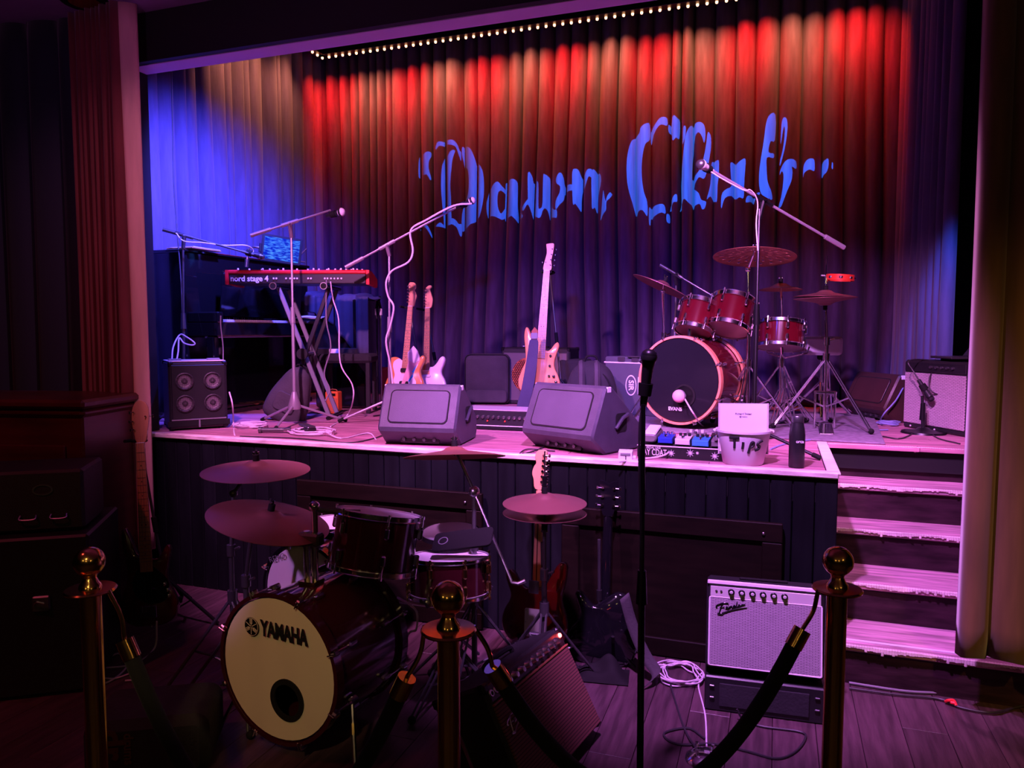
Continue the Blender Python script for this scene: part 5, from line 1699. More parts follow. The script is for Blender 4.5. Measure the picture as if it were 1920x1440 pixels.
fx_pedal('dark blue effect pedal with rounded silver surround on the pedal board', -0.155, -0.03, 0.075, 0.12, 'pedal_blue', 'chrome')
rn = thing('wah_pedal', 'rounded silver rocker pedal at the end of the pedal board', 'effect pedal', tuple(WM[pb] @ Vector((-0.235, 0.0, 0.076))), rz=-2, rx=3.5)
MB().prism(rect(0.075, 0.045, 0.02, 4, 0, 0.0225), -0.10, 0.10, 0.008).build('housing', 'pedal_grey', rn)
MB().box((0, 0, 0.05), (0.065, 0.17, 0.012), 0.005, TM(rx=5)).build('rocker', 'white_plastic', rn)
fx_pedal('white effect pedal on the pedal board beside the dark blue one', -0.065, -0.045, 0.075, 0.12, 'pedal_white', 'black_satin')
fx_pedal('sky blue effect pedal in the middle of the pedal board', 0.025, -0.055, 0.082, 0.12, 'pedal_sky', 'black_satin')
fx_pedal('dark grey effect pedal beside the tip bucket', 0.115, -0.045, 0.075, 0.12, 'pedal_grey', 'chrome')
fx_pedal('small pale effect pedal at the back of the pedal board', -0.02, 0.075, 0.10, 0.08, 'pedal_grey', 'white_plastic')
fx_pedal('black effect pedal at the back of the pedal board beside the tip bucket', 0.11, 0.075, 0.10, 0.08, 'black_satin', 'chrome')
db = thing('direct_box', 'small white box with a black figure one at the stage edge', 'box', (-0.701, 3.690, 0.950), rz=8)
MB().prism([(-.036, 0), (.036, 0), (.034, .05), (-.034, .05)], -0.04, 0.04, 0.004, None).build('housing', 'white_plastic', db)
MB().box((0, -0.041, 0.036), (0.05, 0.004, 0.012), 0.001).build('slot', 'grey_plastic', db)
text('figure', '1', 0.026, 'black_print', db, TM((0.002, -0.0405, 0.018)), 0.001, 0.001)
MB().cyl((0.036, 0, 0.014), (0.05, 0, 0.014), 0.012, n=12).build('plug', 'trim_silver', db)

# far side: wedge, amplifier, laptop, short stand
wg = wedge('dark brown floor monitor wedge beside the pale grille amplifier', (0.647, 6.013, 0.950), -62, 0.50, 0.34, 'wedge_brown', 'wedge_brown')
t, W_, yf = cabinet('combo_amplifier', 'black combo amplifier with a pale woven grille half behind the curtain', 'amplifier', (0.816, 5.620, 0.950), (1.098, 5.159, 0.950), 0.455, 0.24, STZ, 'black_tolex')
MB().box((0, yf - 0.003, 0.205), (W_ - 0.03, 0.010, 0.335), 0.003).build('grille_cloth', 'grille_wheat', t)
MB().box((0, yf - 0.004, 0.413), (W_ - 0.03, 0.010, 0.06), 0.003).build('control_panel', 'black_satin', t)
repeat(MB().lathe([(0.010, 0), (0.009, 0.014), (0.0001, 0.015)], 12, TM(rx=90)), 'knob', 'dark_steel', t, [Matrix.Translation((-0.02 + 0.045 * i, yf - 0.009, 0.415)) for i in range(5)])
for x in (-0.19, 0.02):
    MB().cyl((x, yf - 0.004, 0.018), (x, yf - 0.008, 0.018), 0.006, n=8).build('stud', 'white_print', t)
MB().box((0, 0, 0.462), (0.16, 0.03, 0.014), 0.004).build('handle', 'black_rubber', t)
am = t
lp = thing('laptop', 'open laptop standing on the pale grille amplifier', 'laptop', tuple(WM[am] @ Vector((0.02, 0.02, 0.470))), rz=-75)
MB().box((0, 0, 0.008), (0.28, 0.20, 0.014), 0.003).build('base', 'dark_steel', lp)
MB().box((0, 0.0, 0.10), (0.28, 0.008, 0.20), 0.003, TM((0, 0.105, 0.012), rx=-38)).build('lid', 'dark_steel', lp)
mic_stand('short black microphone stand in front of the pale grille amplifier', (0.890, 5.310, 0.950), (0.880, 5.332, 1.186), None, None, 'black_metal', kind='round')
microphone('black microphone aimed at the pale grille amplifier', (0.857, 5.342, 1.287), (0.931, 5.327, 1.167), 0.018, 'black_metal')
cable('dark cable arching from the short stand microphone over the amplifier', [(0.857, 5.342, 1.287), (0.830, 5.380, 1.342), (0.803, 5.395, 1.393), (0.847, 5.444, 1.412), (0.955, 5.535, 1.403), (0.981, 5.489, 1.385), (0.931, 5.391, 1.309), (0.922, 5.361, 1.233), (0.977, 5.356, 1.194), (1.031, 5.400, 1.233), (1.047, 5.455, 1.325), (1.064, 5.508, 1.385)], 0.0045, 'cable_dark')


# ------------------------------------------------------------ dark drum kit on the hall floor
YC = Vector((-1.728, 2.249, 0.340))
ydir = Vector((-math.sin(R(7)), -math.cos(R(7)), 0.0))
m_ = axis_m(YC - ydir * 0.22, ydir)
ph = m_.inverted() @ Vector((-1.677, 2.280, 0.231))
yb = drum('bass_drum', 'dark cherry bass drum with a cream head lettered YAMAHA in front of the stage', m_, 0.270, 0.42, 'cherry_dark', 'cherry_dark', 'head_cream', 'drum_head', 8, bass=True, hole=(ph.x, ph.y, 0.072))
xr = Vector((-ydir.y, ydir.x, 0))
pm_ = Matrix(((xr.x, -ydir.x, 0, 0), (xr.y, -ydir.y, 0, 0), (0, 0, 1, 0), (0, 0, 0, 1)))
face = YC + ydir * 0.005


def on_face(dx, dz):
    return Matrix.Translation(face + xr * dx + Vector((0, 0, dz))) @ pm_


text('head_lettering', 'YAMAHA', 0.082, 'black_print', yb, on_face(0.045, 0.148), 0.0006, 0.003, 0.66, world=True)
mk = on_face(-0.115, 0.146)
MB().lathe([(0.0001, 0.0), (0.036, 0.0)], 32, mk @ TM(rx=90)).build('emblem_disc', 'black_print', yb, world=True)
mb = MB()
for k in range(3):
    a = mk @ Matrix.Translation((0, -0.0012, 0)) @ Matrix.Rotation(R(120 * k), 4, 'Y')
    mb.box((0, 0, 0.018), (0.003, 0.0006, 0.026), 0, a).box((-0.005, 0, 0.022), (0.0025, 0.0006, 0.018), 0, a).box((0.005, 0, 0.022), (0.0025, 0.0006, 0.018), 0, a).box((0, 0, 0.013), (0.0125, 0.0006, 0.003), 0, a).box((0, 0, -0.016), (0.003, 0.0006, 0.026), 0, a)
mb.ring([(0.033, 0), (0.0345, 0), (0.0345, 0.0012), (0.033, 0.0012)], 32, mk @ TM((0, -0.0002, 0), rx=90))
mb.build('emblem_forks', 'head_cream', yb, world=True)
for sx in (-1, 1):
    a = YC - ydir * 0.12 + xr * (sx * 0.255) + Vector((0, 0, -0.10))
    b = a + xr * (sx * 0.085) + ydir * 0.09
    b.z = 0.012
    sp_ = MB().tube([tuple(a), tuple(b)], 0.008, 8).build('spur', 'chrome', yb, world=True)
    MB().tube([tuple(a.lerp(b, 0.35)), tuple(a.lerp(b, 0.5))], 0.012, 8).build('spur_clamp', 'gold_hw', sp_, world=True)
mh = thing('tom_mount', 'chrome post and clamp rising from the dark bass drum', 'tom mount', tuple(YC - ydir * 0.20 + Vector((0.0, 0, 0.275))))
MB().box((0, 0, 0.0), (0.075, 0.075, 0.014), 0.004).build('base_plate', 'gold_hw', mh)
for x in (-0.018, 0.018):
    MB().cyl((x, 0, 0), (x, 0, 0.20), 0.013, n=12).build('post', 'chrome', mh)
MB().box((0, 0, 0.17), (0.10, 0.05, 0.05), 0.008).build('clamp_block', 'dark_steel', mh)
MB().cyl((0.02, 0, 0.2), (0.02, 0, 0.30), 0.012, n=12).ball((0.02, 0, 0.30), 0.022, 12, 8).build('ball_joint', 'chrome', mh)
MB().tube([(0.02, 0, 0.29), (0.09, 0.06, 0.27), (0.15, 0.12, 0.26)], 0.011, 8).build('arm', 'dark_steel', mh)
MB().tube([(-0.05, -0.02, 0.17), (-0.075, -0.03, 0.155), (-0.08, -0.03, 0.13)], 0.007, 6).build('lever', 'chrome', mh)

ut = Vector((0.07, 0.20, 0.97)).normalized()
tmx = axis_m((-1.501, 2.595, 0.757), ut)
tt = drum('rack_tom', 'dark glossy tom with a yellow badge mounted over the dark bass drum', tmx, 0.165, 0.215, 'cherry_dark', 'chrome', 'drum_head', 'drum_head', 6, lugmat='chrome', hoopw=0.022)
ba = -118
bm_ = Matrix.Rotation(R(ba), 4, 'Z') @ Matrix.Translation((0.1665, 0, 0.045))
MB().box((0, 0, 0), (0.003, 0.045, 0.042), 0.001, bm_).build('badge', 'yellow_badge', tt)
wd_ = drum('bass_drum', 'small bass drum with a plain white head behind the dark drum kit', axis_m(Vector((-1.989, 2.770, 0.434)) + Vector((0.03, 0.1, 0)), Vector((-0.05, -1, 0.0))), 0.208, 0.20, 'cherry_dark', 'black_gloss', 'drum_head', 'drum_head', 8, bass=True)
text('head_print', 'REMO', 0.035, 'grey_plastic', wd_, Matrix.Translation((-2.103, 2.7616, 0.576)) @ TM(rz=-3, ry=-20), 0.0006, 0.0, world=True)
wz = 0.365
for sx in (-1, 1):
    a = Vector((-1.989, 2.770, 0.434)) + Vector((0.03 + sx * 0.19, 0.08, -0.08))
    MB().tube([tuple(a), (a.x + sx * 0.05, a.y - 0.02, 0.01)], 0.008, 8).build('spur', 'chrome', wd_, world=True)
ft = drum('floor_tom', 'floor tom with a pale top head behind the cherry tom', axis_m(Vector((-2.072, 3.213, 0.632)) - Vector((0, 0, 0.17)), Vector((0.0, 0.02, 1))), 0.165, 0.33, 'cherry_dark', 'chrome', 'drum_head', 'drum_head', 6)
for a in (90, 210, 330):
    p = Vector((0.185 * math.cos(R(a)), 0.185 * math.sin(R(a)), 0))
    zf = 0.632 - 0.17
    MB().tube([(p.x, p.y, -0.05), (p.x, p.y, -zf + 0.02), (p.x * 1.12, p.y * 1.12, -zf + 0.008)], 0.006, 8).build('leg', 'chrome', ft)
SN = Vector((-1.300, 2.864, 0.555))
sn2 = drum('snare_drum', 'dark snare drum with a pale head on the hall floor stand', axis_m(SN, Vector((-0.05, 0.12, 1)).normalized()), 0.168, 0.15, 'cherry_dark', 'chrome', 'drum_head', 'drum_head', 8, lugmat='gold_hw')
MB().box((0.0, -0.1715, 0.0), (0.045, 0.004, 0.06), 0.001, Matrix.Rotation(R(18), 4, 'Z')).build('badge', 'gold_hw', sn2)
s2 = cymbal_stand('dark stand carrying the snare drum on the hall floor', (SN.x, SN.y, 0.0), tuple(SN + Vector((0, 0, -0.10))), None, 'dark_steel', spread=0.24, legh=0.26, a0=15, name='snare_stand')
for a in (20, 140, 260):
    z9 = SN.z - 0.10
    MB().tube([(0, 0, z9), (0.16 * math.cos(R(a)), 0.16 * math.sin(R(a)), z9 + 0.012), (0.185 * math.cos(R(a)), 0.185 * math.sin(R(a)), z9 + 0.05)], 0.006, 6).build('basket_arm', 'dark_steel', s2)
pdm = thing('mute_pad', 'black drum mute with a round emblem leaning on the floor snare', 'drum mute', (-1.217, 2.821, 0.728), rz=8, rx=-62, ry=-10)
MB().prism(rect(0.26, 0.11, 0.02, 3), -0.006, 0.006, 0.002).build('pad', 'black_rubber', pdm)
MB().ring([(0.018, 0), (0.022, 0), (0.022, 0.002), (0.018, 0.002)], 20, TM((-0.085, -0.006, 0.0), rx=90)).build('emblem', 'grey_plastic', pdm)
pr_ = thing('practice_pad', 'round violet practice pad lying behind the floor snare', 'practice pad', (-1.371, 3.040, 0.684), rx=4)
MB().lathe([(0.0001, 0.012), (0.125, 0.012), (0.132, 0.006), (0.132, -0.006), (0.0001, -0.006)], 36).build('pad', 'grey_plastic', pr_)
MB().ring([(0.132, -0.01), (0.136, -0.01), (0.136, 0.01), (0.132, 0.01)], 36).build('rim', 'black_rubber', pr_)
MB().cyl((0, 0, -0.01), (0, 0, -0.684 + 0.01), 0.010, n=10).build('post', 'dark_steel', pr_)
for a in (80, 200, 320):
    MB().tube([(0, 0, -0.684 + 0.2), (0.2 * math.cos(R(a)), 0.2 * math.sin(R(a)), -0.684 + 0.01)], 0.008, 6).build('leg', 'dark_steel', pr_)

c1 = (-2.157, 2.702, 1.025)
cymbal('flat ride cymbal held highest over the dark floor kit', c1, 0.232, (0.03, -0.03, 1), 'cymbal_dull')
cymbal_stand('dark boom stand under the highest floor cymbal', (-2.254, 2.643, 0.0), c1, (-2.261, 2.676, 0.878), 'dark_steel', spread=0.30, a0=100)
c2 = (-1.900, 2.463, 0.877)
cymbal('crash cymbal sloping down toward the cherry tom', c2, 0.242, (0.24, 0.02, 0.97), 'cymbal_dull')
cymbal_stand('dark stand under the sloping crash of the floor kit', (-2.105, 2.553, 0.0), c2, (-2.062, 2.545, 0.760), 'dark_steel', spread=0.30, a0=70)
c3 = (-1.332, 2.999, 1.087)
cymbal('crash cymbal seen edge-on in front of the stage edge', c3, 0.225, (-0.10, 0.20, 1), 'cymbal')
bs_ = cymbal_stand('tall boom cymbal stand with a long counter rod in front of the hatch', (-1.222, 2.956, 0.0), c3, (-1.238, 2.997, 0.893), 'dark_steel', spread=0.30, a0=30)
MB().tube([(-1.238, 2.997, 0.893), (-1.029, 2.905, 0.540)], 0.007, 8).build('counter_rod', 'steel', bs_, world=True)
MB().ball((-1.238, 2.997, 0.893), 0.026, 14, 8).build('tilter_disc', 'steel', bs_, world=True)
MB().tube([(-1.029, 2.905, 0.540), (-1.000, 2.905, 0.539), (-0.973, 2.915, 0.552)], 0.009, 8).build('rod_hook', 'chrome', bs_, world=True)
HH = Vector((-0.951, 3.117, 0.870))
cymbal('upper hi-hat cymbal in front of the maple neck guitar', tuple(HH + Vector((0, 0, 0.012))), 0.186, (0.0, -0.02, 1), 'cymbal_dull')
cymbal('lower hi-hat cymbal in front of the maple neck guitar', tuple(HH + Vector((0, 0, -0.122))), 0.186, (0.0, -0.02, -1), 'cymbal_dull')
hs2 = cymbal_stand('dark hi-hat stand beside the tilted amplifier', (HH.x, HH.y, 0.0), tuple(HH + Vector((0, 0, -0.125))), None, 'dark_steel', spread=0.26, legh=0.36, a0=40, name='hi_hat_stand', pedal=True)
MB().cyl(tuple(HH + Vector((0, 0, -0.1))), tuple(HH + Vector((0, 0, 0.20))), 0.0035, n=8).build('pull_rod', 'steel', hs2, world=True)
MB().cyl(tuple(HH + Vector((0, 0, 0.03))), tuple(HH + Vector((0, 0, 0.09))), 0.011, n=10).build('clutch', 'black_metal', hs2, world=True)
dsk = thing('drum_sticks_bag', 'small black stick bag beside the floor snare stand', 'bag', (-1.744, 2.979, 0.000), rz=30)
MB().prism(rect(0.14, 0.34, 0.03, 3, 0, 0.175), -0.02, 0.03, 0.012, TM(rx=-12)).build('shell', 'black_cloth', dsk)

# ------------------------------------------------------------ guitars on the hall floor
gx = (-3.005, 2.916, 0.085)
guitar('bass_guitar', 'dark red burst bass guitar leaning beside the pink curtain edge', gx, -6, -3.2, 24, 'bass', 'three_one', 'bass_burst', 'maple_dark', 'maple_dark', scale=0.864, bz=0.075, nut=0.042, heel=0.064, nfret=21, nstr=4,
       guard=[(.02, .31), (.07, .27), (.105, .22), (.10, .15), (.06, .115), (-.01, .12), (-.06, .16), (-.075, .22), (-.055, .28), (-.02, .31)], guardmat='pick_dark', pickups=((.17, .09, .05, 'black_gloss'),),
       knobs=((.085, .21, .011, 'chrome'), (.10, .18, .011, 'chrome'), (.105, .15, .011, 'chrome')), bridge=(.085, .06), hs=0.95, bw=0.9)
gs_ = Vector(gx)
guitar_stand('black stand holding the dark red burst bass', (gs_.x - 0.12, gs_.y + 0.26, 0.0), 1.02, yoke=(-3.189, 3.060, 1.018), spread=0.30, rz=24)
gx = (-1.045, 3.261, 0.114)
guitar('electric_guitar', 'red burst electric guitar turned back to front with a white back plate', gx, 8, 1.5, 176, 'strat', 'six_left', 'burst_red', 'maple', 'rosewood', back='strat', pickups=((.24, .07, .018, 'white_plastic'),), thick=0.045)
guitar_stand('black stand behind the red burst guitar', (gx[0] + 0.02, gx[1] + 0.10, 0.0), 0.60, (0, -0.04), yoke=False, spread=0.22)
gx = (-0.761, 3.437, -0.012)
guitar('electric_guitar', 'black electric guitar turned back to front against the stage hatch', gx, 6, -1.0, 184, 'single', 'three_three', 'black_gloss', 'black_gloss', 'rosewood', scale=0.63, thick=0.05, pickups=((.2, .07, .035, 'chrome'),), hw='chrome', tuner='chrome', nut=0.044, bw=1.02)
guitar_stand('black stand behind the black guitar', (gx[0] - 0.02, gx[1] + 0.05, 0.0), 0.60, (0, -0.03), yoke=False, spread=0.2)
sp = thing('guitar_strap', 'dark grey strap hanging from the black guitar to the floor', 'strap', (-0.586, 3.352, 0.149), rz=10)


def strap_fn(u, v):
    p = [Vector((-0.05, 0, 0.23)), Vector((-0.02, 0, 0.12)), Vector((0.015, -0.01, 0.03)), Vector((0.06, -0.03, -0.05)), Vector((0.10, -0.06, -0.10)), Vector((0.06, -0.12, -0.125))]
    q = sm(p, 5)
    c = q[min(len(q) - 1, int(round(v * (len(q) - 1))))]
    return (c.x + (u - 0.5) * 0.04, c.y + (u - 0.5) * 0.02, c.z + (u - 0.5) * 0.03)


MB().grid(strap_fn, 3, 25).build('band', 'gig_grey', sp, fix=False, angle=80).modifiers.new('t', 'SOLIDIFY').thickness = 0.004
bag = thing('floor_bag', 'crumpled black bag on the floor below the black guitar', 'bag', (-0.724, 3.306, 0.000), rz=8)
MB().grid(lambda u, v: (-0.12 + 0.24 * u, -0.08 + 0.16 * v, 0.005 + 0.075 * math.sin(PI * u) * math.sin(PI * v) * (1 + 0.35 * math.sin(9 * u + 3 * v) + 0.2 * math.sin(14 * v))), 20, 14).build('fabric', 'black_rubber', bag, fix=False, angle=80)

# ------------------------------------------------------------ amplifiers on the hall floor
fa = thing('combo_amplifier', 'dark combo amplifier with oxblood grille tilted back beside the middle stanchion', 'amplifier', (-0.614 - 0.055, 2.811 - 0.30, 0.055), rx=-28, rz=79.6)
FW, FH, FD = 0.585, 0.40, 0.24
MB().box((0, FD / 2, FH / 2), (FW, FD, FH), 0.012).build('cabinet', 'black_tolex', fa)
MB().box((0, -0.002, 0.165), (FW - 0.02, 0.012, 0.315), 0.004).build('grille_cloth', 'grille_ox', fa)
MB().box((0, -0.005, 0.326), (FW - 0.02, 0.012, 0.006), 0.001).build('grille_trim', 'leather', fa)
MB().box((0, 0.008, 0.362), (FW - 0.03, 0.02, 0.058), 0.003, TM(rx=-0)).build('control_panel', 'amp_panel_dark', fa)
repeat(MB().lathe([(0.015, 0), (0.012, 0.008), (0.010, 0.02), (0.0001, 0.021)], 14, TM(rx=90)), 'knob', 'steel', fa, [Matrix.Translation((-0.16 + 0.048 * i, -0.002, 0.362)) for i in range(9)])
repeat(MB().ring([(0.007, 0), (0.013, 0), (0.011, 0.005), (0.007, 0.005)], 14, TM(rx=90)), 'input_jack', 'steel', fa, [Matrix.Translation((-0.265 + 0.03 * i, -0.002, 0.362)) for i in range(2)])
MB().lathe([(0.009, 0), (0.008, 0.006), (0.0001, 0.009)], 14, TM((0.262, -0.003, 0.372), rx=90)).build('pilot_lamp', 'jewel_red', fa)
script_logo(fa, TM((-0.26, -0.008, 0.235), ry=-3), 'steel', 1.0)
script_logo(fa, TM((0.19, -0.003, 0.353), ry=0), 'steel', 0.45, 'panel_script')
MB().tube(sm([(-0.10, FD / 2, FH + 0.002), (-0.08, FD / 2, FH + 0.022), (0.08, FD / 2, FH + 0.022), (0.10, FD / 2, FH + 0.002)], 5), 0.010, 6).build('handle', 'black_rubber', fa)
for sx in (-1, 1):
    MB().box((sx * (FW / 2 + 0.004), 0.17, 0.12), (0.006, 0.018, 0.34), 0.002, TM(rx=0)).build('tilt_leg', 'chrome', fa)
corners(fa, FW, FD, FH, 'black_metal')
for ch in fa.children:
    if ch.name.startswith('corner_guard'):
        ch.location.y += FD / 2
lj = bpy.data.lights.new('pilot_glow', 'POINT')
lj.energy = 0.05
lj.color = (1, 0.05, 0.05)
lj.shadow_soft_size = 0.008
lo = bpy.data.objects.new('pilot_glow', lj)
lo.location = WM[fa] @ Vector((0.262, -0.03, 0.372))
COL.objects.link(lo)

t, W_, yf = cabinet('amp_crate', 'black crate carrying the silver amplifier', 'crate', (-0.253, 3.151, 0.000), (0.220, 3.182, 0.000), 0.15, 0.27, 0.0, 'black_satin', 0.006)
for sx in (-1, 1):
    for zz in (0.06, 0.11):
        MB().box((sx * (W_ / 2 - 0.03), yf - 0.004, zz), (0.02, 0.008, 0.008), 0.002).build('latch', 'dark_steel', t)
MB().box((0, yf - 0.003, 0.075), (W_ - 0.12, 0.006, 0.10), 0.003).build('front_panel', 'black_cloth', t)
sa = thing('combo_amplifier', 'silver faced combo amplifier with script logo standing on the black crate', 'amplifier', tuple(t.location + Vector((0, -0.012, 0.157))), rx=-13, rz=math.degrees(t.rotation_euler.z))
sa.scale = (1, 1, 0.9)
SW, SH, SD = W_ - 0.004, 0.40, 0.24
MB().box((0, 0, SH / 2), (SW, SD, SH), 0.012).build('cabinet', 'black_tolex', sa)
MB().box((0, -SD / 2 + 0.004, SH - 0.010), (SW - 0.004, 0.02, 0.020), 0.004).build('top_rim', 'trim_silver', sa)
MB().box((0, -SD / 2 - 0.003, 0.168), (SW - 0.03, 0.012, 0.305), 0.004).build('grille_cloth', 'grille_silver', sa)
MB().tube([(p[0], -SD / 2 - 0.007, p[1]) for p in rect(SW - 0.026, 0.31, 0.006, 2, 0, 0.168)], 0.004, 6, closed=True).build('grille_piping', 'trim_silver', sa)
MB().box((0, -SD / 2 - 0.001, 0.350), (SW - 0.03, 0.012, 0.046), 0.002, TM()).build('control_panel', 'silver_panel', sa)
MB().box((0, -SD / 2 - 0.001, 0.377), (SW - 0.03, 0.008, 0.008), 0.001).build('panel_shadow_gap', 'void_black', sa)
repeat(MB().lathe([(0.014, 0), (0.013, 0.006), (0.0095, 0.008), (0.009, 0.022), (0.0001, 0.023)], 16, TM(rx=90)), 'knob', 'black_gloss', sa, [Matrix.Translation((-0.135 + 0.0425 * i, -SD / 2 - 0.007, 0.352)) for i in range(6)])
repeat(MB().lathe([(0.006, 0.022), (0.0075, 0.0225), (0.0001, 0.0245)], 12, TM(rx=90)), 'knob_cap', 'silver_panel', sa, [Matrix.Translation((-0.135 + 0.0425 * i, -SD / 2 - 0.007, 0.352)) for i in range(6)])
repeat(MB().lathe([(0.005, 0), (0.004, 0.006), (0.0001, 0.007)], 10, TM(rx=90)), 'input_jack', 'dark_steel', sa, [Matrix.Translation((-0.196 + 0.02 * i, -SD / 2 - 0.007, 0.352)) for i in range(2)])
MB().lathe([(0.007, 0), (0.006, 0.008), (0.0001, 0.010)], 12, TM((0.197, -SD / 2 - 0.007, 0.352), rx=90)).build('pilot_lamp', 'black_gloss', sa)
script_logo(sa, TM((-0.195, -SD / 2 - 0.010, 0.268), ry=-6), 'black_gloss', 0.95)
MB().box((0, 0, SH + 0.006), (0.2, 0.03, 0.012), 0.004).build('handle', 'black_rubber', sa)

# dark road cases at the edge of the hall
rc = thing('flight_case', 'black flight case with chrome latches beside the panelled half wall', 'flight case', (-3.062, 2.211, 0.174), rz=35)
zr = -0.174
MB().box((0, 0.3, zr + 0.36), (0.62, 0.55, 0.70), 0.01).build('body', 'black_satin', rc)
for x in (-0.1, 0.12):
    la = MB().box((x, 0.02, zr + 0.42), (0.07, 0.02, 0.07), 0.006).build('latch', 'dark_steel', rc)
    MB().tube(sm([(x - 0.025, 0.005, zr + 0.42), (x - 0.01, -0.012, zr + 0.44), (x + 0.02, -0.01, zr + 0.43)], 4), 0.005, 6).build('latch_wing', 'chrome', la)
rc2 = thing('amplifier_head', 'black amplifier head with an oval badge on the flight case', 'amplifier', tuple(Vector(rc.location) + Vector((0, 0, zr + 0.712))), rz=35)
MB().box((0, 0.27, 0.14), (0.56, 0.34, 0.27), 0.012).build('cabinet', 'black_tolex', rc2)
MB().ring([(0.020, 0), (0.024, 0), (0.024, 0.004), (0.020, 0.004)], 24, TM((0.12, 0.10, 0.19), rx=90) @ Matrix.Scale(1.7, 4, (1, 0, 0))).build('badge', 'steel', rc2)
for x in (0.06, 0.18):
    MB().tube(sm([(x - 0.03, 0.098, 0.08), (x - 0.028, 0.08, 0.065), (x + 0.028, 0.08, 0.065), (x + 0.03, 0.098, 0.08)], 4), 0.004, 6).build('handle_loop', 'steel', rc2)
db_ = thing('drum_bag', 'black drum bag lettered in dull red on the floor beside the stanchion', 'bag', (-2.156, 1.912, 0.143), rz=30)
zd = -0.143
MB().prism(rect(0.42, 0.22, 0.05, 4, 0.1, zd + 0.115), 0.0, 0.3, 0.03).build('shell', 'black_cloth', db_)
text('big_letters', 'dr', 0.12, 'skunk', db_, TM((-0.01, -0.001, zd + 0.15), ry=90), 0.0006, 0.004)
text('lettering', 'drums', 0.045, 'skunk', db_, TM((0.045, -0.001, zd + 0.13), ry=90), 0.0006, 0.001)

# ------------------------------------------------------------ stanchions and ropes
SPOS = {'L': (-1.793, 1.531, 0.995), 'M': (-0.732, 1.607, 0.995), 'R': (0.176, 2.233, 0.995)}


def stanchion(p, label):
    s = thing('stanchion', label, 'stanchion', (p[0], p[1], 0.0), group='brass rope stanchions')
    MB().lathe([(0.0001, 0.03), (0.03, 0.03), (0.05, 0.022), (0.14, 0.012), (0.15, 0.0), (0.0001, 0.0)], 36).build('base', 'brass', s)
    MB().cyl((0, 0, 0.025), (0, 0, 0.868), 0.0275, n=28).build('pole', 'brass', s)
    MB().lathe([(0.0275, 0.868), (0.066, 0.874), (0.068, 0.878), (0.064, 0.882), (0.03, 0.884), (0.028, 0.893), (0.022, 0.90), (0.017, 0.912), (0.020, 0.922), (0.0001, 0.925)], 32).build('collar', 'brass', s)
    MB().ball((0, 0, 0.957), 0.0415, 28, 16).build('ball_top', 'brass', s)
    return s


stanchion(SPOS['L'], 'brass ball stanchion beside the dark red burst bass')
stanchion(SPOS['M'], 'brass ball stanchion in front of the tilted oxblood amplifier')
stanchion(SPOS['R'], 'brass ball stanchion beside the silver amplifier and stairs')


def rope(a, b, sag, label):
    A, B = Vector((a[0], a[1], 0.868)), Vector((b[0], b[1], 0.868))
    d = (B - A)
    d.z = 0
    u = d.normalized()
    pts = []
    n = 30
    P0, P1 = A + u * 0.062, B - u * 0.062
    for i in range(n + 1):
        t = i / n
        p = P0.lerp(P1, t)
        p.z -= sag * (1 - (2 * t - 1) ** 2)
        pts.append(p)
    r = thing('rope', label, 'rope', tuple(A), group='black velvet ropes')
    k = 3
    MB().tube(pts[k - 1:-k + 1 if k > 1 else None], 0.0215, 12).build('velvet', 'rope_velvet', r, world=True)
    for s0, s1, e in ((pts[k - 1], pts[k + 1], pts[0]), (pts[-k], pts[-k - 2], pts[-1])):
        dd = (s1 - s0).normalized()
        MB().cyl(tuple(s0 - dd * 0.035), tuple(s0 + dd * 0.02), 0.024, n=16).build('ferrule', 'brass', r, world=True)
        mid = e.lerp(s0 - dd * 0.035, 0.5)
        MB().tube(sm([tuple(e + Vector((0, 0, 0.012))), tuple(mid + Vector((0.008, 0.008, 0.0))), tuple(s0 - dd * 0.035)], 5), 0.006, 8).build('hook', 'brass', r, world=True)
    return r


rope(SPOS['L'], SPOS['M'], 0.62, 'black velvet rope between the two stanchions nearest the bass drum')
rope(SPOS['M'], SPOS['R'], 0.50, 'black velvet rope sagging in front of the silver amplifier')

# ------------------------------------------------------------ hall microphone, chrome floor pocket
ms = mic_stand('straight black microphone stand in the hall in front of the stage', (-0.390, 2.365, 0.0), (-0.400, 2.393, 1.363), None, None, 'black_metal', kind='round')
microphone('black vocal microphone on the straight stand in the hall', (-0.403, 2.412, 1.355), (-0.386, 2.410, 1.517), 0.0255, 'black_metal', 'black_satin')
cable('black cable hanging beside the straight hall stand', [(-0.405, 2.412, 1.351), (-0.413, 2.404, 1.289), (-0.407, 2.382, 1.119), (-0.395, 2.368, 0.878), (-0.395, 2.348, 0.604), (-0.379, 2.330, 0.294)], 0.004, 'cable_dark')
fp = thing('chrome_footswitch', 'round chrome footswitch with studs on the hall floor', 'footswitch', (-0.219, 2.770, 0.000))
MB().lathe([(0.0001, 0.035), (0.03, 0.034), (0.055, 0.018), (0.068, 0.008), (0.072, 0.0)], 32).build('dome', 'chrome', fp)
for a in (40, 140, 230, 320):
    MB().cyl((0.035 * math.cos(R(a)), 0.035 * math.sin(R(a)), 0.02), (0.038 * math.cos(R(a)), 0.038 * math.sin(R(a)), 0.05), 0.006, n=10).build('stud', 'chrome', fp)

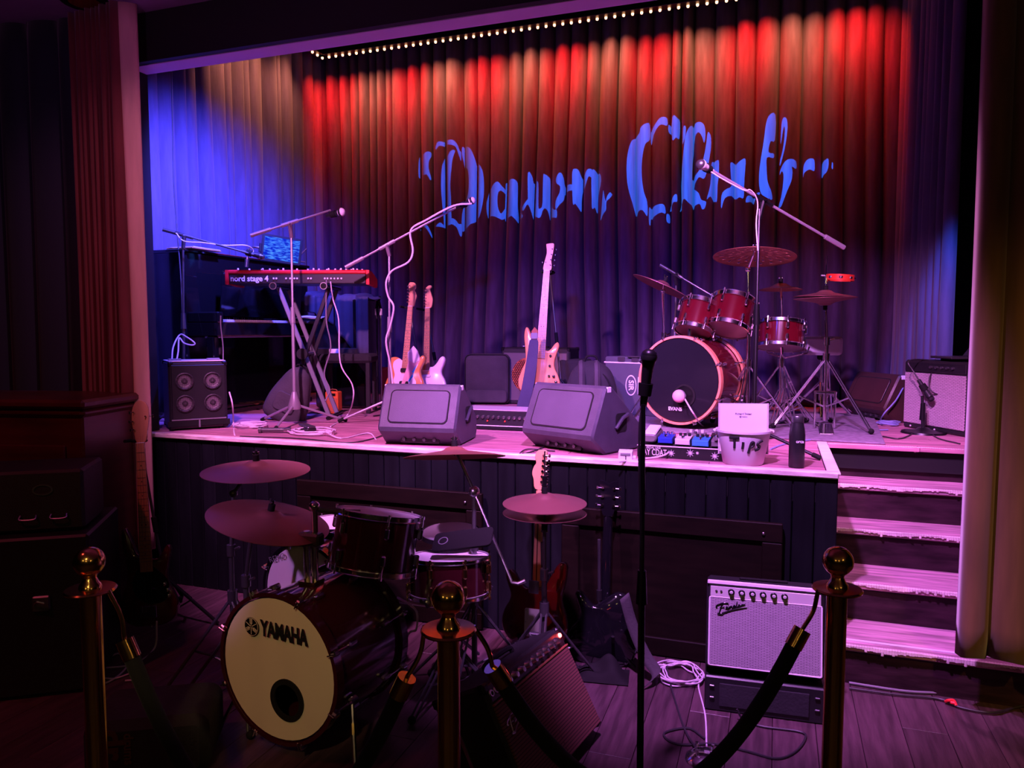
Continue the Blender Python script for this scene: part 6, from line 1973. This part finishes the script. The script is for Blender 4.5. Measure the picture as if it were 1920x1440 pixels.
# ------------------------------------------------------------ cables
Z0 = 0.006
coil('pale cable coiled on the hall floor beside the silver amplifier', (-0.385, 3.415, 0.005), 0.115, 7, 0.0035, 'cable_light', seed=4, tails=([], [(-0.292, 3.317, 0.010), (-0.244, 3.096, 0.006), (-0.217, 2.851, 0.006)]))
cable('dark cable running from the coil to the chrome footswitch', [(-0.450, 3.439, 0.030), (-0.394, 3.237, 0.006), (-0.307, 2.941, 0.006), (-0.236, 2.773, 0.020)], 0.0045, 'cable_dark')
cable('dark power cable looping out below the black crate', [(-0.118, 3.098, 0.050), (-0.090, 3.105, 0.006), (-0.017, 3.078, 0.006), (0.124, 3.086, 0.006), (0.142, 3.038, 0.006), (0.101, 2.925, 0.006), (0.034, 2.857, 0.006), (-0.071, 2.872, 0.006), (-0.189, 2.881, 0.006), (-0.325, 2.833, 0.006), (-0.385, 2.893, 0.006), (-0.299, 2.965, 0.006), (-0.228, 2.907, 0.006)], 0.0045, 'cable_dark')
cable('thick dark cable along the foot of the stairs', [(0.345, 3.596, 0.010), (0.578, 3.593, 0.010), (0.773, 3.642, 0.010), (0.923, 3.674, 0.010), (1.050, 3.739, 0.010), (1.215, 3.798, 0.010)], 0.006, 'cable_grey')
cable('second cable crossing the floor at the foot of the stairs', [(0.341, 3.540, 0.010), (0.529, 3.545, 0.010), (0.697, 3.564, 0.010), (0.768, 3.511, 0.010), (0.883, 3.505, 0.010), (1.003, 3.599, 0.010), (1.176, 3.734, 0.010)], 0.005, 'cable_dark')
tg = thing('cable_tie', 'bright red tie on the cable at the foot of the stairs', 'cable tie', (0.738, 3.535, 0.012), rz=-20)
MB().tube(sm([(-0.02, 0, 0.0), (-0.008, -0.008, 0.012), (0.010, 0.0, 0.014), (0.022, -0.012, 0.0)], 4), 0.006, 6).build('strap', 'tag_red', tg)
MB().box((0.008, -0.006, 0.006), (0.02, 0.014, 0.012), 0.003).build('clip', 'tag_red', tg)
cable('white cable lying in loops below the dark red burst bass', [(-2.863, 2.812, 0.162), (-2.915, 2.843, 0.006), (-2.870, 2.668, 0.006), (-2.980, 2.586, 0.006), (-3.085, 2.561, 0.006), (-3.087, 2.456, 0.006), (-3.023, 2.412, 0.006), (-2.885, 2.417, 0.006), (-2.828, 2.508, 0.006), (-2.894, 2.659, 0.006), (-3.035, 2.735, 0.006), (-3.039, 2.639, 0.006), (-3.145, 2.696, 0.006), (-3.298, 2.920, 0.006), (-3.434, 3.026, 0.006), (-3.509, 3.024, 0.006)], 0.0045, 'cable_light')
cable('white cable end running past the brass stanchion', [(-2.906, 2.509, 0.006), (-2.830, 2.524, 0.006), (-2.804, 2.590, 0.006), (-2.790, 2.654, 0.006), (-2.721, 2.563, 0.006), (-2.767, 2.524, 0.006)], 0.004, 'cable_light')
cable('violet cable arching behind the dark bass drum', [(-1.530, 2.827, 0.441), (-1.452, 2.800, 0.425), (-1.426, 2.807, 0.391), (-1.428, 2.801, 0.322), (-1.460, 2.788, 0.300), (-1.679, 3.120, 0.006)], 0.005, 'cable_light')
# on the stage deck
DZ = STZ + 0.005
coil('pale cable lying in wide loops on the stage in front of the keyboard stand', (-2.745, 3.985, 0.955), 0.16, 4, 0.0045, 'cable_light', seed=9, sq=0.8, tails=([], [(-2.446, 3.843, 0.955), (-2.415, 4.101, 0.955), (-2.228, 3.874, 0.955)]))
coil('pale cable coiled on the stage behind the four-cone cabinet', (-3.321, 4.114, 0.955), 0.11, 4, 0.0045, 'cable_light', seed=13, sq=0.9)
cable('pale cable hanging over the stage edge beside the four-cone cabinet', [(-3.448, 4.066, 1.189), (-3.412, 4.051, 1.102), (-3.487, 4.145, 0.955), (-3.176, 3.782, 0.951), (-3.108, 3.738, 0.894), (-3.069, 3.746, 0.812), (-3.056, 3.739, 0.665)], 0.005, 'cable_light')
cable('pale looped cable on the stand behind the four-cone cabinet', [(-3.778, 3.912, 1.401), (-3.847, 4.001, 1.491), (-3.860, 4.076, 1.570), (-3.800, 4.075, 1.555), (-3.748, 4.091, 1.515), (-3.765, 4.083, 1.501), (-3.817, 4.066, 1.515), (-3.848, 4.057, 1.548), (-3.815, 4.009, 1.455), (-3.789, 3.960, 1.385)], 0.005, 'cable_light')
cable('thin pale cable drooping from the dark boom to the tablet clamp', [(-3.924, 4.139, 2.270), (-3.871, 4.153, 2.215), (-3.786, 4.236, 2.210), (-3.715, 4.367, 2.203), (-3.640, 4.501, 2.214), (-3.655, 4.601, 2.194), (-3.654, 4.597, 2.147)], 0.0045, 'cable_light')
cable('dark cable hanging down the blue curtain behind the boom stand', [(-4.172, 4.408, 3.465), (-4.231, 4.462, 3.048), (-4.215, 4.440, 2.696), (-4.108, 4.344, 2.330), (-4.031, 4.286, 1.904), (-3.961, 4.211, 1.297)], 0.005, 'cable_dark')
cable('thin cable hanging in front of the black piano to the deck', [(-3.500, 4.065, 1.698), (-3.512, 4.076, 1.627), (-3.530, 4.113, 1.491), (-3.527, 4.103, 1.347), (-3.498, 4.057, 1.314)], 0.004, 'cable_grey')
cable('grey cable dropping from the keyboard past the bench', [(-3.053, 4.637, 1.961), (-3.046, 4.617, 1.675), (-3.012, 4.615, 1.484), (-3.051, 4.586, 1.294), (-3.012, 4.591, 1.179), (-3.011, 4.533, 1.100)], 0.005, 'cable_grey')
cable('pale cable dropping from the keyboard to the deck in front of the bench', [(-3.052, 4.689, 1.953), (-3.062, 4.730, 1.832), (-3.018, 4.733, 1.676), (-2.972, 4.673, 1.368), (-2.889, 4.691, 1.214), (-2.879, 4.686, 1.098), (-3.052, 4.875, 0.955), (-2.814, 4.293, 0.955)], 0.005, 'cable_light')
cable('dark cable running across the deck behind the floor monitors', [(-2.862, 4.942, 0.955), (-2.798, 5.158, 0.955), (-2.648, 5.417, 0.955), (-2.170, 5.380, 0.955), (-2.027, 5.724, 0.955)], 0.005, 'cable_dark')
cable('grey cable running from the red bass drum to the pedal board', [(-0.546, 4.857, 1.163), (-0.474, 4.686, 1.091), (-0.448, 5.131, 0.955), (-0.299, 4.957, 0.955)], 0.005, 'cable_light')
cable('blue cable curving across the deck behind the water bottle', [(-0.018, 4.275, 0.955), (0.052, 4.483, 0.955), (0.172, 4.678, 0.955), (0.332, 4.923, 0.955), (0.543, 5.255, 0.955), (0.696, 5.364, 0.955)], 0.005, 'cable_blue')
cable('dark cable crossing the deck from the pedal board to the drum stands', [(-0.153, 4.563, 0.955), (-0.036, 4.697, 0.955), (0.152, 5.010, 0.955), (0.349, 5.186, 0.955), (0.532, 5.145, 0.955)], 0.006, 'cable_dark')
coil('blue cable looped upright beside the brown floor monitor', (0.738, 5.672, 0.955), 0.07, 3, 0.0045, 'cable_blue', seed=3)
cable('blue cable hanging down the brown floor monitor', [(0.857, 5.859, 1.225), (0.792, 5.774, 1.117), (0.717, 5.741, 1.024), (0.704, 5.835, 0.957)], 0.005, 'cable_blue')
cable('dark thin cable trailing from the short stand along the stage edge', [(0.624, 5.026, 0.955), (0.717, 4.963, 0.955), (0.908, 5.439, 0.955), (0.928, 5.038, 0.955), (1.000, 4.839, 0.955)], 0.004, 'cable_dark')
cable('dark cable lying along the front edge of the stage', [(-3.079, 3.715, 0.955), (-2.687, 3.758, 0.955), (-2.323, 3.706, 0.955), (-2.265, 3.907, 0.955), (-2.284, 4.071, 0.955)], 0.004, 'cable_dark')
cable('dark cable curling out below the floor monitor near the tip bucket', [(-1.205, 3.934, 0.955), (-1.212, 3.763, 0.957), (-1.245, 3.641, 0.957), (-1.261, 3.821, 0.957), (-1.104, 3.801, 0.957)], 0.004, 'cable_dark')
cable('pale lead plugged into the pedal board front', [(-0.501, 3.871, 0.990), (-0.516, 3.785, 0.975), (-0.576, 3.774, 0.957), (-0.654, 3.680, 0.957), (-0.717, 3.593, 0.957)], 0.0045, 'cable_light')

# ------------------------------------------------------------ lettering projector: a lamp shining through a cut metal plate onto the back curtain
PRJ = Vector((-0.55, 3.98, 3.58))
GLY = [[(-3.387, 3.307), (-3.335, 3.361), (-3.265, 3.362), (-3.263, 3.323), (-3.300, 3.274), (-3.305, 3.197), (-3.267, 3.116), (-3.272, 3.093), (-3.294, 3.098), (-3.337, 3.140), (-3.393, 3.144)],
       [(-3.240, 3.406), (-3.211, 3.446), (-3.131, 3.448), (-3.053, 3.448), (-2.996, 3.412), (-2.961, 3.358), (-2.935, 3.343), (-2.940, 3.260), (-2.975, 3.314), (-3.018, 3.382), (-3.074, 3.399), (-3.132, 3.406), (-3.204, 3.403), (-3.238, 3.367)],
       [(-3.118, 3.287), (-3.082, 3.342), (-3.025, 3.346), (-3.058, 3.269), (-3.079, 3.142), (-3.091, 3.014), (-3.084, 2.884), (-3.082, 2.754), (-3.079, 2.669), (-3.087, 2.618), (-3.137, 2.620), (-3.144, 2.692), (-3.162, 2.810), (-3.178, 2.954), (-3.180, 3.071), (-3.162, 3.212)],
       [(-2.918, 3.399), (-2.869, 3.389), (-2.806, 3.289), (-2.758, 3.190), (-2.723, 3.118), (-2.710, 2.990), (-2.717, 2.888), (-2.745, 2.762), (-2.781, 2.674), (-2.851, 2.639), (-2.925, 2.597), (-2.927, 2.746), (-2.885, 2.873), (-2.867, 2.974), (-2.866, 3.127), (-2.884, 3.231), (-2.921, 3.323)],
       [(-3.372, 2.631), (-3.327, 2.629), (-3.262, 2.553), (-3.269, 2.530)],
       [(-3.247, 2.618), (-3.195, 2.649), (-3.123, 2.632), (-3.079, 2.679), (-3.022, 2.671), (-2.979, 2.645), (-2.933, 2.656), (-2.922, 2.597), (-2.934, 2.540), (-2.965, 2.541), (-3.008, 2.601), (-3.080, 2.621), (-3.123, 2.613), (-3.239, 2.602)],
       [(-2.641, 2.935), (-2.620, 2.997), (-2.572, 3.029), (-2.517, 2.990), (-2.463, 2.959), (-2.463, 2.924), (-2.531, 2.947), (-2.565, 2.917), (-2.572, 2.829), (-2.559, 2.765), (-2.528, 2.732), (-2.490, 2.774), (-2.466, 2.798), (-2.466, 2.722), (-2.504, 2.680), (-2.545, 2.678), (-2.614, 2.698), (-2.648, 2.713), (-2.672, 2.758), (-2.676, 2.835), (-2.662, 2.885)],
       [(-2.466, 3.025), (-2.422, 3.037), (-2.368, 3.018), (-2.355, 2.967), (-2.355, 2.817), (-2.341, 2.728), (-2.330, 2.653), (-2.382, 2.658), (-2.436, 2.683), (-2.474, 2.697), (-2.470, 2.912)],
       [(-2.277, 3.068), (-2.228, 3.052), (-2.201, 2.995), (-2.168, 2.978), (-2.168, 2.757), (-2.154, 2.731), (-2.125, 2.748), (-2.125, 2.705), (-2.148, 2.650), (-2.181, 2.648), (-2.221, 2.697), (-2.247, 2.736), (-2.281, 2.769), (-2.321, 2.715), (-2.330, 2.728), (-2.325, 2.765), (-2.281, 2.819), (-2.277, 2.850)],
       [(-2.116, 3.039), (-2.096, 3.060), (-2.050, 3.049), (-2.024, 3.020), (-2.023, 2.823), (-2.010, 2.724), (-1.986, 2.710), (-1.986, 2.638), (-2.016, 2.656), (-2.049, 2.726), (-2.095, 2.747), (-2.131, 2.705), (-2.131, 2.749), (-2.122, 2.804)],
       [(-1.992, 3.006), (-1.966, 3.053), (-1.934, 3.053), (-1.908, 3.013), (-1.888, 2.950), (-1.830, 2.934), (-1.830, 2.885), (-1.888, 2.877), (-1.907, 2.816), (-1.958, 2.758), (-1.994, 2.717), (-1.995, 2.797), (-1.959, 2.869), (-1.952, 2.930), (-1.985, 2.956)],
       [(-1.836, 3.044), (-1.805, 3.085), (-1.767, 3.076), (-1.735, 3.025), (-1.710, 2.993), (-1.722, 2.879), (-1.730, 2.806), (-1.733, 2.711), (-1.765, 2.729), (-1.803, 2.762), (-1.829, 2.769)],
       [(-1.719, 2.994), (-1.698, 3.059), (-1.666, 3.075), (-1.638, 3.065), (-1.638, 2.995), (-1.678, 3.003), (-1.705, 2.926), (-1.725, 2.879)],
       [(-1.646, 3.055), (-1.591, 3.070), (-1.563, 3.044), (-1.555, 2.965), (-1.570, 2.858), (-1.575, 2.713), (-1.607, 2.739), (-1.638, 2.716), (-1.644, 2.801)],
       [(-1.550, 2.711), (-1.539, 2.868), (-1.526, 2.795), (-1.514, 2.758), (-1.508, 2.794), (-1.477, 2.840), (-1.452, 2.826), (-1.483, 2.780), (-1.510, 2.752), (-1.513, 2.679), (-1.537, 2.650), (-1.556, 2.615)],
       [(-1.114, 3.448), (-1.156, 3.446), (-1.197, 3.418), (-1.209, 3.372), (-1.244, 3.344), (-1.280, 3.302), (-1.307, 3.221), (-1.323, 3.104), (-1.319, 2.950), (-1.296, 2.841), (-1.256, 2.743), (-1.224, 2.670), (-1.218, 2.646), (-1.206, 2.681), (-1.170, 2.673), (-1.128, 2.627), (-1.129, 2.748), (-1.160, 2.833), (-1.179, 2.940), (-1.185, 3.059), (-1.176, 3.176), (-1.154, 3.268), (-1.113, 3.317)],
       [(-1.102, 3.386), (-1.055, 3.458), (-1.015, 3.491), (-0.965, 3.484), (-0.962, 3.420), (-1.014, 3.429), (-1.049, 3.405), (-1.078, 3.355), (-1.097, 3.281)],
       [(-0.949, 3.431), (-0.914, 3.410), (-0.913, 3.358), (-0.948, 3.367)],
       [(-0.918, 3.478), (-0.874, 3.464), (-0.851, 3.439), (-0.854, 3.296), (-0.883, 3.292), (-0.916, 3.278)],
       [(-1.113, 2.700), (-1.093, 2.723), (-0.992, 2.729), (-0.968, 2.692), (-0.967, 2.645), (-1.003, 2.653), (-1.062, 2.638), (-1.092, 2.628), (-1.097, 2.569), (-1.111, 2.570)],
       [(-0.955, 2.645), (-0.927, 2.643), (-0.926, 2.578), (-0.954, 2.580)],
       [(-0.923, 2.702), (-0.910, 2.759), (-0.869, 2.794), (-0.865, 2.728), (-0.898, 2.718), (-0.923, 2.684)],
       [(-0.825, 3.241), (-0.821, 3.373), (-0.798, 3.366), (-0.802, 3.285), (-0.819, 3.235)],
       [(-0.802, 3.274), (-0.769, 3.369), (-0.731, 3.394), (-0.730, 3.222), (-0.737, 3.085), (-0.739, 2.958), (-0.739, 2.796), (-0.738, 2.712), (-0.770, 2.707), (-0.811, 2.736), (-0.839, 2.662), (-0.828, 2.755), (-0.833, 2.918), (-0.822, 3.091)],
       [(-0.737, 3.390), (-0.690, 3.421), (-0.644, 3.392), (-0.631, 3.305), (-0.641, 3.238), (-0.659, 3.291), (-0.689, 3.333), (-0.717, 3.307), (-0.735, 3.222)],
       [(-0.612, 3.332), (-0.588, 3.302), (-0.584, 3.210), (-0.599, 3.086), (-0.620, 2.967), (-0.642, 2.928), (-0.682, 2.942), (-0.721, 2.864), (-0.679, 2.804), (-0.655, 2.745), (-0.615, 2.731), (-0.626, 2.674), (-0.648, 2.663), (-0.672, 2.711), (-0.742, 2.713), (-0.745, 2.912), (-0.716, 2.962), (-0.672, 3.011), (-0.645, 3.101), (-0.624, 3.225)],
       [(-0.576, 3.084), (-0.537, 3.087), (-0.514, 3.074), (-0.514, 2.943), (-0.522, 2.875), (-0.525, 2.737), (-0.553, 2.756), (-0.582, 2.787), (-0.610, 2.754), (-0.589, 2.856), (-0.580, 2.947)],
       [(-0.419, 3.061), (-0.386, 3.064), (-0.369, 3.029), (-0.325, 3.048), (-0.287, 3.057), (-0.290, 2.927), (-0.293, 2.826), (-0.296, 2.724), (-0.330, 2.732), (-0.363, 2.728), (-0.391, 2.781), (-0.430, 2.777), (-0.463, 2.745), (-0.486, 2.666), (-0.486, 2.781), (-0.454, 2.830), (-0.410, 2.867), (-0.414, 2.959)],
       [(-0.276, 2.689), (-0.269, 2.745), (-0.231, 2.766), (-0.166, 2.762), (-0.165, 2.739), (-0.230, 2.720)],
       [(-0.058, 3.422), (-0.095, 3.414), (-0.120, 3.350), (-0.133, 3.229), (-0.147, 3.119), (-0.166, 2.986), (-0.171, 2.874), (-0.161, 2.784), (-0.133, 2.726), (-0.067, 2.700), (-0.069, 2.767), (-0.098, 2.847), (-0.108, 2.960), (-0.108, 3.049), (-0.065, 3.057), (-0.061, 3.096), (-0.087, 3.092), (-0.098, 3.115), (-0.084, 3.192), (-0.058, 3.212)],
       [(0.017, 3.387), (0.039, 3.369), (0.048, 3.302), (0.040, 3.193), (0.020, 3.084), (-0.010, 2.997), (-0.016, 3.031), (0.008, 3.107), (0.022, 3.194), (0.025, 3.293), (0.014, 3.300), (-0.009, 3.175), (-0.011, 3.252), (-0.003, 3.362)],
       [(0.037, 3.016), (0.084, 3.033), (0.116, 3.021), (0.118, 2.961), (0.091, 2.968), (0.096, 2.924), (0.089, 2.846), (0.059, 2.759), (0.029, 2.683), (0.009, 2.645), (-0.023, 2.653), (0.002, 2.707), (0.021, 2.806), (0.024, 2.906), (0.007, 2.941), (-0.014, 2.920), (-0.004, 2.964)],
       [(0.170, 2.896), (0.170, 2.984), (0.200, 3.026), (0.236, 3.031), (0.262, 3.016), (0.265, 2.928), (0.233, 2.941), (0.202, 2.938), (0.176, 2.923)],
       [(0.301, 2.904), (0.304, 3.008), (0.334, 3.022), (0.370, 3.019), (0.374, 2.959), (0.358, 2.916), (0.327, 2.908)],
       [(0.404, 2.935), (0.405, 2.978), (0.414, 2.967), (0.413, 2.923)]]
WALL_Y = BY - 0.09
cen = Vector((-0.95, WALL_Y, 2.72))
gd = (cen - PRJ).normalized()
GM = axis_m(PRJ + gd * 0.10, gd)
GI = GM.inverted()
vv, ff = [], []


def to_plate(x, z):
    p = GI @ Vector((x, WALL_Y, z))
    o = GI @ PRJ
    t = o.z / (o.z - p.z)
    q = o + (p - o) * t
    return (q.x, q.y)


fr = [(-0.115, -0.075), (0.115, -0.075), (0.115, 0.075), (-0.115, 0.075)]
vv += [Vector(p) for p in fr]
ff.append([0, 1, 2, 3])
for g in GLY:
    q = sm([(a, b, 0) for a, b in g], 3, True)
    q = [to_plate(p.x, p.y) for p in q]
    if sum(q[i - 1][0] * q[i][1] - q[i][0] * q[i - 1][1] for i in range(len(q))) < 0:
        q.reverse()
    i0 = len(vv)
    vv += [Vector(p) for p in q]
    ff.append(list(range(i0, len(vv))))
rv, re_, rf, ov, oe, of = delaunay_2d_cdt(vv, [], ff, 1, 1e-7)
mb = MB()
mb.add([(p.x, p.y, 0) for p in rv], [list(f) for f, src in zip(rf, of) if list(src) == [0]])
pj = thing_m('gobo_projector', 'black lettering projector hanging from the hall ceiling', 'projector', GM)
pl = mb.build('cut_plate', 'void_black', pj, fix=False, smooth=False)
HX, HY = 0.117, 0.077
for c_, z_ in (((0, HY, -0.07), (2 * HX, 0.004, 0.15)), ((0, -HY, -0.07), (2 * HX, 0.004, 0.15)), ((HX, 0, -0.07), (0.004, 2 * HY, 0.15)), ((-HX, 0, -0.07), (0.004, 2 * HY, 0.15)), ((0, 0, -0.145), (2 * HX, 2 * HY, 0.004))):
    MB().box(c_, z_, 0).build('housing_panel', 'black_metal', pj)
MB().tube([(0, 0.075, -0.07), (0, 0.3, -0.07)], 0.012, 8).build('hanging_arm', 'black_metal', pj)
spot('projector_lamp', tuple(PRJ), tuple(cen), 4000, (0.03, 0.27, 1.0), 120, 0.0, 0.0)
